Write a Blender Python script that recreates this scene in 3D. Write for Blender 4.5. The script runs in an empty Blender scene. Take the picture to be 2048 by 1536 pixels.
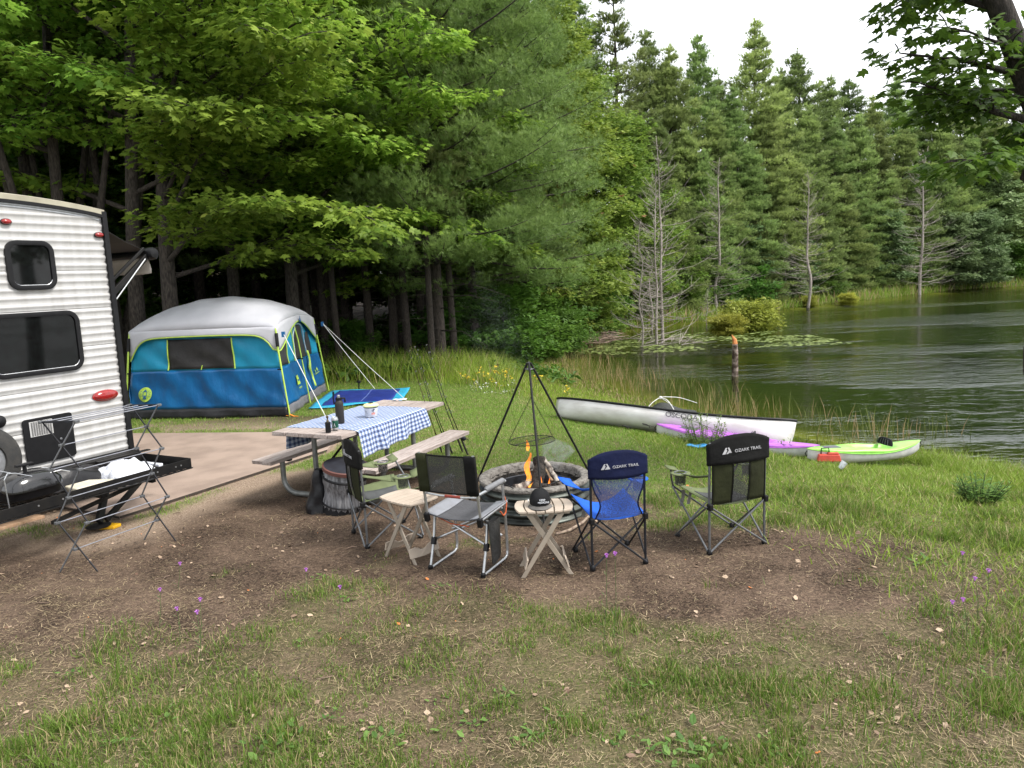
import bpy, math, random
import numpy as np
from math import radians, sin, cos, pi, sqrt, atan2
from mathutils import Vector, Matrix, noise as mnoise

scene = bpy.context.scene
col = scene.collection
R_ = random.Random(7)
rng = np.random.default_rng(11)

# ------------------------------------------------------------------ camera
PITCH, ROLL, FPX, HCAM = radians(8.1), radians(2.6), 1480.0, 2.15
Fv = Vector((0, cos(PITCH), -sin(PITCH)))
R0 = Vector((1, 0, 0)); U0 = Vector((0, sin(PITCH), cos(PITCH)))
Rv = R0 * cos(ROLL) - U0 * sin(ROLL)
Uv = R0 * sin(ROLL) + U0 * cos(ROLL)
camd = bpy.data.cameras.new('camera')
cam = bpy.data.objects.new('camera', camd)
col.objects.link(cam)
camd.sensor_width = 36.0
camd.lens = FPX / 2048 * 36.0
camd.clip_start = 0.05
camd.clip_end = 1000
cm = Matrix.Identity(4)
for i in range(3):
    cm[i][0] = Rv[i]; cm[i][1] = Uv[i]; cm[i][2] = -Fv[i]
cm[2][3] = HCAM
cam.matrix_world = cm
scene.camera = cam

# ------------------------------------------------------------------ light
SUN_EL, SUN_AZ = radians(52), radians(108)      # azimuth measured from +Y towards +X (high, to the right of the camera)
world = bpy.data.worlds.new('World'); scene.world = world
world.use_nodes = True
nt = world.node_tree; nt.nodes.clear()
wo = nt.nodes.new('ShaderNodeOutputWorld'); bg = nt.nodes.new('ShaderNodeBackground')
sky = nt.nodes.new('ShaderNodeTexSky'); sky.sky_type = 'NISHITA'; sky.sun_disc = False
sky.sun_elevation = SUN_EL; sky.sun_rotation = SUN_AZ; sky.dust_density = 4; sky.air_density = 1.0
mixw = nt.nodes.new('ShaderNodeMix'); mixw.data_type = 'RGBA'
nz = nt.nodes.new('ShaderNodeTexNoise'); nz.inputs['Scale'].default_value = 2.2; nz.inputs['Detail'].default_value = 5
rmp = nt.nodes.new('ShaderNodeValToRGB')
rmp.color_ramp.elements[0].position = 0.3; rmp.color_ramp.elements[0].color = (9.0, 9.3, 9.8, 1)
rmp.color_ramp.elements[1].position = 0.75; rmp.color_ramp.elements[1].color = (13.0, 13.1, 13.2, 1)
nt.links.new(nz.outputs['Fac'], rmp.inputs['Fac'])
mixw.inputs[0].default_value = 0.82
nt.links.new(sky.outputs['Color'], mixw.inputs[6]); nt.links.new(rmp.outputs['Color'], mixw.inputs[7])
nt.links.new(mixw.outputs[2], bg.inputs['Color']); bg.inputs['Strength'].default_value = 0.095
nt.links.new(bg.outputs[0], wo.inputs[0])

sl = bpy.data.lights.new('sun', 'SUN'); sl.energy = 2.6; sl.angle = radians(18); sl.color = (1.0, 0.96, 0.9)
sun = bpy.data.objects.new('sun', sl); col.objects.link(sun)
sd = Vector((sin(SUN_AZ) * cos(SUN_EL), cos(SUN_AZ) * cos(SUN_EL), sin(SUN_EL)))
sun.rotation_euler = sd.to_track_quat('Z', 'Y').to_euler()
scene.view_settings.view_transform = 'Standard'
scene.view_settings.look = 'None'
scene.view_settings.exposure = 1.0
scene.view_settings.gamma = 1.0
scene.cycles.max_bounces = 7
scene.cycles.diffuse_bounces = 3
scene.cycles.glossy_bounces = 3
scene.cycles.transparent_max_bounces = 12
scene.cycles.transmission_bounces = 4
scene.cycles.volume_bounces = 0
scene.cycles.use_denoising = True
scene.cycles.caustics_reflective = False
scene.cycles.caustics_refractive = False

# ------------------------------------------------------------------ pixel (2048x1536) -> world
def ray(px, py):
    return (Fv * FPX + Rv * (px - 1024) - Uv * (py - 768)).normalized()
def G(px, py, z=0.0):
    d = ray(px, py); t = (z - HCAM) / d.z
    return Vector((0, 0, HCAM)) + d * t
def D(px, py, Y):
    d = ray(px, py)
    return Vector((0, 0, HCAM)) + d * (Y / d.y)

# ------------------------------------------------------------------ mesh helpers
class MB:
    def __init__(s): s.v = []; s.f = []
    def add(s, v, f):
        o = len(s.v); s.v += [tuple(p) for p in v]; s.f += [tuple(i + o for i in q) for q in f]; return s
    def box(s, c, sz, M=None):
        x, y, z = sz[0] / 2, sz[1] / 2, sz[2] / 2
        vs = [Vector(p) for p in [(-x,-y,-z),(x,-y,-z),(x,y,-z),(-x,y,-z),(-x,-y,z),(x,-y,z),(x,y,z),(-x,y,z)]]
        if M is not None: vs = [M @ p for p in vs]
        vs = [p + Vector(c) for p in vs]
        return s.add(vs, [(0,3,2,1),(4,5,6,7),(0,1,5,4),(1,2,6,5),(2,3,7,6),(3,0,4,7)])
    def bar(s, a, b, w, h, up=(0,0,1)):
        a = Vector(a); b = Vector(b); d = (b - a); L = d.length; d.normalize()
        up = Vector(up)
        if abs(d.dot(up)) > 0.98: up = Vector((0,1,0))
        x = d.cross(up).normalized(); z = x.cross(d).normalized()
        M = Matrix((x, d, z)).transposed()
        return s.box((a + b) / 2, (w, L, h), M)
    def tube(s, pts, r, n=8, closed=False, caps=True):
        pts = [Vector(p) for p in pts]; m = len(pts)
        rs = r if isinstance(r, (list, tuple)) else [r] * m
        vs = []; prev = None
        for i, p in enumerate(pts):
            if closed: t = pts[(i + 1) % m] - pts[i - 1]
            else: t = pts[min(i + 1, m - 1)] - pts[max(i - 1, 0)]
            t.normalize()
            if prev is None:
                a = Vector((0, 0, 1)) if abs(t.z) < 0.9 else Vector((1, 0, 0))
                x = t.cross(a).normalized()
            else:
                x = (prev - t * prev.dot(t))
                x = x.normalized() if x.length > 1e-6 else t.orthogonal().normalized()
            prev = x; y = t.cross(x)
            for k in range(n):
                a = 2 * pi * k / n
                vs.append(p + (x * cos(a) + y * sin(a)) * rs[i])
        fs = []
        rows = m if closed else m - 1
        for i in range(rows):
            j = (i + 1) % m
            for k in range(n):
                k2 = (k + 1) % n
                fs.append((i*n+k, i*n+k2, j*n+k2, j*n+k))
        if caps and not closed:
            fs.append(tuple(range(n - 1, -1, -1))); fs.append(tuple((m-1)*n + k for k in range(n)))
        return s.add(vs, fs)
    def lathe(s, prof, c=(0,0,0), n=32, M=None, cap=True):
        vs = []
        for (r, z) in prof:
            for k in range(n):
                a = 2*pi*k/n; p = Vector((r*cos(a), r*sin(a), z))
                if M is not None: p = M @ p
                vs.append(p + Vector(c))
        fs = []
        m = len(prof)
        for i in range(m-1):
            for k in range(n):
                k2 = (k+1) % n
                fs.append((i*n+k, i*n+k2, (i+1)*n+k2, (i+1)*n+k))
        if cap:
            if prof[0][0] > 1e-4: fs.append(tuple(range(n-1, -1, -1)))
            if prof[-1][0] > 1e-4: fs.append(tuple((m-1)*n + k for k in range(n)))
        return s.add(vs, fs)
    def grid(s, rows, closed=False):
        m = len(rows); n = len(rows[0]); vs = [p for r in rows for p in r]; fs = []
        for i in range(m-1):
            for k in range(n if closed else n-1):
                k2 = (k+1) % n
                fs.append((i*n+k, i*n+k2, (i+1)*n+k2, (i+1)*n+k))
        return s.add(vs, fs)
    def prism(s, poly, d):
        """poly: 3-D points of one face; d: extrusion vector"""
        poly = [Vector(p) for p in poly]; d = Vector(d); n = len(poly)
        vs = poly + [p + d for p in poly]
        fs = [tuple(range(n-1, -1, -1)), tuple(range(n, 2*n))]
        for k in range(n):
            k2 = (k+1) % n; fs.append((k, k2, n+k2, n+k))
        return s.add(vs, fs)
    def build(s, name, m, parent=None, smooth=False, bevel=0, solid=0, sub=0, loc=None, sharp=40):
        me = bpy.data.meshes.new(name); me.from_pydata(s.v, [], s.f)
        me.update()
        if m is not None: me.materials.append(m)
        if smooth:
            me.shade_smooth()
            try: me.set_sharp_from_angle(angle=radians(sharp))
            except Exception: pass
        o = bpy.data.objects.new(name, me); col.objects.link(o)
        if parent is not None: o.parent = parent
        if loc is not None: o.location = loc
        if solid:
            q = o.modifiers.new('solid', 'SOLIDIFY'); q.thickness = solid; q.offset = 0
        if bevel:
            q = o.modifiers.new('bevel', 'BEVEL'); q.width = bevel; q.segments = 2; q.limit_method = 'ANGLE'; q.angle_limit = radians(35)
        if sub:
            q = o.modifiers.new('sub', 'SUBSURF'); q.levels = sub; q.render_levels = sub
        return o

def npmesh(name, V, Fc, m, parent=None, tone=None, smooth=False, link=True):
    """V (N,3); Fc (M,k) same-size faces, or list of such arrays; tone per-vertex float attribute"""
    if not isinstance(Fc, list): Fc = [Fc]
    me = bpy.data.meshes.new(name)
    me.vertices.add(len(V)); me.vertices.foreach_set('co', np.ascontiguousarray(V, dtype=np.float32).ravel())
    loops = np.concatenate([f.ravel() for f in Fc]).astype(np.int32)
    tot = np.concatenate([np.full(len(f), f.shape[1]) for f in Fc]).astype(np.int32)
    st = np.concatenate([[0], np.cumsum(tot)[:-1]]).astype(np.int32)
    me.loops.add(len(loops)); me.loops.foreach_set('vertex_index', loops)
    me.polygons.add(len(tot)); me.polygons.foreach_set('loop_start', st)
    try: me.polygons.foreach_set('loop_total', tot)
    except Exception: pass
    if tone is not None:
        a = me.attributes.new('tone', 'FLOAT', 'POINT'); a.data.foreach_set('value', np.ascontiguousarray(tone, dtype=np.float32))
    me.update(calc_edges=True); me.validate()
    me.polygons.foreach_set('use_smooth', np.full(len(tot), bool(smooth)))
    if m is not None: me.materials.append(m)
    if not link: return me
    o = bpy.data.objects.new(name, me); col.objects.link(o)
    if parent is not None: o.parent = parent
    return o

def tag(o, label=None, cat=None, group=None, kind=None):
    if label: o['label'] = label
    if cat: o['category'] = cat
    if group: o['group'] = group
    if kind: o['kind'] = kind
    return o
def empty(name, loc=(0,0,0), rz=0, label=None, cat=None, group=None):
    o = bpy.data.objects.new(name, None); col.objects.link(o)
    o.location = loc; o.rotation_euler = (0, 0, rz); o.empty_display_size = 0.2
    return tag(o, label, cat, group)
def text_obj(txt, size, m, parent, M, name='lettering', extrude=0.0008, font_scale_x=1.0, align='CENTER'):
    c = bpy.data.curves.new(name, 'FONT'); c.body = txt; c.size = size; c.extrude = extrude
    c.align_x = align; c.align_y = 'CENTER'
    o = bpy.data.objects.new('tmp_text', c); col.objects.link(o)
    dg = bpy.context.evaluated_depsgraph_get(); dg.update()
    me = bpy.data.meshes.new_from_object(o.evaluated_get(dg)); me.name = name
    bpy.data.objects.remove(o); bpy.data.curves.remove(c)
    me.transform(M @ Matrix.Diagonal((font_scale_x, 1, 1, 1)))
    me.materials.clear(); me.materials.append(m)
    q = bpy.data.objects.new(name, me); col.objects.link(q); q.parent = parent
    return q
def frame_matrix(o, x, y):
    """matrix placing local x,y axes on world directions x,y at origin o"""
    x = Vector(x).normalized(); y = Vector(y); y = (y - x * y.dot(x)).normalized(); z = x.cross(y)
    M = Matrix.Identity(4)
    for i in range(3): M[i][0] = x[i]; M[i][1] = y[i]; M[i][2] = z[i]; M[i][3] = o[i]
    return M

# ------------------------------------------------------------------ materials
MATS = {}
def mat(name, c, c2=None, rough=0.6, metal=0.0, scale=14, bump=0.0, bscale=None, spec=0.5, stretch=None, detail=6, lo=0.35, hi=0.65, coat=0.0, sheen=0.0, alpha=None):
    if name in MATS: return MATS[name]
    m = bpy.data.materials.new(name); m.use_nodes = True; t = m.node_tree; N = t.nodes; b = N['Principled BSDF']
    c = tuple(c) + (1,) if len(c) == 3 else c
    if c2 is None: c2 = tuple(min(1, q * 0.78) for q in c[:3])
    c2 = tuple(c2) + (1,) if len(c2) == 3 else c2
    tc = N.new('ShaderNodeTexCoord'); mp = N.new('ShaderNodeMapping')
    t.links.new(tc.outputs['Object'], mp.inputs[0])
    if stretch: mp.inputs['Scale'].default_value = stretch
    nz = N.new('ShaderNodeTexNoise'); nz.inputs['Scale'].default_value = scale; nz.inputs['Detail'].default_value = detail
    t.links.new(mp.outputs[0], nz.inputs['Vector'])
    rp = N.new('ShaderNodeValToRGB'); rp.color_ramp.elements[0].position = lo; rp.color_ramp.elements[1].position = hi
    rp.color_ramp.elements[0].color = c2; rp.color_ramp.elements[1].color = c
    t.links.new(nz.outputs['Fac'], rp.inputs[0]); t.links.new(rp.outputs[0], b.inputs['Base Color'])
    b.inputs['Roughness'].default_value = rough; b.inputs['Metallic'].default_value = metal
    b.inputs['Specular IOR Level'].default_value = spec
    b.inputs['Coat Weight'].default_value = coat; b.inputs['Sheen Weight'].default_value = sheen
    if bump:
        n2 = N.new('ShaderNodeTexNoise'); n2.inputs['Scale'].default_value = bscale or scale * 4; n2.inputs['Detail'].default_value = 8
        t.links.new(mp.outputs[0], n2.inputs['Vector'])
        bp = N.new('ShaderNodeBump'); bp.inputs['Strength'].default_value = bump; bp.inputs['Distance'].default_value = 0.02
        t.links.new(n2.outputs['Fac'], bp.inputs['Height']); t.links.new(bp.outputs[0], b.inputs['Normal'])
    MATS[name] = m
    return m
def leafmat(name, ca, cb, cc=None, trans=0.35, rough=0.5, rand=0.25, gloss=0.3):
    """colour runs ca -> cb with the per-leaf tone, shifted per tree by object random"""
    m = bpy.data.materials.new(name); m.use_nodes = True; t = m.node_tree; N = t.nodes; b = N['Principled BSDF']; out = N['Material Output']
    at = N.new('ShaderNodeAttribute'); at.attribute_name = 'tone'
    rp = N.new('ShaderNodeValToRGB'); e = rp.color_ramp.elements
    e[0].position = 0.0; e[0].color = ca + (1,); e[1].position = 0.85; e[1].color = cb + (1,)
    if cc: q = e.new(0.97); q.color = cc + (1,)
    t.links.new(at.outputs['Fac'], rp.inputs[0])
    oi = N.new('ShaderNodeObjectInfo'); mr = N.new('ShaderNodeMapRange')
    mr.inputs[3].default_value = 1 - rand; mr.inputs[4].default_value = 1 + rand
    t.links.new(oi.outputs['Random'], mr.inputs[0])
    hs = N.new('ShaderNodeHueSaturation'); t.links.new(rp.outputs[0], hs.inputs['Color']); t.links.new(mr.outputs[0], hs.inputs['Value'])
    m2 = N.new('ShaderNodeMapRange'); m2.inputs[3].default_value = 0.485; m2.inputs[4].default_value = 0.515
    sc = N.new('ShaderNodeMath'); sc.operation = 'FRACT'; mu = N.new('ShaderNodeMath'); mu.operation = 'MULTIPLY'; mu.inputs[1].default_value = 7.31
    t.links.new(oi.outputs['Random'], mu.inputs[0]); t.links.new(mu.outputs[0], sc.inputs[0]); t.links.new(sc.outputs[0], m2.inputs[0]); t.links.new(m2.outputs[0], hs.inputs['Hue'])
    t.links.new(hs.outputs[0], b.inputs['Base Color']); b.inputs['Roughness'].default_value = rough; b.inputs['Specular IOR Level'].default_value = gloss
    tr = N.new('ShaderNodeBsdfTranslucent'); t.links.new(hs.outputs[0], tr.inputs['Color'])
    mx = N.new('ShaderNodeMixShader'); mx.inputs[0].default_value = trans
    t.links.new(b.outputs[0], mx.inputs[1]); t.links.new(tr.outputs[0], mx.inputs[2]); t.links.new(mx.outputs[0], out.inputs[0])
    return m

# numpy fractal value noise on (x, y)
_pt = np.random.default_rng(5).random((256, 256))
def vnoise(x, y, s, o=0):
    x = np.asarray(x, float) / s + 37.7 * (o + 1); y = np.asarray(y, float) / s + 91.3 * (o + 2)
    xi = np.floor(x).astype(int); yi = np.floor(y).astype(int); fx = x - xi; fy = y - yi
    fx = fx*fx*(3-2*fx); fy = fy*fy*(3-2*fy)
    g = lambda a, b: _pt[a % 256, b % 256]
    return (g(xi,yi)*(1-fx)+g(xi+1,yi)*fx)*(1-fy) + (g(xi,yi+1)*(1-fx)+g(xi+1,yi+1)*fx)*fy
def fbm(x, y, s, o=0):
    return 0.5*vnoise(x,y,s,o) + 0.3*vnoise(x,y,s/2.1,o+3) + 0.2*vnoise(x,y,s/4.3,o+5)
def sstep(a, b, x):
    t = np.clip((np.asarray(x, float) - a) / (b - a), 0, 1); return t*t*(3-2*t)
# ================================================================== SETTING: terrain, lake, pad
WATER_Z = -0.5
SHORE = np.array([(60,-24),(20,-2),(11,5.5),(8.2,7.6),(6.3,8.8),(5.85,9.7),(5.1,10.3),(4.55,11.4),(3.75,12.7),(3.0,14.6),(2.3,17.0),(1.8,19.6),(1.6,22.5),(1.8,25.8),(1.7,29.0),(3.4,33.0),
 (7.0,37.5),(11.5,41),(12.4,45),(16.2,46.0),(21.2,50.4),(30,56.8),(38,63.5),(45,65),(62,68),(90,74),(140,90),(260,60),(260,-60)], float)
def shore_sd(x, y):
    """signed distance to the shoreline: positive on land, negative on the water"""
    x = np.asarray(x, float); y = np.asarray(y, float)
    best = np.full(x.shape, 1e9); ins = np.zeros(x.shape, bool); n = len(SHORE)
    for i in range(n):
        a = SHORE[i]; b = SHORE[(i+1) % n]; d = b - a
        t = np.clip(((x-a[0])*d[0] + (y-a[1])*d[1]) / (d@d), 0, 1)
        best = np.minimum(best, np.hypot(x-a[0]-t*d[0], y-a[1]-t*d[1]))
        c = ((a[1] > y) != (b[1] > y)) & (x < (b[0]-a[0])*(y-a[1])/((b[1]-a[1]) + 1e-12) + a[0]); ins ^= c
    return np.where(ins, -best, best)
def ground_z(x, y):
    s = shore_sd(x, y)
    x = np.asarray(x, float); y = np.asarray(y, float)
    land = WATER_Z - 0.04 + 0.54*sstep(-0.1, 4.2, s)
    far = sstep(26, 40, y) * (0.9*sstep(1, 9, s) + 1.6*sstep(8, 60, s))
    left = sstep(14, 40, y) * sstep(-6, -30, x) * 1.8
    rough = (fbm(x, y, 1.3, 2)-0.5)*0.05*sstep(0, 1.5, s) + (fbm(x, y, 0.35, 8)-0.5)*0.02*sstep(0, 1, s)
    wat = WATER_Z - 0.04 + np.maximum(-1.9, 0.16*s)
    pad = sstep(0.0, 0.4, pad_sd(x, y))
    return np.where(s > 0, land + far + left + rough*pad - 0.02*(1-pad), wat)
PAD = np.array([(-3.91,7.04),(-2.50,9.62),(-2.50,10.3),(-2.85,10.75),(-3.6,11.0),(-5.43,11.33),(-12,12.6),(-13,11.9)], float)
def pad_sd(x, y):
    x = np.asarray(x, float); y = np.asarray(y, float)
    best = np.full(x.shape, 1e9); ins = np.zeros(x.shape, bool); n = len(PAD)
    for i in range(n):
        a = PAD[i]; b = PAD[(i+1) % n]; d = b - a
        t = np.clip(((x-a[0])*d[0] + (y-a[1])*d[1]) / (d@d), 0, 1)
        best = np.minimum(best, np.hypot(x-a[0]-t*d[0], y-a[1]-t*d[1]))
        c = ((a[1] > y) != (b[1] > y)) & (x < (b[0]-a[0])*(y-a[1])/((b[1]-a[1]) + 1e-12) + a[0]); ins ^= c
    return np.where(ins, -best, best)
def gz(x, y): return float(ground_z(np.array([x]), np.array([y]))[0])
def ell(x, y, cx, cy, rx, ry): return np.hypot((x-cx)/rx, (y-cy)/ry)
def green(x, y):
    """0 = bare dirt / needle duff, 1 = full turf"""
    x = np.asarray(x, float); y = np.asarray(y, float)
    w = (fbm(x, y, 1.1, 1) - 0.5) + 0.5*(fbm(x, y, 0.35, 7) - 0.5)
    g = np.ones_like(x)
    d1 = ell(x, y, -1.9, 6.9, 2.0, 1.75); d2 = ell(x, y, 0.55, 5.35, 1.9, 0.70); d3 = ell(x, y, 0.15, 6.6, 1.15, 0.95); d4 = ell(x, y, -3.6, 5.3, 2.0, 1.25)
    d5 = ell(x, y, 1.5, 4.55, 1.0, 0.32); d6 = ell(x, y, -4.6, 12.0, 1.9, 0.55)
    d7 = ell(x, y, -7.0, 7.2, 3.5, 2.4)
    for d in (d1, d2, d3, d4, d5, d7): g = np.minimum(g, sstep(0.85, 1.2, d + w*0.9))
    g = np.minimum(g, 0.25 + 0.75*sstep(0.8, 1.2, d6 + w))
    near = sstep(5.9, 4.8, y)                       # patchy thatch in the foreground
    patch = sstep(0.38, 0.58, fbm(x, y, 0.9, 4) + 0.08*sstep(4.6, 3.2, y))
    g = g * (1 - near*(1 - (0.45 + 0.55*patch)))
    woods = sstep(15.4, 17.5, y + 0.25*x + 3*w) * sstep(2.5, -0.5, x)
    g = g * (1 - 0.95*woods)
    g = g * (1 - 0.8*sstep(36, 44, y))
    return g * sstep(0.0, 0.15, pad_sd(x, y))

def soil_material():
    m = bpy.data.materials.new('soil and turf'); m.use_nodes = True; t = m.node_tree; N = t.nodes; b = N['Principled BSDF']
    tc = N.new('ShaderNodeTexCoord')
    def noise(s, d=8, dist=0):
        n = N.new('ShaderNodeTexNoise'); n.inputs['Scale'].default_value = s; n.inputs['Detail'].default_value = d; n.inputs['Distortion'].default_value = dist
        t.links.new(tc.outputs['Object'], n.inputs['Vector']); return n
    def ramp(n, a, b_, c1, c2):
        r = N.new('ShaderNodeValToRGB'); r.color_ramp.elements[0].position = a; r.color_ramp.elements[1].position = b_
        r.color_ramp.elements[0].color = c1+(1,); r.color_ramp.elements[1].color = c2+(1,); t.links.new(n.outputs['Fac'], r.inputs[0]); return r
    def mix(f, a, b_, mode='MIX'):
        q = N.new('ShaderNodeMix'); q.data_type = 'RGBA'; q.blend_type = mode
        if isinstance(f, float): q.inputs[0].default_value = f
        else: t.links.new(f, q.inputs[0])
        t.links.new(a, q.inputs[6]); t.links.new(b_, q.inputs[7]); return q.outputs[2]
    big = ramp(noise(1.7, 12, 0.8), 0.38, 0.62, (0.024,0.015,0.010), (0.115,0.080,0.057))
    fine = ramp(noise(42, 12, 1.5), 0.40, 0.62, (0.016,0.010,0.007), (0.17,0.118,0.082))
    dirt = mix(0.5, big.outputs[0], fine.outputs[0])
    specks = ramp(noise(140, 4), 0.66, 0.72, (0,0,0), (1,1,1))
    pale = N.new('ShaderNodeRGB'); pale.outputs[0].default_value = (0.34, 0.28, 0.21, 1)
    dirt = mix(specks.outputs[0], dirt, pale.outputs[0])
    gr = ramp(noise(26, 8), 0.3, 0.7, (0.045,0.080,0.014), (0.15,0.22,0.040))
    thatch = ramp(noise(45, 8, 2.0), 0.35, 0.65, (0.085,0.075,0.030), (0.20,0.175,0.085))
    turf = mix(ramp(noise(5, 6), 0.4, 0.62, (0,0,0), (0.75,0.75,0.75)).outputs[0], gr.outputs[0], thatch.outputs[0])
    at = N.new('ShaderNodeAttribute'); at.attribute_name = 'tone'
    sa = N.new('ShaderNodeAttribute'); sa.attribute_name = 'sand'
    sandc = ramp(noise(80, 10, 0.5), 0.36, 0.66, (0.15,0.105,0.075), (0.36,0.28,0.21))
    dirt = mix(sa.outputs['Fac'], dirt, sandc.outputs[0])
    c = mix(at.outputs['Fac'], dirt, turf)
    # lake bed: sand in the shallows, dark muck further out (by real depth)
    sx = N.new('ShaderNodeSeparateXYZ'); t.links.new(tc.outputs['Object'], sx.inputs[0])
    bed = N.new('ShaderNodeValToRGB'); bed.color_ramp.elements[0].position = 0.0; bed.color_ramp.elements[0].color = (0.022,0.036,0.010,1)
    bed.color_ramp.elements[1].position = 1.0; bed.color_ramp.elements[1].color = (0.50,0.40,0.22,1)
    e = bed.color_ramp.elements.new(0.75); e.color = (0.10,0.095,0.035,1)
    mr = N.new('ShaderNodeMapRange'); mr.inputs[1].default_value = -1.5; mr.inputs[2].default_value = -0.54
    t.links.new(sx.outputs['Z'], mr.inputs[0]); t.links.new(mr.outputs[0], bed.inputs[0])
    uw = N.new('ShaderNodeMapRange'); uw.inputs[1].default_value = -0.5; uw.inputs[2].default_value = -0.56; t.links.new(sx.outputs['Z'], uw.inputs[0])
    c = mix(uw.outputs[0], c, bed.outputs[0])
    t.links.new(c, b.inputs['Base Color']); b.inputs['Roughness'].default_value = 0.95; b.inputs['Specular IOR Level'].default_value = 0.15
    bp = N.new('ShaderNodeBump'); bp.inputs['Strength'].default_value = 0.7; bp.inputs['Distance'].default_value = 0.03
    t.links.new(noise(38, 12, 0.5).outputs['Fac'], bp.inputs['Height']); t.links.new(bp.outputs[0], b.inputs['Normal'])
    return m
def axis(lo, hi, c, fine, grow):
    out = [c]; s = fine; p = c
    while p < hi: s = min(s*grow if abs(p-c) > 7 else s, 6); p += s; out.append(p)
    s = fine; p = c
    while p > lo: s = min(s*grow if abs(p-c) > 7 else s, 6); p -= s; out.append(p)
    return np.array(sorted(out))
gx = axis(-160, 260, 0.5, 0.085, 1.045); gy = axis(-30, 260, 8.0, 0.085, 1.045)
GX, GY = np.meshgrid(gx, gy); zz = ground_z(GX.ravel(), GY.ravel()); nX, nY = len(gx), len(gy)
Vg = np.stack([GX.ravel(), GY.ravel(), zz], 1)
ii = np.arange(nX*nY).reshape(nY, nX)
Fg = np.stack([ii[:-1,:-1].ravel(), ii[:-1,1:].ravel(), ii[1:,1:].ravel(), ii[1:,:-1].ravel()], 1)
_gt = green(GX.ravel(), GY.ravel())*0.8*(0.30 + 0.70*sstep(5.2, 7.2, GY.ravel() + np.maximum(0, GX.ravel()-1.8)*0.8))
ground = npmesh('ground', Vg, Fg, soil_material(), tone=_gt, smooth=True)
_sa = ground.data.attributes.new('sand', 'FLOAT', 'POINT'); _ps = pad_sd(GX.ravel(), GY.ravel())
_sa.data.foreach_set('value', (sstep(1.25, 0.25, _ps + 0.9*(fbm(GX.ravel(), GY.ravel(), 0.8, 17)-0.5))*(GY.ravel() > 4.6)).astype(np.float32))
tag(ground, kind='structure')

# concrete pad
def concrete_material():
    m = mat('pad concrete', (0.31,0.235,0.19), (0.23,0.172,0.138), rough=0.9, scale=2.2, bump=0.3, bscale=90, lo=0.36, hi=0.62, detail=12)
    return m
pb = MB(); pb.prism([(p[0], p[1], -0.06) for p in PAD], (0, 0, 0.078)); padob = pb.build('concrete_pad', concrete_material(), bevel=0.01); tag(padob, kind='structure')
jb = mat('joint dark', (0.06,0.045,0.035), (0.03,0.025,0.02), rough=1)
# sanded gravel margin is part of the ground; the expansion joint follows the pad's edge
q = MB()
for a, b in (((-13,11.9),(-3.91,7.04)), ((-3.91,7.04),(-2.50,9.62))):
    a = Vector((a[0],a[1],0.004)); b = Vector((b[0],b[1],0.004)); n_ = (b-a).cross(Vector((0,0,1))).normalized()*0.010
    q.bar(a+n_, b+n_, 0.010, 0.02)
tag(q.build('pad_joint', jb), kind='structure')

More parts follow.
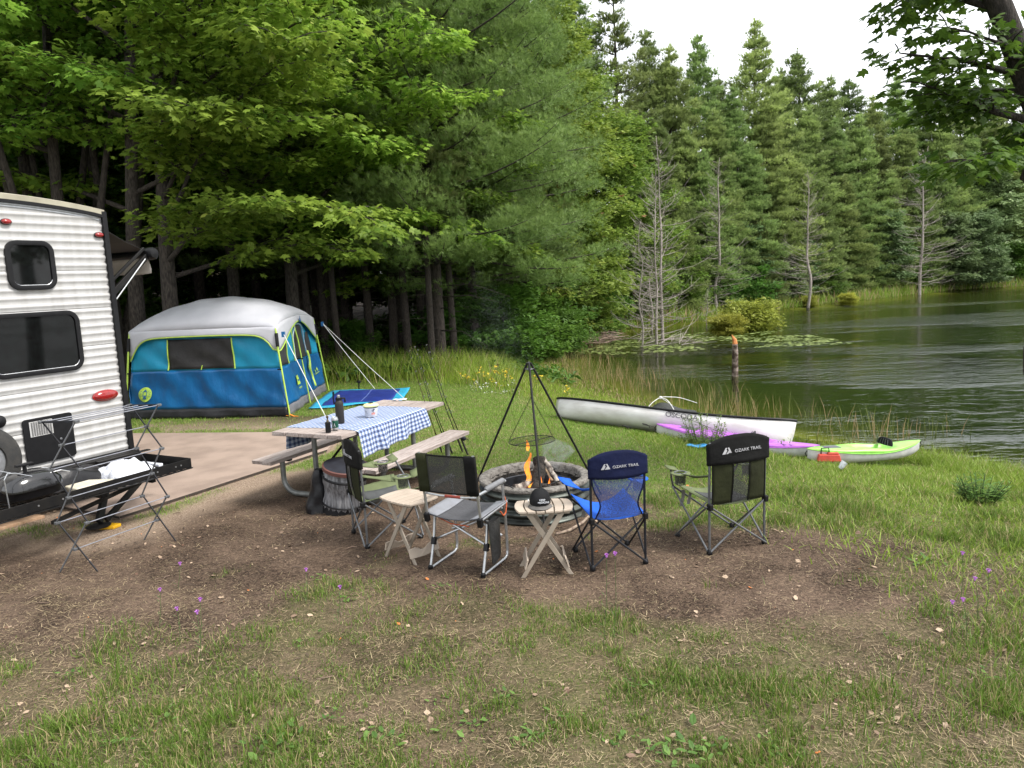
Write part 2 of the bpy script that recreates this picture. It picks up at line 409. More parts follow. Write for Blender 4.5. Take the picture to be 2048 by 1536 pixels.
# water
def water_material():
    m = bpy.data.materials.new('lake water'); m.use_nodes = True; t = m.node_tree; N = t.nodes; N.clear()
    out = N.new('ShaderNodeOutputMaterial'); tc = N.new('ShaderNodeTexCoord')
    mp = N.new('ShaderNodeMapping'); mp.inputs['Rotation'].default_value = (0,0,radians(24)); mp.inputs['Scale'].default_value = (0.5, 1.1, 1)
    t.links.new(tc.outputs['Object'], mp.inputs[0])
    def noise(s, d, dist=0):
        n = N.new('ShaderNodeTexNoise'); n.inputs['Scale'].default_value = s; n.inputs['Detail'].default_value = d; n.inputs['Distortion'].default_value = dist
        t.links.new(mp.outputs[0], n.inputs['Vector']); return n
    n1 = noise(2.3, 3, 0.6); n2 = noise(8, 3, 0.3)
    ad = N.new('ShaderNodeMath'); ad.operation = 'MULTIPLY_ADD'; ad.inputs[1].default_value = 0.32
    t.links.new(n2.outputs['Fac'], ad.inputs[0]); t.links.new(n1.outputs['Fac'], ad.inputs[2])
    # wind: rougher to the right of the cove, calm in the reeds; patchy
    sx = N.new('ShaderNodeSeparateXYZ'); t.links.new(tc.outputs['Object'], sx.inputs[0])
    wr = N.new('ShaderNodeMapRange'); wr.inputs[1].default_value = 3; wr.inputs[2].default_value = 13; wr.inputs[3].default_value = 0.22; wr.inputs[4].default_value = 1.0
    t.links.new(sx.outputs['X'], wr.inputs[0])
    pn = N.new('ShaderNodeTexNoise'); pn.inputs['Scale'].default_value = 0.13; pn.inputs['Detail'].default_value = 3
    mp2 = N.new('ShaderNodeMapping'); mp2.inputs['Scale'].default_value = (0.5, 1.6, 1); mp2.inputs['Rotation'].default_value = (0,0,radians(14)); t.links.new(tc.outputs['Object'], mp2.inputs[0]); t.links.new(mp2.outputs[0], pn.inputs['Vector'])
    pr = N.new('ShaderNodeMapRange'); pr.inputs[1].default_value = 0.45; pr.inputs[2].default_value = 0.66; pr.inputs[3].default_value = 0.32; pr.inputs[4].default_value = 2.6
    t.links.new(pn.outputs['Fac'], pr.inputs[0])
    mu = N.new('ShaderNodeMath'); mu.operation = 'MULTIPLY'; t.links.new(wr.outputs[0], mu.inputs[0]); t.links.new(pr.outputs[0], mu.inputs[1])
    mh = N.new('ShaderNodeMath'); mh.operation = 'MULTIPLY'; t.links.new(ad.outputs[0], mh.inputs[0]); t.links.new(mu.outputs[0], mh.inputs[1])
    bp = N.new('ShaderNodeBump'); bp.inputs['Strength'].default_value = 1.0; bp.inputs['Distance'].default_value = 0.115
    t.links.new(mh.outputs[0], bp.inputs['Height'])
    fr = N.new('ShaderNodeFresnel'); fr.inputs['IOR'].default_value = 1.33; t.links.new(bp.outputs[0], fr.inputs['Normal'])
    gl = N.new('ShaderNodeBsdfGlossy'); gl.inputs['Roughness'].default_value = 0.05; t.links.new(bp.outputs[0], gl.inputs['Normal'])
    tp = N.new('ShaderNodeBsdfTransparent'); tp.inputs['Color'].default_value = (0.55, 0.66, 0.30, 1)
    mx = N.new('ShaderNodeMixShader'); t.links.new(fr.outputs[0], mx.inputs[0]); t.links.new(tp.outputs[0], mx.inputs[1]); t.links.new(gl.outputs[0], mx.inputs[2])
    t.links.new(mx.outputs[0], out.inputs[0]); return m
q = MB(); q.add([(-4,-40,WATER_Z),(260,-60,WATER_Z),(260,110,WATER_Z),(-4,110,WATER_Z)], [(0,1,2,3)])
tag(q.build('lake_water', water_material()), kind='structure')
# ================================================================== MATERIALS for objects
M_white = mat('siding white', (0.44,0.437,0.432), (0.37,0.365,0.355), rough=0.35, scale=3, stretch=(5,5,0.5), spec=0.5, bump=0.03)
M_black = mat('black plastic', (0.007,0.007,0.008), (0.004,0.004,0.005), rough=0.5, scale=20, spec=0.25)
M_blackm = mat('black painted steel', (0.006,0.006,0.0065), (0.012,0.011,0.010), rough=0.5, scale=12, bump=0.05, spec=0.25)
M_glass = mat('dark window glass', (0.006,0.007,0.007), (0.004,0.004,0.004), rough=0.04, spec=0.35)
M_silver = mat('brushed aluminium', (0.50,0.51,0.53), (0.40,0.41,0.42), rough=0.35, metal=0.85, scale=30)
M_gsteel = mat('grey powder steel', (0.15,0.155,0.165), (0.11,0.115,0.12), rough=0.4, metal=0.5, scale=30)
M_dsteel = mat('dark powder steel', (0.022,0.024,0.03), (0.015,0.015,0.018), rough=0.4, metal=0.3, spec=0.3)
M_red = mat('red lens', (0.30,0.012,0.012), (0.20,0.008,0.008), rough=0.12, scale=60, coat=0.6)
M_roof = mat('roof membrane', (0.36,0.34,0.26), (0.27,0.25,0.19), rough=0.8, scale=5)
M_tan = mat('awning vinyl', (0.62,0.58,0.52), (0.52,0.48,0.43), rough=0.6, scale=6, bump=0.05)
M_rubber = mat('tyre rubber', (0.02,0.02,0.02), (0.035,0.033,0.03), rough=0.8, bump=0.2)
M_yellow = mat('yellow plastic', (0.75,0.42,0.01), (0.6,0.33,0.01), rough=0.4)
M_wood = mat('weathered plank', (0.40,0.345,0.315), (0.22,0.175,0.155), rough=0.85, scale=5, stretch=(1.2,14,14), bump=0.5, bscale=7, lo=0.3, hi=0.7)
M_ply = mat('pine board', (0.42,0.28,0.18), (0.32,0.2,0.12), rough=0.8, scale=4, stretch=(1,10,1))
M_galv = mat('galvanised pipe', (0.24,0.25,0.24), (0.15,0.155,0.15), rough=0.45, metal=0.5, scale=12, bump=0.05)
M_bag = mat('thin white plastic', (0.70,0.72,0.76), (0.50,0.52,0.58), rough=0.25, scale=18, bump=0.5, bscale=25)
M_tarpblk = mat('black sheet', (0.006,0.006,0.007), (0.012,0.012,0.014), rough=0.4, bump=0.4, bscale=9, spec=0.3)

# ================================================================== TRAVEL TRAILER
WA = radians(28); WU = Vector((-sin(WA), -cos(WA), 0)); WN = Vector((cos(WA), -sin(WA), 0)); WC = Vector((-4.24, 7.99, 0)); Zv = Vector((0,0,1))
def wp(t, z, n=0.0): return WC + WU*t + WN*n + Zv*z     # point on the trailer's rear wall
tr = empty('travel_trailer', (0,0,0), 0, 'white corrugated travel trailer with black framed rear windows and red lights', 'trailer')
Z0, ZT, TW, TL = 0.47, 3.0, 2.44, 6.2
def siding():
    b = MB(); seams = [0.47, 0.87, 1.265, 1.65, 2.04, 2.43, 3.0]
    prof = []
    for i in range(len(seams)-1):
        a, c = seams[i], seams[i+1]; nr = 5 if i < 5 else 7; h = (c-a)/nr
        prof += [(a+0.002, -0.006), (a+0.006, 0.0)]
        for k in range(nr):
            z = a + k*h
            for fz, n in ((0.18,0.0),(0.42,0.002),(0.55,0.009),(0.72,0.010),(0.86,0.002),(0.97,0.0)): prof.append((z+fz*h, n))
    prof = [p for p in prof if p[0] <= 3.0]
    rows = []
    top = lambda t: 3.0 + 0.10*math.sin(pi*min(1, max(0, t/TW)))**0.8
    for (z, n) in prof:
        rows.append([wp(TW*j/24, z if z < 2.95 else z, n) for j in range(25)])
    b.grid(rows)
    # crowned top strip
    for nrow in (1,):
        b.grid([[wp(TW*j/24, 2.998, 0.0) for j in range(25)], [wp(TW*j/24, top(TW*j/24), 0.0) for j in range(25)]])
    return b
siding().build('rear_wall', M_white, tr, smooth=True, sharp=60)
b = MB()      # side walls and front
for t in (0.0, TW):
    b.prism([wp(t, Z0, 0), wp(t, 3.0, 0), wp(t, 3.0, -TL), wp(t, Z0, -TL)], WU*(0.03 if t == 0 else -0.03))
b.prism([wp(0.03, Z0, -TL), wp(TW-0.03, Z0, -TL), wp(TW-0.03, 3.0, -TL), wp(0.03, 3.0, -TL)], WN*0.03)
b.build('side_wall', M_white, tr)
b = MB()      # roof (crowned) and its rear edge
for (n0, n1) in ((0.03, -TL),):
    r1 = []; r2 = []
    tv = [(-0.02 + (TW+0.04)*j/24) for j in range(25)]
    zt = lambda t: 3.025 + 0.10*math.sin(pi*min(1, max(0, t/TW)))**0.8
    b.grid([[wp(t, zt(t)-0.03, n0) for t in tv], [wp(t, zt(t)+0.03, n0) for t in tv], [wp(t, zt(t)+0.045, n0-0.06) for t in tv], [wp(t, zt(t)+0.045, n1) for t in tv], [wp(t, zt(t)-0.03, n1) for t in tv]])
b.build('roof', M_roof, tr, smooth=True)
b = MB()      # black edge trims
b.bar(wp(-0.012, Z0, 0.012), wp(-0.012, 3.04, 0.012), 0.05, 0.05, WN)
b.bar(wp(TW+0.012, Z0, 0.012), wp(TW+0.012, 3.04, 0.012), 0.05, 0.05, WN)
pts = [wp(TW*j/24, zt(TW*j/24)-0.035, 0.022) for j in range(25)]
for p, q in zip(pts[:-1], pts[1:]): b.bar(p, q, 0.03, 0.035, WN)
b.build('edge_trim', M_black, tr)
b = MB()      # awning rail lines under the roof edge
for k in (1, 2):
    pts = [wp(TW*j/24, zt(TW*j/24)-0.035-0.022*k, 0.006) for j in range(25)]
    for p, q in zip(pts[:-1], pts[1:]): b.bar(p, q, 0.012, 0.006, WN)
b.build('roof_moulding', M_silver, tr)
def rrect(t0, t1, z0, z1, r, n=6):
    out = []
    for (ct, cz, a0) in ((t1-r, z1-r, 0), (t0+r, z1-r, 90), (t0+r, z0+r, 180), (t1-r, z0+r, 270)):
        for k in range(n+1):
            a = radians(a0 + 90*k/n); out.append((ct + r*cos(a), cz + r*sin(a)))
    return out
def window(t0, t1, z0, z1, r, w=0.045):
    o = rrect(t0, t1, z0, z1, r); i_ = rrect(t0+w, t1-w, z0+w, z1-w, max(0.02, r-w)); i2 = rrect(t0+w*0.6, t1-w*0.6, z0+w*0.6, z1-w*0.6, max(0.02, r-w*0.6))
    b = MB()
    b.grid([[wp(t, z, 0.005) for t, z in o], [wp(t, z, 0.034) for t, z in o], [wp(t, z, 0.038) for t, z in i2], [wp(t, z, 0.034) for t, z in i_], [wp(t, z, 0.018) for t, z in i_]], closed=True)
    f = b.build('window', M_black, tr, smooth=True, sharp=50)
    g = MB(); g.add([wp(t, z, 0.020) for t, z in i_], [tuple(range(len(i_)))]); g.build('pane', M_glass, f)
    s = MB(); s.tube([wp(t, z, 0.026) for t, z in i_[len(i_)//2+1:len(i_)-1]], 0.004, 5); s.build('glazing_bead', M_silver, f)
window(0.565, 1.02, 2.25, 2.722, 0.11)
window(0.395, 1.30, 1.425, 2.035, 0.12)
def lens(t, z, a, h, name):
    b = MB(); M = Matrix((WU, Zv, WN)).transposed()
    S = Matrix.Diagonal((a, h, 1.0))
    prof = [(1.0, 0.0), (1.0, 0.012), (0.85, 0.026), (0.5, 0.034), (0.001, 0.036)]
    vs = []
    b.lathe(prof, wp(t, z, 0.012), 24, M @ S); b.build(name, M_red, tr, smooth=True, sharp=50)
    q = MB(); q.lathe([(1.16, 0.0), (1.16, 0.008), (1.0, 0.012)], wp(t, z, 0.010), 24, M @ S, cap=False); q.build('lens_base', M_black if name == 'marker_light' else M_red, tr, smooth=True)
lens(0.062, 2.797, 0.046, 0.026, 'marker_light'); lens(0.967, 2.893, 0.046, 0.026, 'marker_light'); lens(0.207, 1.117, 0.125, 0.052, 'tail_light')
b = MB(); o = rrect(0.594, 1.08, 0.56, 1.01, 0.03, 3); b.prism([wp(t, z, 0.013) for t, z in o], WN*0.014)
pan = b.build('access_panel', M_black, tr, bevel=0.004)
b = MB(); b.prism([wp(0.80, 0.832, 0.0275), wp(1.022, 0.832, 0.0275), wp(1.022, 0.98, 0.0275), wp(0.80, 0.98, 0.0275)][::-1], WN*0.004)
vt = b.build('vent', M_white, pan)
b = MB()
for i in range(9):
    for j in range(14):
        t = 0.812 + i*0.0225; z = 0.842 + j*0.0098
        b.bar(wp(t, z, 0.0325), wp(t+0.016, z+0.004*(i % 2), 0.0325), 0.0045, 0.003, WN)
b.build('vent_slots', M_black, vt)
b = MB(); M = Matrix((WU, Zv, WN)).transposed(); b.lathe([(0.012,0),(0.012,0.006),(0.006,0.009)], wp(0.735, 0.76, 0.0272), 14, M); b.build('lock', M_gsteel, pan)
# spare wheel just inside the frame edge
b = MB(); b.lathe([(0.17,0.0),(0.30,0.0),(0.335,0.03),(0.34,0.09),(0.335,0.15),(0.30,0.18),(0.19,0.18),(0.17,0.12)], wp(1.575, 0.72, 0.10), 40, M)
sw = b.build('spare_wheel', M_rubber, tr, smooth=True, sharp=50)
b = MB(); b.lathe([(0.02,0.06),(0.10,0.09),(0.17,0.07),(0.19,0.16)], wp(1.575, 0.72, 0.10), 24, M); b.build('rim', M_silver, sw, smooth=True)
b = MB(); b.lathe([(0.06,0),(0.06,0.03),(0.04,0.045),(0.001,0.05)], wp(1.285, 1.04, 0.013), 20, M); b.build('plug_cover', M_black, tr, smooth=True)
# bumper and skirting
b = MB(); b.bar(wp(-0.02, 0.43, 0.10), wp(TW, 0.43, 0.10), 0.11, 0.10, Zv); b.bar(wp(0.02, 0.475, -0.05), wp(TW, 0.475, -0.05), 0.16, 0.04, Zv)
b.bar(wp(-0.10, 0.47, 0.19), wp(0.5, 0.47, 0.19), 0.06, 0.012, Zv)
b.bar(wp(0.65, 0.36, 0.1), wp(0.65, 0.36, -TL), 0.06, 0.16, Zv); b.bar(wp(1.8, 0.36, 0.1), wp(1.8, 0.36, -TL), 0.06, 0.16, Zv)
b.build('bumper', M_blackm, tr, bevel=0.004)
b = MB(); b.prism([wp(0.05, 0.40, -0.02), wp(TW-0.05, 0.40, -0.02), wp(TW-0.05, 0.40, -TL), wp(0.05, 0.40, -TL)], Zv*0.02); b.build('underbelly', M_black, tr)
# road wheels under the body
for t in (0.13, TW-0.33):
    for n in (-2.7, -3.5):
        b = MB(); M2 = Matrix((WN, Zv, WU)).transposed()
        b.lathe([(0.16,0.0),(0.30,0.0),(0.335,0.03),(0.335,0.17),(0.30,0.2),(0.16,0.2)], wp(t, 0.345, n), 32, M2)
        w = b.build('wheel', M_rubber, tr, smooth=True, sharp=50)
        b = MB(); b.lathe([(0.02,0.05),(0.16,0.04),(0.18,0.01)], wp(t, 0.345, n), 20, M2); b.build('rim', M_silver, w, smooth=True)
# stabiliser jack
b = MB()
foot = G(203, 1050, 0.05)
b.bar(wp(0.62, 0.40, 0.55), foot + Vector((-0.02,0,0.03)), 0.07, 0.035, WN); b.bar(G(212,1040,0.06), wp(0.12, 0.42, 0.62), 0.055, 0.03, WN)
b.bar(wp(0.75, 0.40, 0.55), wp(0.0, 0.42, 0.62), 0.05, 0.05, Zv)
b.lathe([(0.10,0.035),(0.11,0.045),(0.06,0.06)], (foot.x-0.03, foot.y, 0.0), 20)
b.build('stabiliser_jack', M_blackm, tr, bevel=0.003)
b = MB(); b.bar(wp(0.05,0.46,0.55), wp(0.05,0.30,0.62), 0.03, 0.03); b.tube([wp(0.05,0.34,0.60), wp(0.04,0.33,0.68), wp(0.04,0.27,0.68)], 0.012, 6); b.build('drain_valve', mat('rust brown', (0.16,0.05,0.03), rough=0.7), tr)
# awning on the far side wall
b = MB()
R0p = wp(0, 0, 0) - WU*0.55; rl = []
a0 = R0p + Zv*2.61 + WN*(-0.02)
a1 = a0 - WN*5.0
b.tube([a0, a1], 0.045, 14); aw = b.build('awning', M_black, tr, smooth=True, sharp=50)
b = MB()
top = []; bot = []
for k in range(25):
    s = -0.05 - 4.8*k/24
    top.append(wp(0, 2.88, s) - WU*0.02); bot.append(R0p + Zv*2.63 + WN*s)
b.grid([top, [(Vector(p)+Vector(q))/2 - Zv*0.02 for p, q in zip(top, bot)], bot]); b.build('awning_cloth', mat('awning black stripe', (0.015,0.015,0.016), rough=0.6), aw, solid=0.003)
b = MB(); sag = []
val = [[R0p + Zv*(2.585 - 0.19*j/4 - 0.012*sin(k*1.1)*j/4) + WN*(-0.10 - 4.7*k/24) - WU*(0.045*sin(j/4*pi*0.6)) for k in range(25)] for j in range(5)]
b.grid(val); b.build('valance', M_tan, aw, solid=0.003, smooth=True)
b = MB(); b.lathe([(0.001,-0.03),(0.05,-0.03),(0.07,0.0),(0.07,0.07),(0.05,0.10),(0.001,0.11)], a0 - WN*0.03, 20, Matrix((Zv, -WU, WN)).transposed().to_3x3())
b.build('roller_cap', M_black, aw, smooth=True)
b = MB(); b.bar(wp(0.0,2.18,-0.05)-WU*0.05, a0 + Zv*0.02, 0.06, 0.04, WN); b.bar(wp(0.0,2.30,-0.05)-WU*0.04, a0 + Zv*0.06 + WU*0.08, 0.03, 0.03, WN)
b.build('awning_arm', M_blackm, aw, bevel=0.004)
b = MB(); b.tube([wp(0.0,2.10,-0.03)-WU*0.06, a0 + WU*0.10 - Zv*0.06 + WN*0.035], 0.008, 6); b.build('gas_strut', M_silver, aw)
b = MB(); b.bar(wp(0,2.0,-0.05)-WU*0.03, wp(0,2.9,-0.05)-WU*0.03, 0.04, 0.05, WN); b.build('awning_bracket', M_blackm, aw)

# cargo carrier tray bolted to the bumper
def tp(t, n, z): return WC + WU*t + WN*n + Zv*z
tray = empty('cargo_carrier', (0,0,0), 0, 'black steel cargo tray jutting out behind the trailer bumper', 'cargo carrier')
b = MB()
t0, t1, n0, n1, zb = 0.24, 2.05, 0.55, 1.29, 0.44
for (p, q) in (((t0,n0),(t1,n0)), ((t0,n1),(t1,n1)), ((t0,n0),(t0,n1)), ((t1,n0),(t1,n1))):
    b.bar(tp(*p, zb+0.05), tp(*q, zb+0.05), 0.008, 0.088, Zv); b.bar(tp(*p, zb-0.004), tp(*q, zb-0.004), 0.04, 0.006, Zv)
b.build('side_rail', M_blackm, tray, bevel=0.002)
b = MB()
for k in range(24):
    t = t0 + 0.03 + (t1-t0-0.06)*k/23; b.bar(tp(t, n0, zb), tp(t, n1, zb), 0.012, 0.008, Zv)
for k in range(9):
    n = n0 + 0.05 + (n1-n0-0.1)*k/8; b.bar(tp(t0, n, zb+0.009), tp(t1, n, zb+0.009), 0.006, 0.006, Zv)
b.build('tray_mesh', M_blackm, tray)
b = MB(); b.bar(tp(1.1, 0.1, 0.40), tp(1.1, 1.2, 0.40), 0.06, 0.06, Zv); b.bar(tp(0.6, 0.1, 0.40), tp(0.6, 1.2, 0.40), 0.04, 0.05, Zv); b.build('hitch_bar', M_blackm, tray)
b = MB(); b.bar(tp(0.62,1.0,0.36), tp(1.6,1.24,0.30), 0.03, 0.03, Zv); b.build('brace', M_blackm, tray)
b = MB(); M = Matrix((WU, Zv, WN)).transposed()
for t in (0.36, 0.42, 0.62, 1.52, 1.72): b = MB(); b.lathe([(0.008,0),(0.008,0.004)], tp(t, n1+0.0045, zb+0.05), 12, M); b.build('bolt', M_silver, tray)

# things on the tray
gr = empty('portable_grill', tp(1.60, 0.98, zb+0.02), 0, 'small black kettle grill with folded wire legs on the cargo tray', 'grill')
def rbox(b, c, rx, ry, z0, z1, taper, M, n=28, p=3.5):
    pass
def superlathe(b, rings, n=32, M=Matrix.Identity(3), c=(0,0,0)):
    """rings: list of (rx, ry, z, power)"""
    rows = []
    for (rx, ry, z, p) in rings:
        row = []
        for k in range(n):
            a = 2*pi*k/n; ca, sa = cos(a), sin(a)
            row.append(M @ Vector((rx*math.copysign(abs(ca)**(2/p), ca), ry*math.copysign(abs(sa)**(2/p), sa), z)) + Vector(c))
        rows.append(row)
    b.grid(rows, closed=True)
    b.add(rows[0], [tuple(range(n-1,-1,-1))]); b.add(rows[-1], [tuple(range(n))])
MW = Matrix((WU, WN, -Zv)).transposed(); MWz = Matrix((WU, WN, Zv)).transposed()
b = MB(); superlathe(b, [(0.13,0.10,0.03,3),(0.21,0.15,0.06,3.5),(0.225,0.165,0.12,3.5),(0.23,0.17,0.125,3.5)], M=MWz); b.build('bowl', M_black, gr, smooth=True)
b = MB(); superlathe(b, [(0.235,0.175,0.127,3.5),(0.235,0.175,0.145,3.5),(0.225,0.165,0.19,3.5),(0.19,0.14,0.24,3),(0.12,0.09,0.265,2.5),(0.01,0.01,0.272,2)], M=MWz)
b.build('lid', mat('enamel black', (0.010,0.010,0.011), rough=0.18, coat=0.5), gr, smooth=True)
b = MB(); b.bar(MWz@Vector((0.02,0,0.26)), MWz@Vector((0.02,0,0.315)), 0.03, 0.02); b.bar(MWz@Vector((-0.05,0,0.325)), MWz@Vector((0.09,0,0.325)), 0.045, 0.02); b.build('handle', M_black, gr, bevel=0.005)
b = MB()
for s in (-1, 1):
    b.tube([MWz@Vector(p) for p in ((-0.28,s*0.12,0.20),(-0.20,s*0.13,0.235),(0.02,s*0.13,0.23),(0.17,s*0.14,0.30),(0.235,s*0.15,0.315),(0.265,s*0.15,0.27),(0.255,s*0.15,0.03))], 0.005, 6)
b.tube([MWz@Vector(p) for p in ((-0.24,-0.18,0.10),(0,-0.2,0.05),(0.24,-0.18,0.10))], 0.004, 6)
b.build('wire_leg', M_silver, gr)
cv = MB()    # folded black cover
rows = []
for i in range(19):
    row = []
    for j in range(15):
        u = i/18; v = j/14; e = max(0, 1 - abs(2*u-1)**2.6) * max(0, 1 - abs(2*v-1)**2.6)
        h = 0.20*e**0.55 * (0.8+0.35*math.sin(u*9+v*4)*0.5) + 0.02*mnoise.noise((u*9, v*9, 0)) * e
        row.append(tp(0.78+0.80*u, 0.585+0.34*v, zb+0.02+h))
    rows.append(row)
cv.grid(rows); o = cv.build('folded_cover', M_tarpblk, None, smooth=True, sub=1); tag(o, 'crumpled black cover heaped between grill and trailer wall', 'cover')
cv = MB(); rows = []
for i in range(25):
    row = []
    for j in range(17):
        u = i/24; v = j/16; e = max(0, 1 - abs(2*u-1)**2.2) * max(0, 1 - abs(2*v-1)**2.2)
        h = e**0.5*(0.145 + 0.05*mnoise.noise((u*5, v*5, 3)) + 0.035*mnoise.noise((u*13, v*13, 5)))
        row.append(tp(0.52+0.42*u + 0.02*mnoise.noise((u*8,v*8,9)), 0.72+0.50*v, zb+0.02+h))
    rows.append(row)
cv.grid(rows); o = cv.build('plastic_bag', M_bag, None, smooth=True, sub=1); tag(o, 'thin white plastic bag stuffed with things on the black cargo tray', 'bag')
b = MB(); b.bar(tp(0.36,0.70,zb+0.03), tp(0.36,1.0,zb+0.03), 0.05, 0.03, Zv); o = b.build('white_pipe', M_bag, None, bevel=0.008); tag(o, 'short white plastic bar beside the bag on the cargo tray', 'bar')
b = MB(); q = [tp(1.10,1.0,zb+0.03), tp(1.34,1.02,zb+0.035), tp(1.37,1.25,zb+0.04), tp(1.02,1.25,zb+0.04)]; b.prism(q, (0,0,0.05))
o = b.build('cream_tub', mat('cream plastic', (0.62,0.57,0.45), (0.5,0.45,0.35), rough=0.5), None, bevel=0.012); tag(o, 'flat cream plastic tub between grill and bag on the tray', 'tub')
b = MB(); c_ = G(213, 1056, 0); b.prism([c_+Vector(p) for p in ((-0.16,-0.04,0.0),(0.10,-0.06,0.0),(0.13,0.03,0.0),(-0.13,0.10,0.0))], (0,0,0.035))
o = b.build('levelling_block', M_yellow, None, bevel=0.01); tag(o, 'yellow plastic levelling block under the trailer jack', 'levelling block')
b = MB(); b.prism([G(90,1036,0.0),G(0,1062,0.0),G(-60,1070,0.0),G(-60,1040,0),G(20,1028,0)], (0,0,0.03))
o = b.build('wooden_board', M_ply, None, bevel=0.004); tag(o, 'bare wooden board lying on dirt beneath the trailer', 'board')

# ================================================================== DRYING RACK
rk = empty('drying_rack', (0,0,0), 0, 'folding accordion clothes drying rack of grey metal rods on dirt', 'drying rack')
rA = [Vector((-3.66,5.65,0)), Vector((-3.35,5.61,0))]; rB = [Vector((-3.32,6.33,0)), Vector((-3.02,6.26,0))]
H_ = [0, 0.19, 0.405, 0.61, 0.835, 1.03, 1.215]
def rackpt(side, k, lr):
    base = (rA, rB)[side]; mid = (base[0]+base[1])/2; w = (base[1]-base[0])
    if k % 2 == 1: return mid + Zv*H_[k]
    off = w*0.5*(1.0 if k == 0 else (0.82 if k < 6 else 0.95)) * (1 if lr else -1)
    return mid + off + Zv*H_[k]
b_leg = []
for side in (0, 1):
    for k in (0, 2, 4):
        for lr in (0, 1):
            b = MB(); p = rackpt(side, k, lr); q = rackpt(side, k+2, 1-lr)
            d = (q-p).normalized(); o_ = (rB[0]-rA[0]).normalized()*(0.008 if lr else -0.008)
            b.bar(p+o_ - d*0.015*(k > 0), q+o_ + d*0.015, 0.013, 0.008, (rB[0]-rA[0])); b.build('leg', M_dsteel if lr else M_gsteel, rk, bevel=0.002)
b = MB()
for k in (2, 4, 6):
    for lr in (0, 1): b.tube([rackpt(0,k,lr), rackpt(1,k,lr)], 0.0042, 8)
for k in (1, 3, 5): b.tube([rackpt(0,k,0), rackpt(1,k,0)], 0.0042, 8)
for f in (0.33, 0.66): b.tube([rackpt(0,6,0).lerp(rackpt(0,6,1), f), rackpt(1,6,0).lerp(rackpt(1,6,1), f)], 0.0042, 8)
b.build('hanging_rod', mat('pale steel rod', (0.34,0.35,0.40), (0.26,0.27,0.31), rough=0.35, metal=0.6), rk)
b = MB()
for s in (0, 1): b.bar(rackpt(s,6,0), rackpt(s,6,1), 0.02, 0.014); 
b.build('top_bar', M_dsteel, rk)
b = MB()
for s in (0, 1):
    for k in range(1, 7):
        for lr in ((0,) if k % 2 else (0,1)):
            p = rackpt(s,k,lr); d = (rB[0]-rA[0]).normalized(); b = MB(); b.bar(p - d*0.02, p + d*0.02, 0.028, 0.022); b.build('joint', M_gsteel, rk, bevel=0.004)


# ================================================================== TENT
M_fly = mat('tent fly grey', (0.44,0.445,0.48), (0.39,0.395,0.43), rough=0.6, scale=2.5, bump=0.12, bscale=7)
M_tup = mat('tent blue light', (0.010,0.27,0.44), (0.008,0.22,0.38), rough=0.45, scale=3, bump=0.7, bscale=5, stretch=(1,1,0.6))
M_tlo = mat('tent blue dark', (0.005,0.11,0.29), (0.004,0.080,0.23), rough=0.35, scale=3, bump=1.0, bscale=5, stretch=(1.3,1,0.7))
M_tgr = mat('tent charcoal mesh', (0.026,0.025,0.026), (0.016,0.016,0.017), rough=0.7, scale=8, bump=0.2)
M_tbk = mat('tent groundsheet', (0.014,0.014,0.017), (0.008,0.008,0.010), rough=0.5, bump=0.5, bscale=12)
M_tgy = mat('tent skirt grey', (0.14,0.14,0.155), (0.11,0.11,0.12), rough=0.6, bump=0.4, bscale=14)
M_lime = mat('lime webbing', (0.42,0.60,0.08), (0.36,0.53,0.07), rough=0.5)
M_wline = mat('white cord', (0.72,0.72,0.70), rough=0.6)
TW_, TD_ = 2.95, 2.95
tx = Vector((2.92, -0.42, 0)).normalized(); ty = Vector((0.42*0.35, 1, 0)); ty = Vector((-tx.y, tx.x, 0)); ty = (ty*0.97 + Vector((-0.16,0.0,0))).normalized()
T0 = Vector((-6.73, 12.79, 0))
tent = empty('cabin_tent', T0, 0, 'blue cabin tent with pale grey fly roof and lime piping', 'tent')
INS = 0.17
def tl(x, y, z):
    """tent coordinates 0..W, 0..D -> local point; walls lean in with height"""
    return tx*x + ty*y + Zv*z
def wallpt(face, s, z, off=0.0):
    k = INS*min(1, z/1.5) + 0.0
    wr = 0.012*mnoise.noise((s*3.1+face*7, z*2.0 + s*1.5, 1.7)) + 0.008*mnoise.noise((s*9+z*7, z*5 - s*4, face))
    wr += 0.017*sin(s*9 + z*11 + 2.2*mnoise.noise((s*1.5, z*2, face))) * (0.3+0.7*abs(mnoise.noise((s*0.9, z*1.3, 4))))*2
    sg = 0.05*math.sin(pi*min(1,max(0,z/1.45)))*math.sin(pi*s/ TW_)
    k2 = k + sg - wr - off
    if face == 0: return tl(k + s/TW_*(TW_-2*k), k2, z)
    if face == 1: return tl(TW_ - k2, k + s/TD_*(TD_-2*k), z)
    if face == 2: return tl(TW_ - k - s/TW_*(TW_-2*k), TD_ - k2, z)
    return tl(k2, TD_ - k - s/TD_*(TD_-2*k), z)
def wallgrid(face, s0, s1, z0, z1, off=0.0, ns=None, nz_=None, topf=None):
    ns = ns or max(2, int((s1-s0)/0.05)); nz_ = nz_ or max(2, int((z1-z0)/0.05)); b = MB()
    b.grid([[wallpt(face, s0+(s1-s0)*i/ns, z0 + ((topf(s0+(s1-s0)*i/ns) if topf else z1)-z0)*j/nz_, off) for i in range(ns+1)] for j in range(nz_+1)])
    return b
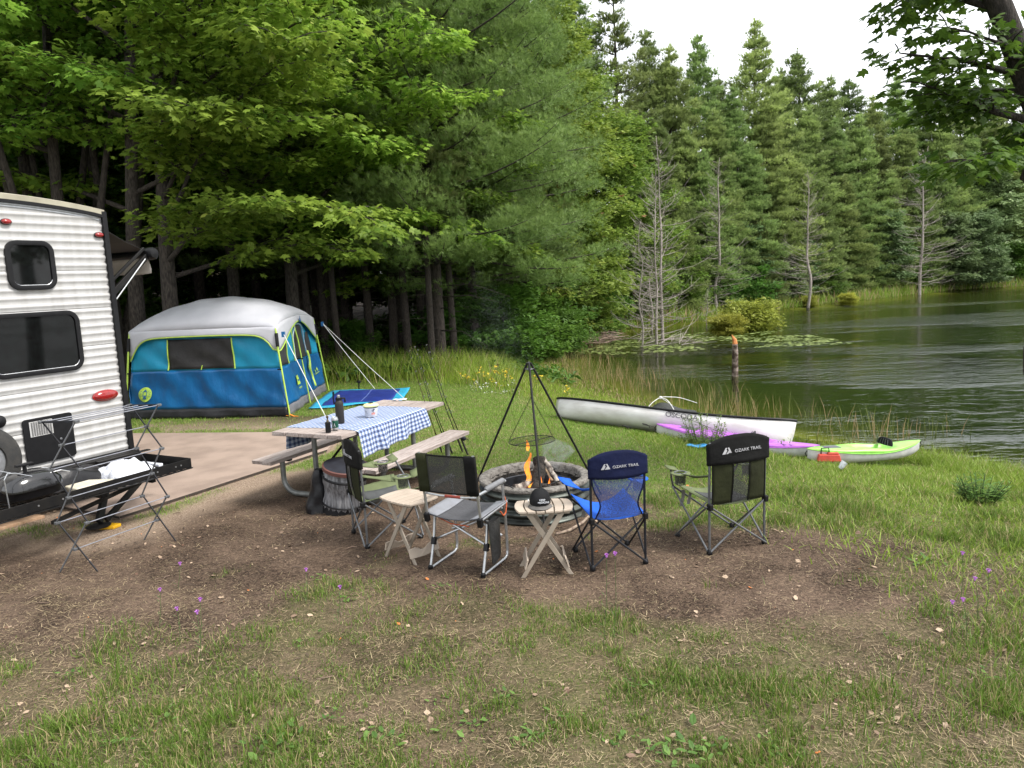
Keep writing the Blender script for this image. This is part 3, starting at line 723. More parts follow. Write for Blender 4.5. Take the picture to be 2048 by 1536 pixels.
for face in range(4):
    mskirt = M_tbk if face in (0, 3) else M_tgy
    wallgrid(face, 0, TW_, 0.0, 0.17).build('wall_skirt', mskirt, tent, smooth=True, solid=0.004)
    wallgrid(face, 0, TW_, 0.17, 0.83).build('lower_wall', M_tlo, tent, smooth=True, solid=0.004)
    wallgrid(face, 0, TW_, 0.83, 1.47, topf=(None if face in (0,2) else (lambda s: 1.40 + 0.16*sin(pi*s/TD_)))).build('upper_wall', M_tup, tent, smooth=True, solid=0.004)
# front window with lime side tapes
wf = wallgrid(0, 0.76, 2.05, 0.85, 1.365, 0.014).build('window', M_tgr, tent, smooth=True, solid=0.003)
b = MB()
for s in (0.745, 2.065): b = MB(); b.tube([wallpt(0, s, 0.84+0.53*k/8, 0.018) for k in range(9)], 0.012, 6); b.build('window_tape', M_lime, wf)
b = MB()
b.tube([wallpt(0, 1.40, 0.835, 0.02), wallpt(0, 1.42, 0.90, 0.022), wallpt(0,1.43,0.91,0.022)], 0.008, 5)
b.build('zip_pull', M_lime, wf)
# side: two dark windows and arched door
wallgrid(1, 0.06, 0.62, 0.85, 1.36, 0.016).build('window', M_tgr, tent, smooth=True, solid=0.003)
door = wallgrid(1, 1.18, 2.02, 0.85, 1.50, 0.016, topf=lambda s: 0.85 + 0.62*sqrt(max(0.02, 1-abs((s-1.6)/0.45)**2.6))).build('door', M_tgr, tent, smooth=True, solid=0.003)
wallgrid(1, 2.14, 2.42, 0.85, 1.30, 0.016).build('window', M_tgr, tent, smooth=True, solid=0.003)
b = MB(); arch = [wallpt(1, 1.6+0.47*math.sin(a), 0.85+0.64*max(0,cos(a))**0.55, 0.024) for a in [(-pi/2)+pi*k/20 for k in range(21)]]
b.tube(arch[:], 0.010, 5); b.build('zip_tape', mat('pale zip', (0.45,0.55,0.62), rough=0.5), door)
for s in (0.64, 1.10): b = MB(); b.tube([wallpt(1, s, 0.84+0.6*k/8, 0.022) for k in range(9)], 0.011, 5); b.build('window_tape', M_lime, tent)
b = MB(); rows = []
for k in range(14):
    z = 0.95 - 0.70*k/13; w = 0.045 + 0.012*sin(k*1.3); s = 2.02 + 0.03*sin(k*0.8)
    rows.append([wallpt(1, s-w, z, 0.045), wallpt(1, s, z, 0.075), wallpt(1, s+w, z, 0.045)])
b.grid(rows); b.build('door_strap', M_lime, tent, solid=0.004, smooth=True)
# fly: dome + skirt
def dome(u, v):
    e = (1-abs(u)**2.3)*(1-abs(v)**2.3)
    k = 0.12
    ridge = 0.02*(1-abs(u))*math.exp(-(v*7)**2)
    return tl(TW_/2 + u*(TW_/2-k), TD_/2 + v*(TD_/2-k), 1.53 + 0.50*e**0.62 + 0.010*sin(u*13+v*5+2*mnoise.noise((u*2,v*2,5)))*e + 0.12*abs(u)**5*(1-v*v)**0.8 + ridge + 0.006*mnoise.noise((u*4,v*4,2)))
N_ = 36
b = MB(); b.grid([[dome(-1+2*i/N_, -1+2*j/N_) for i in range(N_+1)] for j in range(N_+1)])
def edge_low(face, f):     # f 0..1 along the face
    c = min(f, 1-f)
    if face in (0, 2): return 1.42 - 0.34*math.exp(-(c/0.055)**1.3) - 0.05*math.exp(-c/0.14)
    return 1.12 + 0.43*sstep(0.0, 0.5, c)**0.72
per = []
for face in range(4):
    for i in range(N_):
        f = i/N_; u = -1+2*f
        P = {0:(u,-1),1:(1,u),2:(-u,1),3:(-1,-u)}[face]; per.append((face, f, P))
rows = []
for j in range(6):
    row = []
    for (face, f, P) in per:
        t = dome(*P); zl = float(edge_low(face, f)); z = t.z + (zl - t.z)*j/5
        outn = {0:-ty,1:tx,2:ty,3:-tx}[face]; out = 0.05*sin(j/5*pi/2)*1.0 - (0.0) 
        row.append(t*1 + outn*out*(1-0.3) + Vector((0,0,z - t.z)))
    rows.append(row)
b.grid(rows, closed=True)
fly = b.build('fly', M_fly, tent, smooth=True, sharp=75, solid=0.004)
b = MB(); b.tube([p + Vector((0,0,-0.004)) for p in rows[-1]], 0.011, 6, closed=True); b.build('piping', M_lime, fly, smooth=True)
b = MB()
cor = {0:(0,0),1:(TW_,0),2:(TW_,TD_),3:(0,TD_)}
for i,(cx_,cy_) in cor.items():
    sx_ = 1 if cx_ == 0 else -1; sy_ = 1 if cy_ == 0 else -1
    f0 = tl(cx_ - sx_*0.04, cy_ - sy_*0.04, 0.0); f1 = tl(cx_ + sx_*0.10, cy_ + sy_*0.06, 1.16); f2 = tl(cx_+sx_*0.13, cy_+sy_*0.13, 1.5)
    pb_ = MB(); pb_.tube([f0, f0.lerp(f1,0.5)+Vector((0,0,0)), f1, f2], [0.013,0.014,0.016,0.016], 8); pb_.build('pole', M_lime, tent, smooth=True)
    cb = MB(); q0 = f0.lerp(f1, 0.70); cb.bar(q0, q0 + tx*sx_*0.07 , 0.03, 0.02); cb.build('pole_clip', M_black, tent)
    hb = MB(); hb.tube([f1.lerp(f2,0.1), f1.lerp(f2,0.75)], 0.03, 8); hb.build('pole_hub', M_black, tent, smooth=True)
pb_ = MB(); pb_.tube([tl(TW_+0.04, TD_*0.47, 0), tl(TW_-0.10, TD_*0.47, 1.2), tl(TW_-0.16, TD_*0.47, 1.5)], 0.013, 8); pb_.build('pole', M_lime, tent, smooth=True)
cb = MB(); cb.bar(tl(TW_-0.03, TD_*0.47, 0.85), tl(TW_-0.14, TD_*0.47, 0.85), 0.03, 0.02); cb.build('pole_clip', M_black, tent)
# blue patches under the fly's corners
b = MB(); b.add([dome(1,0)+Vector((0.0,0,0.0))+tx*0.062, dome(1,0)+tx*0.062+ty*0.10-Zv*0.12, dome(1,0)+tx*0.07-ty*0.06-Zv*0.12], [(0,1,2)])
b.build('fly_patch', M_tlo, tent, solid=0.003)
# lantern emblem on the lower front wall
def disc_on(face, s, z, r, off, n=32): return [wallpt(face, s+r*cos(2*pi*k/n), z+r*sin(2*pi*k/n), off) for k in range(n)]
es, ez, er = 0.30, 0.435, 0.125
b = MB(); b.add(disc_on(0, es, ez, er, 0.020), [tuple(range(32))]); emb = b.build('emblem', M_lime, tent, solid=0.002)
b = MB()
def quad(pts): b.add([wallpt(0, es+x*er, ez+z*er, 0.024) for x, z in pts], [tuple(range(len(pts)))])
quad([(-0.30,-0.62),(0.30,-0.62),(0.30,-0.45),(-0.30,-0.45)]); quad([(-0.24,-0.42),(0.24,-0.42),(0.16,-0.22),(-0.16,-0.22)])
quad([(-0.33,-0.20),(0.33,-0.20),(0.33,-0.12),(-0.33,-0.12)]); quad([(-0.30,0.40),(0.30,0.40),(0.14,0.58),(-0.14,0.58)]); quad([(-0.30,-0.12),(-0.22,-0.12),(-0.22,0.40),(-0.30,0.40)]); quad([(0.22,-0.12),(0.30,-0.12),(0.30,0.40),(0.22,0.40)])
quad([(-0.08,0.58),(0.08,0.58),(0.08,0.68),(-0.08,0.68)])
for a in (20, 0, -20, 160, 180, 200, 40, 140):
    ca, sa = cos(radians(a)), sin(radians(a)); quad([(0.52*ca-0.02*sa,0.52*sa+0.02*ca),(0.52*ca+0.02*sa,0.52*sa-0.02*ca),(0.88*ca+0.02*sa,0.88*sa-0.02*ca),(0.88*ca-0.02*sa,0.88*sa+0.02*ca)])
b.build('emblem_lantern', M_tlo, emb, solid=0.001)
def wallM(face, s, z, off):
    o = wallpt(face, s, z, off); x = wallpt(face, s+0.2, z, off) - wallpt(face, s-0.2, z, off); y = wallpt(face, s, z+0.1, off) - wallpt(face, s, z-0.1, off)
    return frame_matrix(o, x, y)
b = MB(); b.add([wallpt(1, s, z, 0.03) for s, z in ((0.90,0.42),(1.12,0.42),(1.12,0.58),(0.90,0.58))], [(0,1,2,3)]); bd = b.build('badge', M_lime, tent, solid=0.002)
text_obj('Coleman', 0.06, M_tlo, bd, wallM(1, 1.01, 0.50, 0.036)); text_obj('INSTANT', 0.05, M_lime, tent, wallM(1, 1.05, 0.355, 0.034))
b = MB()
for (s, z, r) in ((2.36,0.50,0.055),(2.56,0.52,0.05)):
    pts = [wallpt(1, s + r*(1.3 if k % 2 == 0 else 0.6)*cos(2*pi*k/10+0.3), z + r*(1.0 if k % 2 == 0 else 0.5)*sin(2*pi*k/10+0.3), 0.03) for k in range(10)]
    b.add(pts, [tuple(range(10))])
b.bar(wallpt(1,2.28,0.44,0.03), wallpt(1,2.64,0.46,0.03), 0.02, 0.004)
b.build('badge', M_lime, tent)
# guy lines
b = MB(); Tl = lambda p: Vector(p) - T0
cfr = tl(TW_+0.03, 0.02, 1.42); cbr = tl(TW_+0.03, TD_-0.02, 1.42); cfl = tl(-0.03, 0.02, 1.35)
for a, e in ((cfr, G(664,858,0.0)), (cbr, G(815,803,0.0)), (cbr, G(750,778,0.0)), (cfl, G(225,725,0.0)), (cfl, G(236,770,0))):
    e = Tl(e); b.tube([a, a.lerp(e,0.5) - Zv*0.015, e], 0.006, 5)
b.build('guy_line', M_wline, tent)
b = MB()
for a in (cfr, cbr, cfl): b.box(a + Vector((0,0,-0.02)), (0.05,0.05,0.09))
b.build('guy_patch', M_tlo, tent)
b = MB(); p_ = tl(TW_+0.02, -0.03, 0)
b.tube([p_+Vector((0.02,-0.02,0.05)), p_+Vector((0.10,-0.03,0.015))], 0.012, 6); b.tube([p_+Vector((-0.05,0,0.03)), p_+Vector((0.16,-0.02,0.012))], 0.008, 6)
b.build('tent_peg', mat('orange plastic', (0.75,0.25,0.02), rough=0.4), tent)

# blue mat beside the tent
def flatpoly(pts, n=26):
    """bilinear quad patch"""
    a, b_, c, d = [Vector(p) for p in pts]; rows = []
    for j in range(n+1):
        v = j/n; rows.append([(a.lerp(b_, i/n)).lerp(d.lerp(c, i/n), v) for i in range(n+1)])
    return rows
mt = empty('ground_mat', (0,0,0), 0, 'blue ground mat with turquoise border spread on grass beside tent', 'mat')
A_, B_, C_, D_ = Vector((-3.62,12.95,0)), Vector((-2.02,13.30,0)), Vector((-2.08,14.95,0)), Vector((-3.72,15.15,0))
rows = flatpoly((A_,B_,C_,D_)); n = 26
def matz(p): return 0.035 + 0.022*mnoise.noise((p.x*2.3, p.y*1.9, 0)) + gz(p.x, p.y)
rows = [[Vector((p.x, p.y, matz(p))) for p in r] for r in rows]
b = MB(); b.grid(rows); b.build('border', mat('turquoise vinyl', (0.03,0.34,0.52), (0.03,0.28,0.44), rough=0.45), mt, smooth=True, solid=0.008)
b = MB(); b.grid([[p + Vector((0,0,0.009)) for p in r[3:-3]] for r in rows[2:-2]]); b.build('panel', mat('ultramarine vinyl', (0.022,0.042,0.24), (0.015,0.028,0.17), rough=0.4, scale=5, bump=0.3), mt, smooth=True, solid=0.004)
b = MB(); b.tube([rows[j][14] + Vector((0,0,0.016)) for j in range(2, n-1)], 0.006, 5); b.build('crease', mat('crease pale blue', (0.12,0.18,0.42), rough=0.5), mt)
b = MB(); p_ = G(718, 782, 0); b.tube([p_, p_+Vector((0.01,0,0.17))], 0.014, 6); b.lathe([(0.02,0.16),(0.05,0.18),(0.05,0.2),(0.02,0.22)], (p_.x+0.01, p_.y, 0), 12)
o = b.build('garden_light', M_black, None); tag(o, 'small black stake light in the grass behind the blue mat', 'stake light')
# ================================================================== PICNIC TABLE
TA = Vector((0.43, 0.903, 0)).normalized(); TR = Vector((TA.y, -TA.x, 0)); TC = Vector((-1.60, 7.86, 0))
Mt = Matrix.Identity(4)
for i in range(3): Mt[i][0] = TA[i]; Mt[i][1] = -TR[i]; Mt[i][2] = (0,0,1)[i]; Mt[i][3] = TC[i]
pt = empty('picnic_table', TC, atan2(TA.y, TA.x), 'weathered wooden picnic table on bent galvanised pipe legs', 'picnic table')
# local: x along the table, y to the left, z up
def plank(b, x0, x1, y0, y1, z0, z1, seed):
    r = random.Random(seed); j = lambda: r.uniform(-0.008, 0.008)
    b.add([(x0+j(),y0,z0),(x1+j(),y0,z0),(x1+j(),y1,z0),(x0+j(),y1,z0),(x0+j(),y0,z1),(x1+j(),y0,z1),(x1+j(),y1,z1),(x0+j(),y1,z1)],
          [(0,3,2,1),(4,5,6,7),(0,1,5,4),(1,2,6,5),(2,3,7,6),(3,0,4,7)])
b = MB(); bw = 0.86/5
for k in range(5): plank(b, -0.95, 0.95, -0.43+bw*k+0.004, -0.43+bw*(k+1)-0.004, 0.722, 0.762, k)
b.build('tabletop', M_wood, pt, bevel=0.004)
for s in (-1, 1):
    b = MB()
    plank(b, -0.915, 0.915, min(s*0.505,s*0.63), max(s*0.505,s*0.63), 0.400, 0.44, 11+s); plank(b, -0.915, 0.915, min(s*0.636,s*0.765), max(s*0.636,s*0.765), 0.400, 0.44, 21+s)
    b.build('bench', M_wood, pt, bevel=0.004)
for x in (-0.62, 0.62):
    b = MB()
    pts = [(x,-0.635,0.40),(x,-0.635,0.20)] + [(x, -0.635+0.16*(1-cos(a)), 0.19-0.155*sin(a)) for a in [pi/2*k/6 for k in range(1,7)]]
    pts += [(p[0], -p[1], p[2]) for p in pts[::-1]]
    b.tube(pts, 0.028, 12); b.build('leg_pipe', M_galv, pt, smooth=True)
    b = MB()
    for y in (-0.19, 0.19): b.tube([(x,y,0.04),(x,y,0.70)], 0.027, 12)
    b.build('post', M_galv, pt, smooth=True)
    b = MB(); b.bar((x,-0.36,0.708), (x,0.36,0.708), 0.06, 0.026); b.bar((x,-0.73,0.388),(x,-0.52,0.388),0.05,0.022); b.bar((x,0.52,0.388),(x,0.73,0.388),0.05,0.022)
    b.build('bracket', M_blackm, pt)
b = MB(); b.bar((0.60,0,0.42),(0.10,0,0.70),0.03,0.006); b.bar((-0.60,0,0.42),(-0.10,0,0.70),0.03,0.006); b.build('brace', M_blackm, pt)

# gingham cloth
def gingham():
    m = bpy.data.materials.new('gingham cotton'); m.use_nodes = True; t = m.node_tree; N = t.nodes; b = N['Principled BSDF']
    fac = []
    for nm in ('gu', 'gv'):
        a = N.new('ShaderNodeAttribute'); a.attribute_name = nm
        mu = N.new('ShaderNodeMath'); mu.operation = 'MULTIPLY'; mu.inputs[1].default_value = 1/0.052
        fr = N.new('ShaderNodeMath'); fr.operation = 'FRACT'; gt = N.new('ShaderNodeMath'); gt.operation = 'GREATER_THAN'; gt.inputs[1].default_value = 0.5
        t.links.new(a.outputs['Fac'], mu.inputs[0]); t.links.new(mu.outputs[0], fr.inputs[0]); t.links.new(fr.outputs[0], gt.inputs[0]); fac.append(gt)
    ad = N.new('ShaderNodeMath'); ad.operation = 'ADD'; t.links.new(fac[0].outputs[0], ad.inputs[0]); t.links.new(fac[1].outputs[0], ad.inputs[1])
    hf = N.new('ShaderNodeMath'); hf.operation = 'MULTIPLY'; hf.inputs[1].default_value = 0.5; t.links.new(ad.outputs[0], hf.inputs[0])
    r = N.new('ShaderNodeValToRGB'); r.color_ramp.interpolation = 'CONSTANT'; e = r.color_ramp.elements
    e[0].position = 0; e[0].color = (0.48,0.53,0.63,1); e[1].position = 0.4; e[1].color = (0.16,0.22,0.37,1); q = e.new(0.9); q.color = (0.03,0.045,0.125,1)
    t.links.new(hf.outputs[0], r.inputs[0]); t.links.new(r.outputs[0], b.inputs['Base Color']); b.inputs['Roughness'].default_value = 0.8; b.inputs['Sheen Weight'].default_value = 0.1
    return m
def cloth():
    # width coordinate w across the cloth (arc length), length coordinate x
    n = 70; mrow = 60; W = 0.86; half = W/2+0.006; drop_r = 0.27; drop_l = 0.24; rows = []; gu = []; gv = []
    x0, x1 = -0.72, 0.52
    tot = drop_l + 2*half + drop_r
    for j in range(mrow+1):
        w = tot*j/mrow; row = []
        for i in range(n+1):
            f = i/n; x = x0 + (x1-x0)*f
            fold = 0.018*sin(x*17+1)*1 + 0.010*sin(x*31)
            if w < drop_l:                # left hang (local +y)
                d = drop_l - w; skew = 0.06*d/drop_l
                y = half + 0.012 + fold*d/drop_l + 0.02*d; z = 0.766 - d; xx = x + skew*sin(f*3)
            elif w < drop_l + 2*half:
                y = half - (w-drop_l); z = 0.768 + 0.0015*sin(x*40+w*30); xx = x - 0.03*sin(w*6)
            else:
                d = w - drop_l - 2*half; lift = 1 - 0.30*f*f
                dd = d*lift
                y = -half - 0.012 - (0.03 + fold*1.2)*(d/drop_r)**0.8; z = 0.766 - dd; xx = x + 0.10*d*(f-0.3) + 0.04*d/drop_r*sin(f*8)
            row.append(Vector((xx, y, z))); gu.append(x + 0.2); gv.append(w)
        rows.append(row)
    b = MB(); b.grid(rows); o = b.build('tablecloth', gingham(), None, smooth=True)
    for nm, v in (('gu', gu), ('gv', gv)):
        a = o.data.attributes.new(nm, 'FLOAT', 'POINT'); a.data.foreach_set('value', v)
    q = o.modifiers.new('solid', 'SOLIDIFY'); q.thickness = 0.0025; q.offset = 1
    o.matrix_world = Mt; return o
tag(cloth(), 'blue and white gingham cloth draped over the picnic table', 'tablecloth')

# ---- things on the table
ZT_ = 0.773
def stand(px, py, z=ZT_): return G(px, py, z)
p = stand(681, 846); g_ = empty('growler_bottle', p, radians(20), 'tall black metal growler with pump lid on the tablecloth', 'bottle')
b = MB(); b.lathe([(0.040,0),(0.043,0.006),(0.043,0.195),(0.040,0.215),(0.028,0.235)], n=32); b.build('body', mat('matte black steel', (0.007,0.007,0.008), (0.03,0.027,0.025), rough=0.45, scale=60, lo=0.6, hi=0.75, spec=0.2), g_, smooth=True, sharp=50)
b = MB(); b.lathe([(0.030,0.235),(0.032,0.24),(0.032,0.26),(0.024,0.265)], n=24); b.tube([(0.0,0,0.255),(0.06,0.0,0.25),(0.062,0,0.21)], 0.010, 8); b.build('lid', M_black, g_, smooth=True)
b = MB(); b.tube([(-0.048,0.005,0.20),(-0.052,0.005,0.26),(-0.048,0.0,0.33)], 0.007, 8); b.lathe([(0.009,0.295),(0.010,0.30),(0.010,0.325),(0.004,0.33)], (-0.048,0,0), 12); b.build('tap', M_black, g_, smooth=True)
b = MB(); b.lathe([(0.016,0.262),(0.016,0.285),(0.010,0.29)], (0.0,0,0), 14); b.build('cap', M_silver, g_, smooth=True)
p = stand(671, 859); g_ = empty('drink_can', p, radians(-10), 'dark green drink can with white tree print on the tablecloth', 'can')
b = MB(); b.lathe([(0.026,0),(0.031,0.006),(0.0325,0.012),(0.0325,0.105),(0.027,0.12),(0.026,0.122),(0.024,0.118),(0.001,0.117)], n=32)
b.build('body', mat('can green', (0.012,0.085,0.055), (0.010,0.07,0.045), rough=0.25, metal=0.3), g_, smooth=True, sharp=60)
b = MB(); b.lathe([(0.0329,0.004),(0.0329,0.022)], n=32, cap=False); b.lathe([(0.0329,0.092),(0.0329,0.105),(0.0275,0.1195),(0.0262,0.1235),(0.024,0.1195)], n=32, cap=False); b.build('band', M_silver, g_, smooth=True)
b = MB()
def cyl(a, z, r=0.0331): return (r*sin(a), -r*cos(a), z)
for (a0, h0, h1) in ((-0.5,0.035,0.085),(0.25,0.03,0.07)):
    b.add([cyl(a0-0.28,h0), cyl(a0+0.28,h0), cyl(a0,h1)], [(0,1,2)])
b.build('print', M_bag, g_)
p = stand(657, 865, 0.765); g_ = empty('square_bottle', p, radians(10), 'small square black bottle with spout standing at the table end', 'bottle')
b = MB(); b.box((0,0,0.052), (0.05,0.05,0.10)); b.build('body', M_black, g_, bevel=0.006)
b = MB(); b.lathe([(0.012,0.10),(0.012,0.118),(0.007,0.125),(0.007,0.14),(0.012,0.146),(0.012,0.16),(0.004,0.166)], n=16); b.build('spout', mat('worn brass', (0.12,0.09,0.05), rough=0.5, metal=0.6), g_, smooth=True)
p = stand(743, 833); g_ = empty('cactus_pot', p, radians(0), 'white bucket with cactus prints and pale yellow lid on tablecloth', 'pot')
b = MB(); b.lathe([(0.058,0),(0.062,0.004),(0.072,0.10),(0.074,0.115)], n=40); b.build('bowl', mat('pot white', (0.62,0.63,0.66), (0.56,0.57,0.6), rough=0.4), g_, smooth=True, sharp=50)
b = MB(); b.lathe([(0.0745,0.106),(0.077,0.110),(0.079,0.118),(0.082,0.122),(0.072,0.134),(0.045,0.142),(0.001,0.144)], n=40); l_ = b.build('lid', mat('lid yellow', (0.72,0.74,0.35), (0.66,0.68,0.3), rough=0.4), g_, smooth=True, sharp=60)
b = MB(); b.lathe([(0.026,0.143),(0.027,0.150),(0.020,0.152),(0.001,0.150)], n=24); b.build('knob', mat('plum plastic', (0.03,0.012,0.03), rough=0.4), l_, smooth=True)
b = MB(); b.lathe([(0.0750,0.100),(0.0765,0.108)], n=40, cap=False); b.build('rim_line', M_black, g_)
def pr(poly, m, nm='print'):
    b = MB(); b.add([( (0.0595+0.0135*z/0.1+0.0012)*sin(a), -(0.0595+0.0135*z/0.1+0.0012)*cos(a), z) for a, z in poly], [tuple(range(len(poly)))]); b.build(nm, m, g_)
M_pk = mat('print pink', (0.60,0.26,0.22), rough=0.6); M_nv = mat('print navy', (0.02,0.035,0.10), rough=0.6)
for k in range(4): a0 = 0.22+0.16*k; pr([(a0+0.01*0,0.008+0.002),(a0+0.16,0.010),(a0+0.16,0.052),(a0,0.052)], M_pk)
pr([(0.47,0.052),(0.56,0.052),(0.56,0.095),(0.47,0.095)], M_nv); pr([(0.30,0.065),(0.47,0.065),(0.47,0.072),(0.30,0.072)], M_nv); pr([(0.30,0.072),(0.37,0.072),(0.37,0.085),(0.30,0.085)], M_nv); pr([(0.56,0.07),(0.75,0.08),(0.75,0.092),(0.56,0.082)], M_nv)
pr([(-0.80,0.012),(-0.52,0.012),(-0.46,0.052),(-0.86,0.052)], M_nv); pr([(-0.80,0.055),(-0.72,0.055),(-0.72,0.075),(-0.80,0.075)], M_nv); pr([(-0.64,0.055),(-0.58,0.055),(-0.58,0.068),(-0.64,0.068)], M_nv)
p = stand(800, 800, 0.768); b = MB(); b.grid([[Vector((0.16*(i/6-0.5), 0.10*(j/6-0.5), 0.008+0.012*mnoise.noise((i*.7,j*.7,0)))) for i in range(7)] for j in range(7)])
o = b.build('paper_napkin', mat('napkin', (0.68,0.60,0.58), (0.6,0.3,0.27), rough=0.8, scale=30, lo=0.2, hi=0.5), None, smooth=True, solid=0.003, loc=p); tag(o, 'crumpled pinkish napkin at the far end of the picnic table', 'napkin')

# ---- fishing rods leaning on the far end of the table
M_rod = mat('rod black', (0.012,0.012,0.012), rough=0.3); M_rodr = mat('rod maroon', (0.06,0.015,0.012), rough=0.3); M_cork = mat('rod grip', (0.05,0.045,0.04), rough=0.8)
def fishing_rod(base_px, mid_px, top_px, mrod, label):
    A = G(*base_px, 0.0); Bm = D(*mid_px, 8.62); T = D(*top_px, 8.05)
    root = empty('fishing_rod', A, 0, label, 'fishing rod', 'fishing rods leaning on the table end')
    a = Vector((0,0,0)); m_ = Bm - A; t_ = T - A
    pts = [a.lerp(m_, k/6) for k in range(6)] + [m_.lerp(t_, k/8) for k in range(9)]
    b = MB(); b.tube(pts, [0.008]*3 + [0.0055]*3 + [0.0045-0.0004*k for k in range(9)], 7); b.build('blank', mrod, root, smooth=True)
    b = MB(); b.tube([pts[0], pts[1], pts[2]], [0.012,0.014,0.011], 8); b.build('grip', M_cork, root, smooth=True)
    b = MB(); c = pts[2] + Vector((0.035,-0.03,0)); b.lathe([(0.012,-0.03),(0.028,-0.02),(0.03,0.0),(0.028,0.02),(0.012,0.03)], c, 14, Matrix.Rotation(radians(80), 3, 'X')); b.tube([c, c+Vector((0.05,0,-0.01)), c+Vector((0.05,0,-0.04))], 0.005, 6); b.tube([pts[2], c], 0.006, 6)
    b.build('reel', M_dsteel, root, smooth=True)
    b = MB()
    for k in (5, 7, 9, 11, 13, 14):
        c = pts[k]; r = 0.016 - 0.0008*k
        b.tube([c + Vector((0.012+r*cos(a_), -0.004, r*sin(a_))) for a_ in [2*pi*q/10 for q in range(10)]], 0.0018, 4, closed=True)
    b.build('line_guide', M_gsteel, root)
fishing_rod((884,905),(850,805),(817,702), M_rodr, 'maroon fishing rod farthest left of those against the table end')
fishing_rod((898,905),(860,803),(828,694), M_rod, 'black fishing rod second from left against the picnic table end')
fishing_rod((905,908),(864,806),(834,700), M_rod, 'dark fishing rod in the middle of the five leaning rods')
fishing_rod((926,905),(886,802),(851,690), M_rod, 'black fishing rod second from right against the table end')
fishing_rod((936,910),(893,805),(858,704), M_rod, 'black fishing rod farthest right by the bench end')

# ================================================================== COLLAPSIBLE BIN and black sack beside it
bn = empty('popup_bin', (-1.70,6.98,0), 0, 'collapsible round bin in pale liner with dark lid under table', 'bin')
Mtilt = (Matrix.Rotation(radians(9), 3, 'Y') @ Matrix.Rotation(radians(8), 3, 'X'))
b = MB(); rows = []
for j in range(13):
    z = 0.02 + 0.43*j/12; r = 0.185 + 0.012*(j/12) + 0.012*sin(j*0.9)
    rows.append([Mtilt @ Vector(((r+0.006*sin(k*2.4+j*0.25))*cos(2*pi*k/60), (r+0.006*sin(k*2.4+j*0.25))*sin(2*pi*k/60), z)) for k in range(60)])
b.grid(rows, closed=True); b.build('liner', mat('bin liner', (0.22,0.22,0.23), (0.09,0.09,0.095), rough=0.35, scale=9, stretch=(6,6,0.8), bump=0.3, lo=0.4, hi=0.6), bn, smooth=True)
b = MB(); b.lathe([(0.205,0.425),(0.218,0.43),(0.218,0.462),(0.205,0.468)], (0,0,0), 48, Mtilt, cap=False); b.build('rim', mat('bin rim brown', (0.12,0.045,0.035), rough=0.6), bn, smooth=True, sharp=40)
b = MB(); b.lathe([(0.001,0.476),(0.17,0.474),(0.206,0.469),(0.206,0.46)], (0,0,0), 48, Mtilt); b.build('lid', mat('bin lid', (0.028,0.03,0.038), (0.02,0.02,0.025), rough=0.35), bn, smooth=True)
b = MB(); b.tube([Mtilt @ Vector((0.207*cos(2*pi*k/40), 0.207*sin(2*pi*k/40), 0.36)) for k in range(40)], 0.012, 6, closed=True); b.tube([Mtilt @ Vector((0.208*cos(2*pi*k/40), 0.208*sin(2*pi*k/40), 0.10)) for k in range(40)], 0.008, 6, closed=True); b.build('strap', M_black, bn)
b = MB(); b.lathe([(0.20,0.0),(0.21,0.01),(0.20,0.06),(0.19,0.10)], (0,0,0), 40, Mtilt); b.build('base', M_black, bn, smooth=True)
b = MB(); rows = []
for j in range(15):
    z = 0.42*j/14; w = 0.145*(1-0.62*(j/14)**1.4); row = []
    for k in range(20):
        a = 2*pi*k/20; rr = w*(1+0.38*mnoise.noise((cos(a)*1.6, sin(a)*1.6, z*7)))
        row.append(Vector((rr*0.75*cos(a)+0.035*(j/14), rr*0.7*sin(a), z)))
    rows.append(row)
b.grid(rows, closed=True); b.add(rows[-1], [tuple(range(20))]); o = b.build('black_sack', M_tarpblk, None, smooth=True, loc=(-1.935,6.95,0)); tag(o, 'limp black sack slumped against the left of the bin', 'sack')

# ================================================================== QUAD CAMP CHAIRS
def fab(name, c, c2=None): return mat(name, c, c2, rough=0.85, scale=7, bump=0.7, bscale=9, spec=0.2)
def meshfab(name, c, op=0.6):
    """woven mesh: threads with real gaps between them"""
    m = bpy.data.materials.new(name); m.use_nodes = True; t = m.node_tree; N = t.nodes; b = N['Principled BSDF']; out = N['Material Output']
    b.inputs['Base Color'].default_value = c + (1,); b.inputs['Roughness'].default_value = 0.7
    tc = N.new('ShaderNodeTexCoord'); n = N.new('ShaderNodeTexVoronoi'); n.inputs['Scale'].default_value = 260; t.links.new(tc.outputs['Object'], n.inputs['Vector'])
    gt = N.new('ShaderNodeMath'); gt.operation = 'GREATER_THAN'; gt.inputs[1].default_value = op; t.links.new(n.outputs['Distance'], gt.inputs[0])
    tp_ = N.new('ShaderNodeBsdfTransparent'); mx = N.new('ShaderNodeMixShader'); mx.inputs[0].default_value = 0
    sub = N.new('ShaderNodeMath'); sub.operation = 'SUBTRACT'; sub.inputs[0].default_value = 1.0; t.links.new(gt.outputs[0], sub.inputs[1])
    t.links.new(sub.outputs[0], mx.inputs[0]); t.links.new(b.outputs[0], mx.inputs[1]); t.links.new(tp_.outputs[0], mx.inputs[2]); t.links.new(mx.outputs[0], out.inputs[0]); return m
M_chb = fab('chair blue', (0.016,0.105,0.52), (0.013,0.085,0.44)); M_chn = fab('chair navy', (0.003,0.006,0.032), (0.002,0.004,0.022))
M_chg = fab('chair green', (0.13,0.155,0.075), (0.10,0.12,0.06)); M_chd = fab('chair black', (0.004,0.004,0.004), (0.003,0.003,0.003)); M_chs = fab('chair seat grey', (0.075,0.08,0.08), (0.06,0.062,0.065))
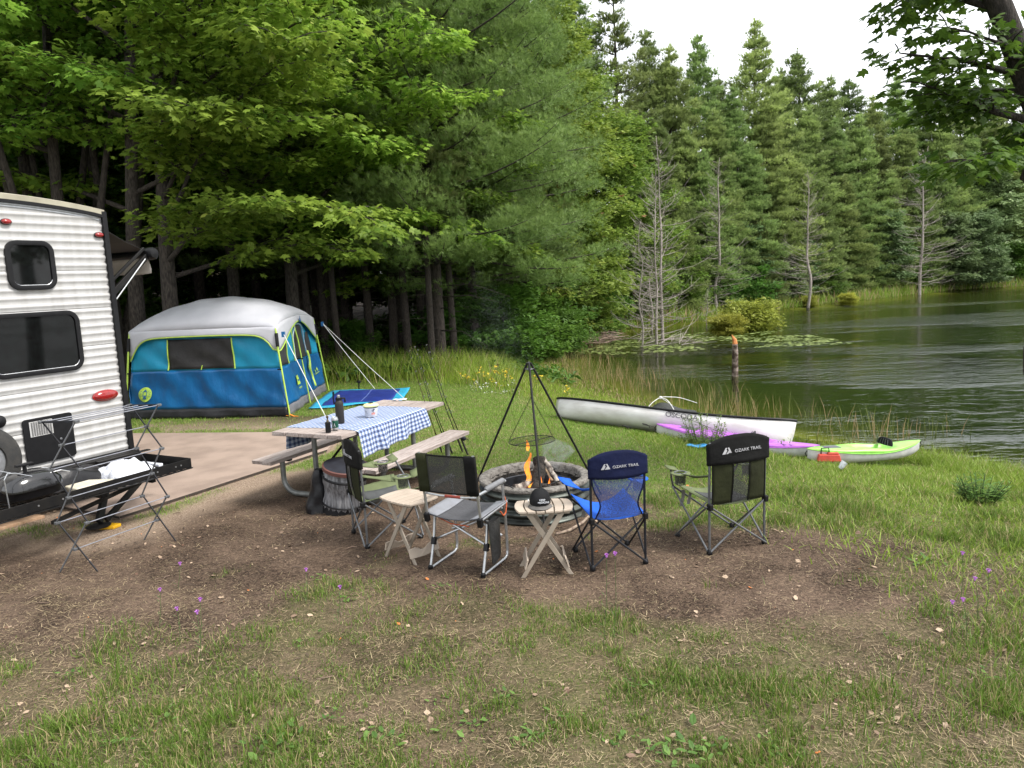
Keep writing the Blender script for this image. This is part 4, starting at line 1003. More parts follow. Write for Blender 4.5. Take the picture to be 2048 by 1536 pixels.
M_olv = fab('chair olive', (0.020,0.023,0.008), (0.014,0.016,0.006))
M_meshb = meshfab('mesh blue', (0.03,0.05,0.16), 0.42); M_meshk = meshfab('mesh black', (0.02,0.02,0.02), 0.42); M_meshg = meshfab('mesh green', (0.05,0.06,0.03), 0.36)
M_logo = mat('printed grey', (0.40,0.40,0.42), rough=0.6)
def quad_chair(loc, rz, w, d, h, pal, label, style, text=True, cup=(1,1)):
    """local: faces +Y, back posts at y=0"""
    root = empty('camp_chair', loc, rz, label, 'camp chair', 'camp chairs around the fire ring')
    Msteel, Mband, Mseat, Marm, Mmesh, Mside = pal
    hw = w/2; zs = 0.40; fw = hw*1.04; zf = 0.44
    BL, BR, FL, FR = Vector((-hw,0,0.02)), Vector((hw,0,0.02)), Vector((-fw,d,0.02)), Vector((fw,d,0.02))
    hb = 0.375
    for x in (-hw, hw):
        b = MB(); b.tube([(x,0,0.02),(x,0,0.45),(x*1.0,-0.015,h-0.03)], 0.0095, 8); b.build('back_post', Msteel, root, smooth=True)
    sFL, sFR = Vector((-fw-0.01, d+0.05, zf)), Vector((fw+0.01, d+0.05, zf))
    def X(a, b1, name='cross_leg'):
        q = MB(); q.tube([a, b1], 0.0078, 8); q.build(name, Msteel, root, smooth=True)
    X(BL+Vector((0,-0.012,0)), Vector((hw,-0.012,hb))); X(BR+Vector((0,-0.022,0)), Vector((-hw,-0.022,hb)))
    X(FL+Vector((0,0.012,0)), sFR+Vector((0,0,-0.02))); X(FR+Vector((0,0.022,0)), sFL+Vector((0,0.01,-0.02)))
    for s in (-1, 1):
        X(Vector((s*hw+s*0.012,0,0.02)), Vector((s*(fw+0.015), d+0.05, zf-0.02))); X(Vector((s*fw+s*0.022,d,0.02)), Vector((s*hw+s*0.02,0,hb)))
    b = MB()
    for p in (BL, BR, FL, FR): b = MB(); b.lathe([(0.020,-0.02),(0.022,-0.012),(0.018,0.012),(0.010,0.02)], p, 12); b.build('foot', M_black, root, smooth=True)
    b = MB()
    for p in (Vector((-hw,-0.01,hb)), Vector((hw,-0.01,hb))): b = MB(); b.box(p, (0.034,0.05,0.05)); b.build('hub', M_black, root, bevel=0.008)
    # arm posts: from the front seat corner up and slightly back
    za = 0.60
    atip = []
    for s in (-1, 1):
        a = Vector((s*(fw+0.01), d+0.05, zf-0.02)); t = Vector((s*(fw+0.075), d-0.03, za)); atip.append(t)
        b = MB(); b.tube([a, a.lerp(t,0.5)+Vector((s*0.006,0,0)), t], 0.0085, 8); b.build('arm_post', Msteel, root, smooth=True)
    # seat: sagging sling
    rows = []
    for j in range(15):
        v = j/14; row = []
        for i in range(15):
            u = i/14; xw = hw*0.98*(1-v) + (fw+0.005)*v
            z = (zs-0.005)*(1-v) + (zf+0.012)*v - 0.065*sin(pi*u)*(0.35+0.65*sin(pi*min(1,v*0.8))) - 0.03*v*sin(pi*u)
            y = -0.012 + (d+0.075)*v - 0.05*v*sin(pi*u)
            row.append(Vector(((2*u-1)*xw, y, z + 0.004*mnoise.noise((u*9,v*9,0)))))
        rows.append(row)
    b = MB(); b.grid(rows); seat = b.build('seat', Mseat, root, smooth=True, solid=0.006)
    if style != 'blue':
        b = MB(); b.grid([[p + Vector((0,0,0.0055)) for p in r[3:12]] for r in rows[2:12]]); b.build('seat_panel', M_chs, seat, smooth=True, solid=0.003)
    # backrest
    def bp(u, z):      # u -1..1
        v = (z-zs)/(h-zs)
        wdt = hw + 0.012
        return Vector((u*wdt, -0.012 - 0.045*(1-u*u)*(0.3+0.7*sin(pi*min(1,max(0,v)))) - 0.0*v, z))
    zb0 = zs + (h-zs)*0.60
    rows = []
    topz = lambda u: h - 0.035*abs(u)**3 - 0.02*u*u + 0.015
    if style == 'blue':
        b = MB(); b.grid([[bp(u, zb0 + 0.012*u*u + (topz(u)-zb0-0.012*u*u)*j/8) + Vector((0,0.004*mnoise.noise((u*5,j*0.6,1)),0)) for u in [-1.03+2.06*i/20 for i in range(21)]] for j in range(9)])
        band = b.build('backrest', Mband, root, smooth=True, solid=0.024)
        b = MB(); wu = lambda z: 0.92 - 0.26*math.exp(-((z-(zs+0.09))/0.10)**2)
        b.grid([[bp(u*wu(z), z) for u in [-1+2*i/14 for i in range(15)]] for z in [zs-0.01+(zb0-zs+0.03)*j/12 for j in range(13)]])
        b.build('mesh_panel', Mmesh, band, smooth=True)
        for s in (-1,1): b = MB(); b.tube([bp(s*wu(z), z) for z in [zs-0.01+(zb0-zs+0.02)*j/12 for j in range(13)]], 0.006, 6); b.build('binding', M_chn, band, smooth=True)
        lz = h - 0.095
    else:
        b = MB(); b.grid([[bp(u, zb0 + (topz(u)-zb0)*j/8) + Vector((0,0.006*mnoise.noise((u*5,j*0.6,1)),0)) for u in [-1.04+2.08*i/20 for i in range(21)]] for j in range(9)])
        band = b.build('backrest', Mband, root, smooth=True, solid=0.03)
        for s in (-1, 1):
            b = MB(); b.grid([[bp(s*(0.28 + 0.62*i/6) if True else 0, zs-0.01+(zb0-zs+0.02)*j/10) for i in range(7)] for j in range(11)]); b.build('side_panel', Mside, band, smooth=True, solid=0.006)
            b = MB(); b.tube([bp(s*0.28, zs-0.01+(zb0-zs+0.02)*j/10)+Vector((0,-0.004,0)) for j in range(11)], 0.005, 5); b.build('binding', M_chd, band); b = MB(); b.tube([bp(s*0.90, zs-0.01+(zb0-zs+0.02)*j/10)+Vector((0,-0.004,0)) for j in range(11)], 0.005, 5); b.build('binding', M_chd, band)
        b = MB(); b.grid([[bp(-0.28+0.56*i/8, zs-0.01+(zb0-zs+0.02)*j/10) for i in range(9)] for j in range(11)]); b.build('mesh_panel', Mmesh, band, smooth=True)
        lz = h - 0.10
    if text:
        o_ = bp(0.20, lz) + Vector((0,-0.022,0)); x = Vector((1,0.06,0)); M = frame_matrix(o_, x, (0,0,1))
        text_obj('OZARK TRAIL', w*0.066, M_logo, band, M, font_scale_x=1.2, extrude=0.0015)
        c = bp(-0.46, lz+0.004) + Vector((0,-0.0185,0)); s_ = w*0.080
        b = MB(); b.prism([c+Vector((-1.2*s_,0,-0.6*s_)), c+Vector((-0.55*s_,0,-0.6*s_)), c+Vector((-0.1*s_,0,0.1*s_)), c+Vector((-0.35*s_,0,0.25*s_)), c+Vector((-0.1*s_,0,0.55*s_)), c+Vector((-0.45*s_,0,0.6*s_))], (0,0.003,0))
        b.prism([c+Vector((-0.35*s_,0,-0.6*s_)), c+Vector((0.95*s_,0,-0.6*s_)), c+Vector((0.3*s_,0,0.6*s_)), c+Vector((0.0*s_,0,0.6*s_)), c+Vector((0.25*s_,0,0.05*s_))], (0,0.003,0)); b.build('logo', M_logo, band)
    # arms: straps widening to the front with a cup ring
    for s, tip in zip((-1,1), atip):
        a = Vector((s*hw, 0.0, za+0.015)); L = (tip-a)
        rows = []; per = Vector((L.y, -L.x, 0)).normalized()
        for i in range(15):
            f = i/14; p = a + L*f*1.04; p.z += -0.035*sin(pi*f) + (0.01 if f > 0.95 else 0)
            ww = 0.012 + 0.045*min(1, max(0, (f-0.25)/0.35))
            tw = 0.8 - 0.5*min(1, f*1.4)
            rows.append([p - per*ww*cos(tw) + Zv*(-s)*ww*sin(tw)*-1*s, p, p + per*ww*cos(tw) - Zv*ww*sin(tw)*(1)])
        k = 0 if s < 0 else 1
        b = MB(); 
        if cup[k]:
            b.grid(rows[:8]); b.grid(rows[7:9])
            ring = rows[10][1]; rr = 0.045
            o1 = []; o2 = []
            for q in range(20):
                an = 2*pi*q/20; o1.append(ring + Vector((rr*cos(an), rr*sin(an)*1.0, 0.002))); 
                e = ring + Vector((0.078*cos(an), 0.085*sin(an), -0.002)); o2.append(e)
            b.grid([o1, o2], closed=True); b.grid(rows[12:])
        else: b.grid(rows)
        arm = b.build('armrest', Marm, root, smooth=True, solid=0.006)
        if cup[k]:
            b = MB(); b.tube([ring + Vector((rr*cos(2*pi*q/20), rr*sin(2*pi*q/20), 0.004)) for q in range(20)], 0.005, 6, closed=True); b.build('cup_rim', M_gsteel if style != 'blue' else M_chn, arm, smooth=True)
            b = MB(); b.lathe([(0.034,-0.095),(0.040,-0.09),(0.044,-0.005)], ring, 16, cap=False); b.build('cup_net', M_meshk, arm, smooth=True)
    return root
PALB = (M_dsteel, M_chn, M_chb, M_chb, M_meshb, M_chn); PALG = (M_gsteel, M_chd, M_chg, M_chg, M_meshk, M_olv)
blue_chair = quad_chair((0.735,5.24,0), radians(12), 0.415, 0.40, 0.875, PALB, 'bright blue camp chair with navy headband facing the fire', 'blue', cup=(0,1))
green_r = quad_chair((1.685,5.485,0), radians(19), 0.50, 0.43, 0.90, PALG, 'olive and black camp chair right of the blue one, back to camera', 'green')
green_l = quad_chair((-1.35,6.065,0), radians(-64), 0.455, 0.46, 0.86, PALG, 'olive camp chair seen from its side beside the tan folding table', 'green')
# pale strap tags hanging at the front of two chairs
for c, x, y in ((green_r, -0.24, 0.40), (green_r, -0.16, 0.42), (blue_chair, -0.14, 0.42)):
    b = MB(); b.grid([[Vector((x+0.03*i+0.006*sin(j), y+0.004*j, 0.40-0.028*j)) for i in (0, 1)] for j in range(6)]); b.build('strap_tag', mat('worn grey webbing', (0.28,0.28,0.27), rough=0.8), c, solid=0.003)

# ================================================================== DIRECTOR CHAIR
dc = empty('director_chair', (-0.475,5.245,0), radians(-26), 'grey aluminium director chair with dark mesh back and side pouch', 'director chair')
w, d = 0.45, 0.42; hw = w/2
for s in (-1, 1):
    b = MB(); x = s*hw
    b.tube([(x,-0.0,0.015),(x,0.36,0.015),(x,0.40,0.03),(x,0.41,0.07),(x,0.40,0.30),(x,0.375,0.60)], 0.011, 10); b.build('leg_frame', M_silver, dc, smooth=True, sharp=60)
    b = MB(); b.tube([(x,0.0,0.015),(x,0.07,0.22),(x,0.105,0.405)], 0.011, 10); b.build('rear_leg', M_silver, dc, smooth=True)
    b = MB(); b.tube([(x*1.02,-0.02,0.43),(x*1.02,0.42,0.45)], 0.012, 10); b.build('seat_rail', M_silver, dc, smooth=True)
    b = MB(); b.tube([(x,0.01,0.40),(x,-0.02,0.62),(x,-0.06,0.925)], 0.011, 10); b.build('back_post', M_silver, dc, smooth=True)
    b = MB(); b.tube([(x,-0.02,0.625),(x,0.42,0.615)], 0.012, 10); ar = b.build('armrest', M_silver, dc, smooth=True)
    b = MB(); b.tube([(x,0.10,0.632),(x,0.12,0.634),(x,0.38,0.630),(x,0.40,0.625)], [0.012,0.021,0.021,0.014], 12); b.build('pad', mat('grey foam', (0.16,0.165,0.175), rough=0.7), ar, smooth=True)
    b = MB(); b.lathe([(0.018,0),(0.02,0.03),(0.013,0.04)], (x,0,0), 12); b.bar((x,0.06,0.18),(x,0.08,0.235),0.034,0.034); b.bar((x,0.0,0.385),(x,-0.01,0.45),0.036,0.036); b.build('joint', M_black, dc, bevel=0.004)
for y in (0.10, 0.34):
    for s in (-1, 1):
        b = MB(); b.tube([(s*hw, y+0.01*s, 0.425),(-s*hw, y+0.01*s, 0.21)], 0.009, 8); b.build('cross_brace', M_silver, dc, smooth=True)
b = MB(); b.tube([(-hw,0.005,0.60),(-0.1,0.0,0.592),(0.1,0.0,0.592),(hw,0.005,0.60)], 0.008, 8); bar_ = b.build('back_bar', M_silver, dc, smooth=True)
b = MB(); b.tube([(-0.06,-0.001,0.592),(0.07,-0.001,0.592)], 0.011, 8); b.build('red_clip', mat('dull red', (0.25,0.035,0.02), rough=0.5), bar_)
b = MB(); b.grid([[Vector((x, -0.035-0.1*(z-0.62)-0.02*(1-(x/hw)**2), z)) for x in [-hw*0.72+hw*1.44*i/10 for i in range(11)]] for z in [0.635+0.275*j/6 for j in range(7)]]); bk = b.build('backrest', meshfab('mesh charcoal', (0.03,0.03,0.028), 0.26), dc, smooth=True)
for s in (-1, 1):
    b = MB(); b.grid([[Vector((s*hw*(0.70+0.38*i/4), -0.04-0.1*(z-0.62), z)) for i in range(5)] for z in [0.63+0.29*j/6 for j in range(7)]]); b.build('back_sleeve', M_chd if s > 0 else M_olv, bk, smooth=True, solid=0.03)
for z in (0.633, 0.915): b = MB(); b.tube([Vector((x, -0.035-0.1*(z-0.62)-0.02*(1-(x/hw)**2), z)) for x in [-hw+2*hw*i/12 for i in range(13)]], 0.006, 6); b.build('back_hem', M_chd, bk)
b = MB(); b.grid([[Vector((hw*1.04*u, v*0.42, 0.445 - 0.045*(1-u*u)*(0.7+0.3*sin(pi*v/1.0)) + 0.01*v)) for u in [-1+2*i/14 for i in range(15)]] for v in [j/10 for j in range(11)]]); st = b.build('seat', mat('seat charcoal', (0.055,0.056,0.062), (0.045,0.045,0.05), rough=0.8, bump=0.3), dc, smooth=True, solid=0.006)
for s in (-1, 1):
    b = MB(); b.grid([[Vector((s*hw*(0.62+0.46*i/5), v*0.42, 0.452 - 0.045*(1-(0.62+0.46*i/5)**2)*(0.7+0.3*sin(pi*v)) + 0.01*v)) for i in range(6)] for v in [j/10 for j in range(11)]]); b.build('seat_edge', mat('seat light grey', (0.20,0.21,0.235), (0.17,0.175,0.19), rough=0.8), st, smooth=True, solid=0.004)
b = MB(); b.tube([(hw+0.01,0.30,0.41),(hw+0.02,0.33,0.37),(hw+0.02,0.37,0.38),(hw+0.015,0.40,0.44),(hw,0.40,0.50)], 0.006, 6); b.tube([(-hw+0.06,0.06,0.40),(-0.05,0.05,0.365),(0.1,0.05,0.36)], 0.005, 5); b.build('orange_strap', mat('orange webbing', (0.50,0.10,0.03), rough=0.6), dc)
b = MB(); rows = []
for j in range(9):
    z = 0.41 - 0.30*j/8; ww = 0.085 - 0.02*(j/8); rows.append([Vector((hw+0.035+0.012*sin(k*1.3), 0.13+ww*cos(2*pi*k/14)*1.0, z)) if False else Vector((hw+0.045+0.022*sin(2*pi*k/14), 0.12+0.02*j/8+ww*cos(2*pi*k/14), z + 0.03*(j==8)*cos(2*pi*k/14))) for k in range(14)])
b.grid(rows, closed=True); b.add(rows[-1], [tuple(range(14))]); b.build('side_pouch', mat('pouch black', (0.014,0.015,0.016), (0.03,0.03,0.03), rough=0.5, bump=0.3), dc, smooth=True)
b = MB(); b.tube([(hw+0.012,0.04,0.43),(hw+0.03,0.05,0.40)], 0.008, 5); b.build('pouch_clip', M_black, dc)

# ================================================================== FOLDING SIDE TABLES
M_resin = mat('tan resin', (0.40,0.335,0.27), (0.34,0.28,0.225), rough=0.55, scale=8); M_resind = mat('tan resin legs', (0.30,0.255,0.205), (0.25,0.21,0.165), rough=0.6, scale=8)
def side_table(loc, rz, label, sx, sy, h):
    root = empty('folding_side_table', loc, rz, label, 'side table', 'tan folding side tables')
    n = 6; sw_ = sx/n
    b = MB()
    for k in range(n):
        x0 = -sx/2 + sw_*k + 0.004; x1 = x0 + sw_ - 0.008
        c0 = lambda x: (sy/2)*(1-0.16*abs(2*x/sx)**2.2)
        bow = lambda x, y: x*(1+0.13*(1-(2*y/sy)**2)) if abs(x) > 0.01 else x
        a = []; c = []
        m_ = 8
        for i in range(m_+1):
            f = -1+2*i/m_; a.append(Vector((bow(x0, f*sy/2), f*c0(x0), h-0.016))); c.append(Vector((bow(x1, f*sy/2), f*c0(x1), h-0.016)))
        b.prism(a + c[::-1], (0,0,0.016))
    top = b.build('top', M_resin, root, bevel=0.003)
    b = MB()
    for y in (-sy*0.36, sy*0.36, 0): b.bar((-sx*0.46, y, h-0.026), (sx*0.46, y, h-0.026), 0.014, 0.018)
    b.build('top_rail', M_resind, top)
    for y in (-sy*0.36, sy*0.36):
        for s in (-1, 1):
            q = MB(); yy = y + s*0.009; q.bar((s*sx*0.44, yy, 0.0), (-s*sx*0.30, yy, h-0.03), 0.012, 0.036, (0,1,0)) if False else q.prism([(s*sx*0.50, yy-0.006, 0.0),(s*sx*0.415, yy-0.006, 0.0),(-s*sx*0.36, yy-0.006, h-0.03),(-s*sx*0.24, yy-0.006, h-0.03)], (0,0.012,0))
            q.build('leg', M_resind, root, bevel=0.002)
    for s in (-1, 1):
        q = MB(); x = s*sx*0.395; zc = 0.10
        poly = []
        for i in range(13):
            f = -1+2*i/12; y = f*sy*0.44; poly.append(Vector((x, y, zc-0.045+0.012*abs(f))))
        for i in range(13):
            f = 1-2*i/12; y = f*sy*0.44; poly.append(Vector((x - s*0.02, y, zc+0.035 - 0.032*max(0, 1-(abs(f)/0.35)**2)**0.5 )))
        q.prism(poly, (s*0.012,0,0)); q.build('foot_brace', M_resin, root, bevel=0.002)
    return root
side_table((0.19,5.24,0), radians(2), 'tan slatted folding table with the black cap on it', 0.385, 0.31, 0.50)
side_table((-0.85,5.62,0), radians(-43), 'tan slatted folding table with empty top beside director chair', 0.385, 0.33, 0.50)
# cap
cp = empty('baseball_cap', (0.165,5.22,0.502), radians(-4), 'black flat brim cap with white lettering on the tan table', 'cap')
b = MB(); rows = []
for j in range(10):
    a = (pi/2)*j/9; rows.append([Vector((0.078*cos(a)**0.75*cos(t), 0.095*cos(a)**0.75*sin(t)+0.02, 0.018+0.105*sin(a))) for t in [2*pi*k/32 for k in range(32)]])
b.grid(rows[:-1], closed=True); b.add(rows[-2], [tuple(range(32))]); crown = b.build('crown', mat('cap black', (0.005,0.005,0.006), (0.014,0.014,0.015), rough=0.8, scale=8, bump=0.3, spec=0.15), cp, smooth=True)
b = MB(); rows = []
for j in range(7):
    f = j/6; rows.append([Vector(((0.082+0.012*f)*sin(t), 0.02-(0.088+0.062*f*cos(t*0.75))*cos(t)-0.0, 0.014-0.010*f*0.6 - 0.012*abs(sin(t))*f)) for t in [radians(-72+144*k/20) for k in range(21)]])
b.grid(rows); b.build('brim', mat('cap brim', (0.10,0.095,0.09), (0.07,0.065,0.06), rough=0.7), cp, smooth=True, solid=0.005)
b = MB(); b.lathe([(0.007,0.122),(0.004,0.128),(0.001,0.129)], (0,0.02,0), 10); b.build('button', M_black, cp)
def capM(x, z): return frame_matrix(Vector((x, 0.02-0.098*sqrt(max(0.05,1-(x/0.081)**2)) + 0.014*(z/0.1)**2-0.002, z)), (1, 0.55*x/0.078, 0), (0, 0.18, 1))
text_obj('KEEP', 0.020, M_bag, crown, capM(0.020, 0.062), extrude=0.001); text_obj('MEDICINE', 0.0185, M_bag, crown, capM(0.028, 0.044), extrude=0.001)
b = MB(); b.tube([(-0.084,0.0,0.028),(-0.087,-0.005,0.04),(-0.084,-0.01,0.052),(-0.084,-0.02,0.045),(-0.085,-0.012,0.034)], 0.003, 5); b.build('side_patch', M_bag, crown)

# ================================================================== FIRE RING
RC = Vector((0.17, 6.72, 0)); RR = 0.515; RH = 0.33
fr_ = empty('fire_ring', RC, 0, 'round corrugated steel fire ring topped with rough concrete rim', 'fire ring')
b = MB(); prof = []
for k in range(61):
    z = RH*0.92*k/60; prof.append((RR-0.010 + 0.016*sin(2*pi*z/0.075), z))
b.lathe(prof, n=96, cap=False); b.build('corrugated_wall', mat('galvanised weathered', (0.11,0.125,0.11), (0.012,0.014,0.012), rough=0.45, metal=0.55, scale=5, stretch=(1,1,3), lo=0.42, hi=0.72, bump=0.1), fr_, smooth=True)
b = MB(); rows = []
prof = [(RR+0.002, RH-0.035),(RR+0.006, RH-0.022),(RR+0.002, RH-0.006),(RR-0.006, RH),(RR-0.04, RH+0.001),(RR-0.072, RH),(RR-0.084, RH-0.010),(RR-0.092, RH-0.04),(RR-0.10,RH-0.07)]
for i, (r, z) in enumerate(prof):
    rows.append([Vector(((r+0.004*mnoise.noise((cos(t)*9,sin(t)*9,z*30)))*cos(t), (r+0.004*mnoise.noise((cos(t)*9,sin(t)*9,z*30)))*sin(t), z+0.004*mnoise.noise((cos(t)*9,sin(t)*9,i)))) for t in [2*pi*k/120 for k in range(120)]])
b.grid(rows, closed=True); b.build('concrete_rim', mat('rough concrete', (0.20,0.185,0.165), (0.055,0.048,0.042), rough=0.95, scale=30, bump=0.6, bscale=70, lo=0.30, hi=0.62), fr_, smooth=True)
b = MB(); rows = []
for i in range(8):
    z = RH-0.045 - 0.21*i/7
    rows.append([Vector(((RR-0.092 - 0.03*i/7 + 0.022*mnoise.noise((cos(t)*11,sin(t)*11,z*28)))*cos(t), (RR-0.092-0.03*i/7 + 0.022*mnoise.noise((cos(t)*11,sin(t)*11,z*28)))*sin(t), z)) for t in [2*pi*k/140 for k in range(140)]])
b.grid(rows, closed=True); b.build('charred_lining', mat('charred stone', (0.055,0.046,0.038), (0.010,0.009,0.008), rough=0.95, scale=16, bump=1.0, bscale=45, lo=0.4, hi=0.65), fr_, smooth=True)
b = MB(); b.lathe([(0.365,RH-0.20),(0.365,RH-0.095),(0.372,RH-0.09),(0.378,RH-0.095),(0.378,RH-0.2)], n=72, cap=False); b.build('inner_ring', mat('burnt steel', (0.05,0.055,0.065), (0.02,0.02,0.022), rough=0.5, metal=0.6, scale=9), fr_, smooth=True)
b = MB(); rows = []
for i in range(13):
    r = 0.40*i/12
    rows.append([Vector((r*cos(t), r*sin(t), 0.145 + 0.05*math.exp(-(r/0.2)**2) + 0.02*mnoise.noise((r*cos(t)*14, r*sin(t)*14, 0)))) for t in [2*pi*k/60 for k in range(60)]])
b.grid(rows, closed=True); b.build('ash_bed', mat('ash', (0.17,0.17,0.18), (0.03,0.03,0.032), rough=1, scale=18, bump=0.8, lo=0.4, hi=0.62), fr_, smooth=True)
b = MB(); b.tube([(0.42,-0.16,RH+0.0),(0.33,-0.05,RH-0.03),(0.10,-0.38,RH+0.005)], 0.006, 6); b.tube([(-0.20,-0.46,RH+0.01),(-0.28,-0.36,RH+0.03),(-0.24,-0.2,RH-0.05)], 0.0045, 6)
b.build('ring_handle', M_blackm, fr_, smooth=True)

def char_mat():
    return mat('charred bark', (0.035,0.028,0.022), (0.008,0.007,0.006), rough=0.95, scale=20, bump=0.9, bscale=50)
M_ash = mat('ashy wood', (0.38,0.34,0.29), (0.08,0.06,0.05), rough=0.9, scale=22, bump=0.6, lo=0.4, hi=0.6); M_pale = mat('split wood', (0.42,0.30,0.19), (0.25,0.16,0.09), rough=0.85, scale=7, stretch=(1,1,6))
def log(a, b_, r, m, label, wob=0.01):
    a = RC + Vector(a) + Vector((0,0,0.045)); b_ = RC + Vector(b_) + Vector((0,0,0.045)); n = 8; rr = random.Random(hash(label) & 255)
    q = MB(); q.tube([a.lerp(b_, k/n) + Vector((rr.uniform(-wob,wob), rr.uniform(-wob,wob), rr.uniform(-wob,wob))) for k in range(n+1)], [r*(0.85+0.3*rr.random()) for k in range(n+1)], 9)
    o = q.build('firewood_log', m, None, smooth=True, sharp=60); tag(o, label, 'firewood', 'logs burning in the fire ring')
log((-0.19,-0.16,0.21), (0.02,0.02,0.225), 0.030, M_ash, 'ash whitened log pointing left in the fire ring', 0.006)
log((0.02,-0.12,0.18), (0.06,0.10,0.42), 0.058, char_mat(), 'thick blackened log standing in the middle of the fire')
log((0.10,0.08,0.42), (0.24,-0.16,0.20), 0.020, M_ash, 'thin pale stick leaning right over the burning logs', 0.006)
log((0.06,0.10,0.40), (0.19,-0.14,0.20), 0.014, M_pale, 'bare split stick propped beside the black log', 0.004)
log((0.16,-0.13,0.215), (0.27,-0.03,0.225), 0.036, char_mat(), 'short charred log end at the right of the fire', 0.006)
log((-0.10,0.06,0.19), (0.14,-0.20,0.20), 0.034, char_mat(), 'burnt log lying low across the ash', 0.006)
# flames
def flame_mat(c1, c2, st):
    m = bpy.data.materials.new('flame'); m.use_nodes = True; t = m.node_tree; N = t.nodes; N.clear()
    out = N.new('ShaderNodeOutputMaterial'); tc = N.new('ShaderNodeTexCoord'); sp = N.new('ShaderNodeSeparateXYZ'); t.links.new(tc.outputs['Generated'], sp.inputs[0])
    r = N.new('ShaderNodeValToRGB'); e = r.color_ramp.elements; e[0].position = 0.0; e[0].color = c1+(1,); e[1].position = 1.0; e[1].color = c2+(1,); t.links.new(sp.outputs['Z'], r.inputs[0])
    em = N.new('ShaderNodeEmission'); em.inputs['Strength'].default_value = st; t.links.new(r.outputs[0], em.inputs['Color'])
    tp_ = N.new('ShaderNodeBsdfTransparent'); nz = N.new('ShaderNodeTexNoise'); nz.inputs['Scale'].default_value = 14; nz.inputs['Detail'].default_value = 3; nz.inputs['Distortion'].default_value = 1.5
    mp = N.new('ShaderNodeMapping'); mp.inputs['Scale'].default_value = (1,1,0.35); t.links.new(tc.outputs['Object'], mp.inputs[0]); t.links.new(mp.outputs[0], nz.inputs['Vector'])
    mr = N.new('ShaderNodeMapRange'); mr.inputs[1].default_value = 0.36; mr.inputs[2].default_value = 0.62; t.links.new(nz.outputs['Fac'], mr.inputs[0])
    mx = N.new('ShaderNodeMixShader'); t.links.new(mr.outputs[0], mx.inputs[0]); t.links.new(tp_.outputs[0], mx.inputs[1]); t.links.new(em.outputs[0], mx.inputs[2]); t.links.new(mx.outputs[0], out.inputs[0]); return m
M_fl = flame_mat((1.0,0.42,0.06), (1.0,0.16,0.015), 1.15)
def flame(pts, rs, label):
    q = MB(); rows = []
    for i, (p, r) in enumerate(zip(pts, rs)):
        rows.append([RC + Vector(p) + Vector((0,0,0.045 if p[2] < 0.3 else 0.01)) + Vector((r*0.85*(1+0.3*sin(k*1.7+i))*cos(2*pi*k/12), 0.6*r*(1+0.3*cos(k*2.1+i))*sin(2*pi*k/12), 0.01*sin(k*2.5))) for k in range(12)])
    q.grid(rows, closed=True); o = q.build('flame', M_fl, None, smooth=True, sub=1); tag(o, label, 'flame', 'flames of the campfire'); return o
flame([(-0.055,-0.06,0.19),(-0.06,-0.04,0.25),(-0.045,-0.03,0.31),(-0.07,-0.03,0.37),(-0.062,-0.03,0.43),(-0.030,-0.03,0.48),(-0.025,-0.03,0.52),(-0.028,-0.03,0.54)], [0.040,0.034,0.020,0.030,0.034,0.016,0.016,0.002], 'tallest orange flame rising from the logs')
flame([(-0.05,-0.02,0.555),(-0.055,-0.02,0.585),(-0.048,-0.02,0.61),(-0.06,-0.02,0.655)], [0.012,0.024,0.014,0.002], 'loose tip of flame floating just above the tallest one')
flame([(-0.01,-0.10,0.19),(-0.015,-0.10,0.225),(-0.005,-0.09,0.26)], [0.035,0.028,0.003], 'low orange flame at the foot of the black log')
flame([(0.045,-0.12,0.19),(0.05,-0.12,0.24),(0.055,-0.11,0.295)], [0.020,0.018,0.002], 'narrow flame in front of the black log')
flame([(0.13,-0.13,0.19),(0.132,-0.13,0.23),(0.135,-0.12,0.275)], [0.026,0.020,0.002], 'small flame at the right between sticks and charred log')
M_em = mat('ember', (0.5,0.08,0.02), rough=0.9); M_em.node_tree.nodes['Principled BSDF'].inputs['Emission Color'].default_value = (1,0.12,0.02,1); M_em.node_tree.nodes['Principled BSDF'].inputs['Emission Strength'].default_value = 0.6
q = MB(); rr = random.Random(3)
for k in range(26):
    c = RC + Vector((rr.gauss(-0.01,0.07), rr.gauss(-0.10,0.05), 0.205+rr.random()*0.03)); s = rr.uniform(0.008,0.02)
    q.box(c, (s,s*1.2,s*0.8), Matrix.Rotation(rr.random()*3, 3, (rr.random(),rr.random(),1)))
o = q.build('embers', M_em, None); tag(o, 'glowing embers under the logs', 'embers', kind='stuff')
b = MB(); b.tube([G(1112,1068,0.02),G(1140,1060,0.025),G(1165,1045,0.03),G(1185,1025,0.03),G(1215,1012,0.06)], [0.010,0.013,0.012,0.010,0.006], 8); o = b.build('fallen_stick', mat('barkless stick', (0.34,0.27,0.2), (0.13,0.09,0.07), rough=0.9, scale=25), None, smooth=True); tag(o, 'crooked pale stick on dirt at the base of the fire ring', 'stick')

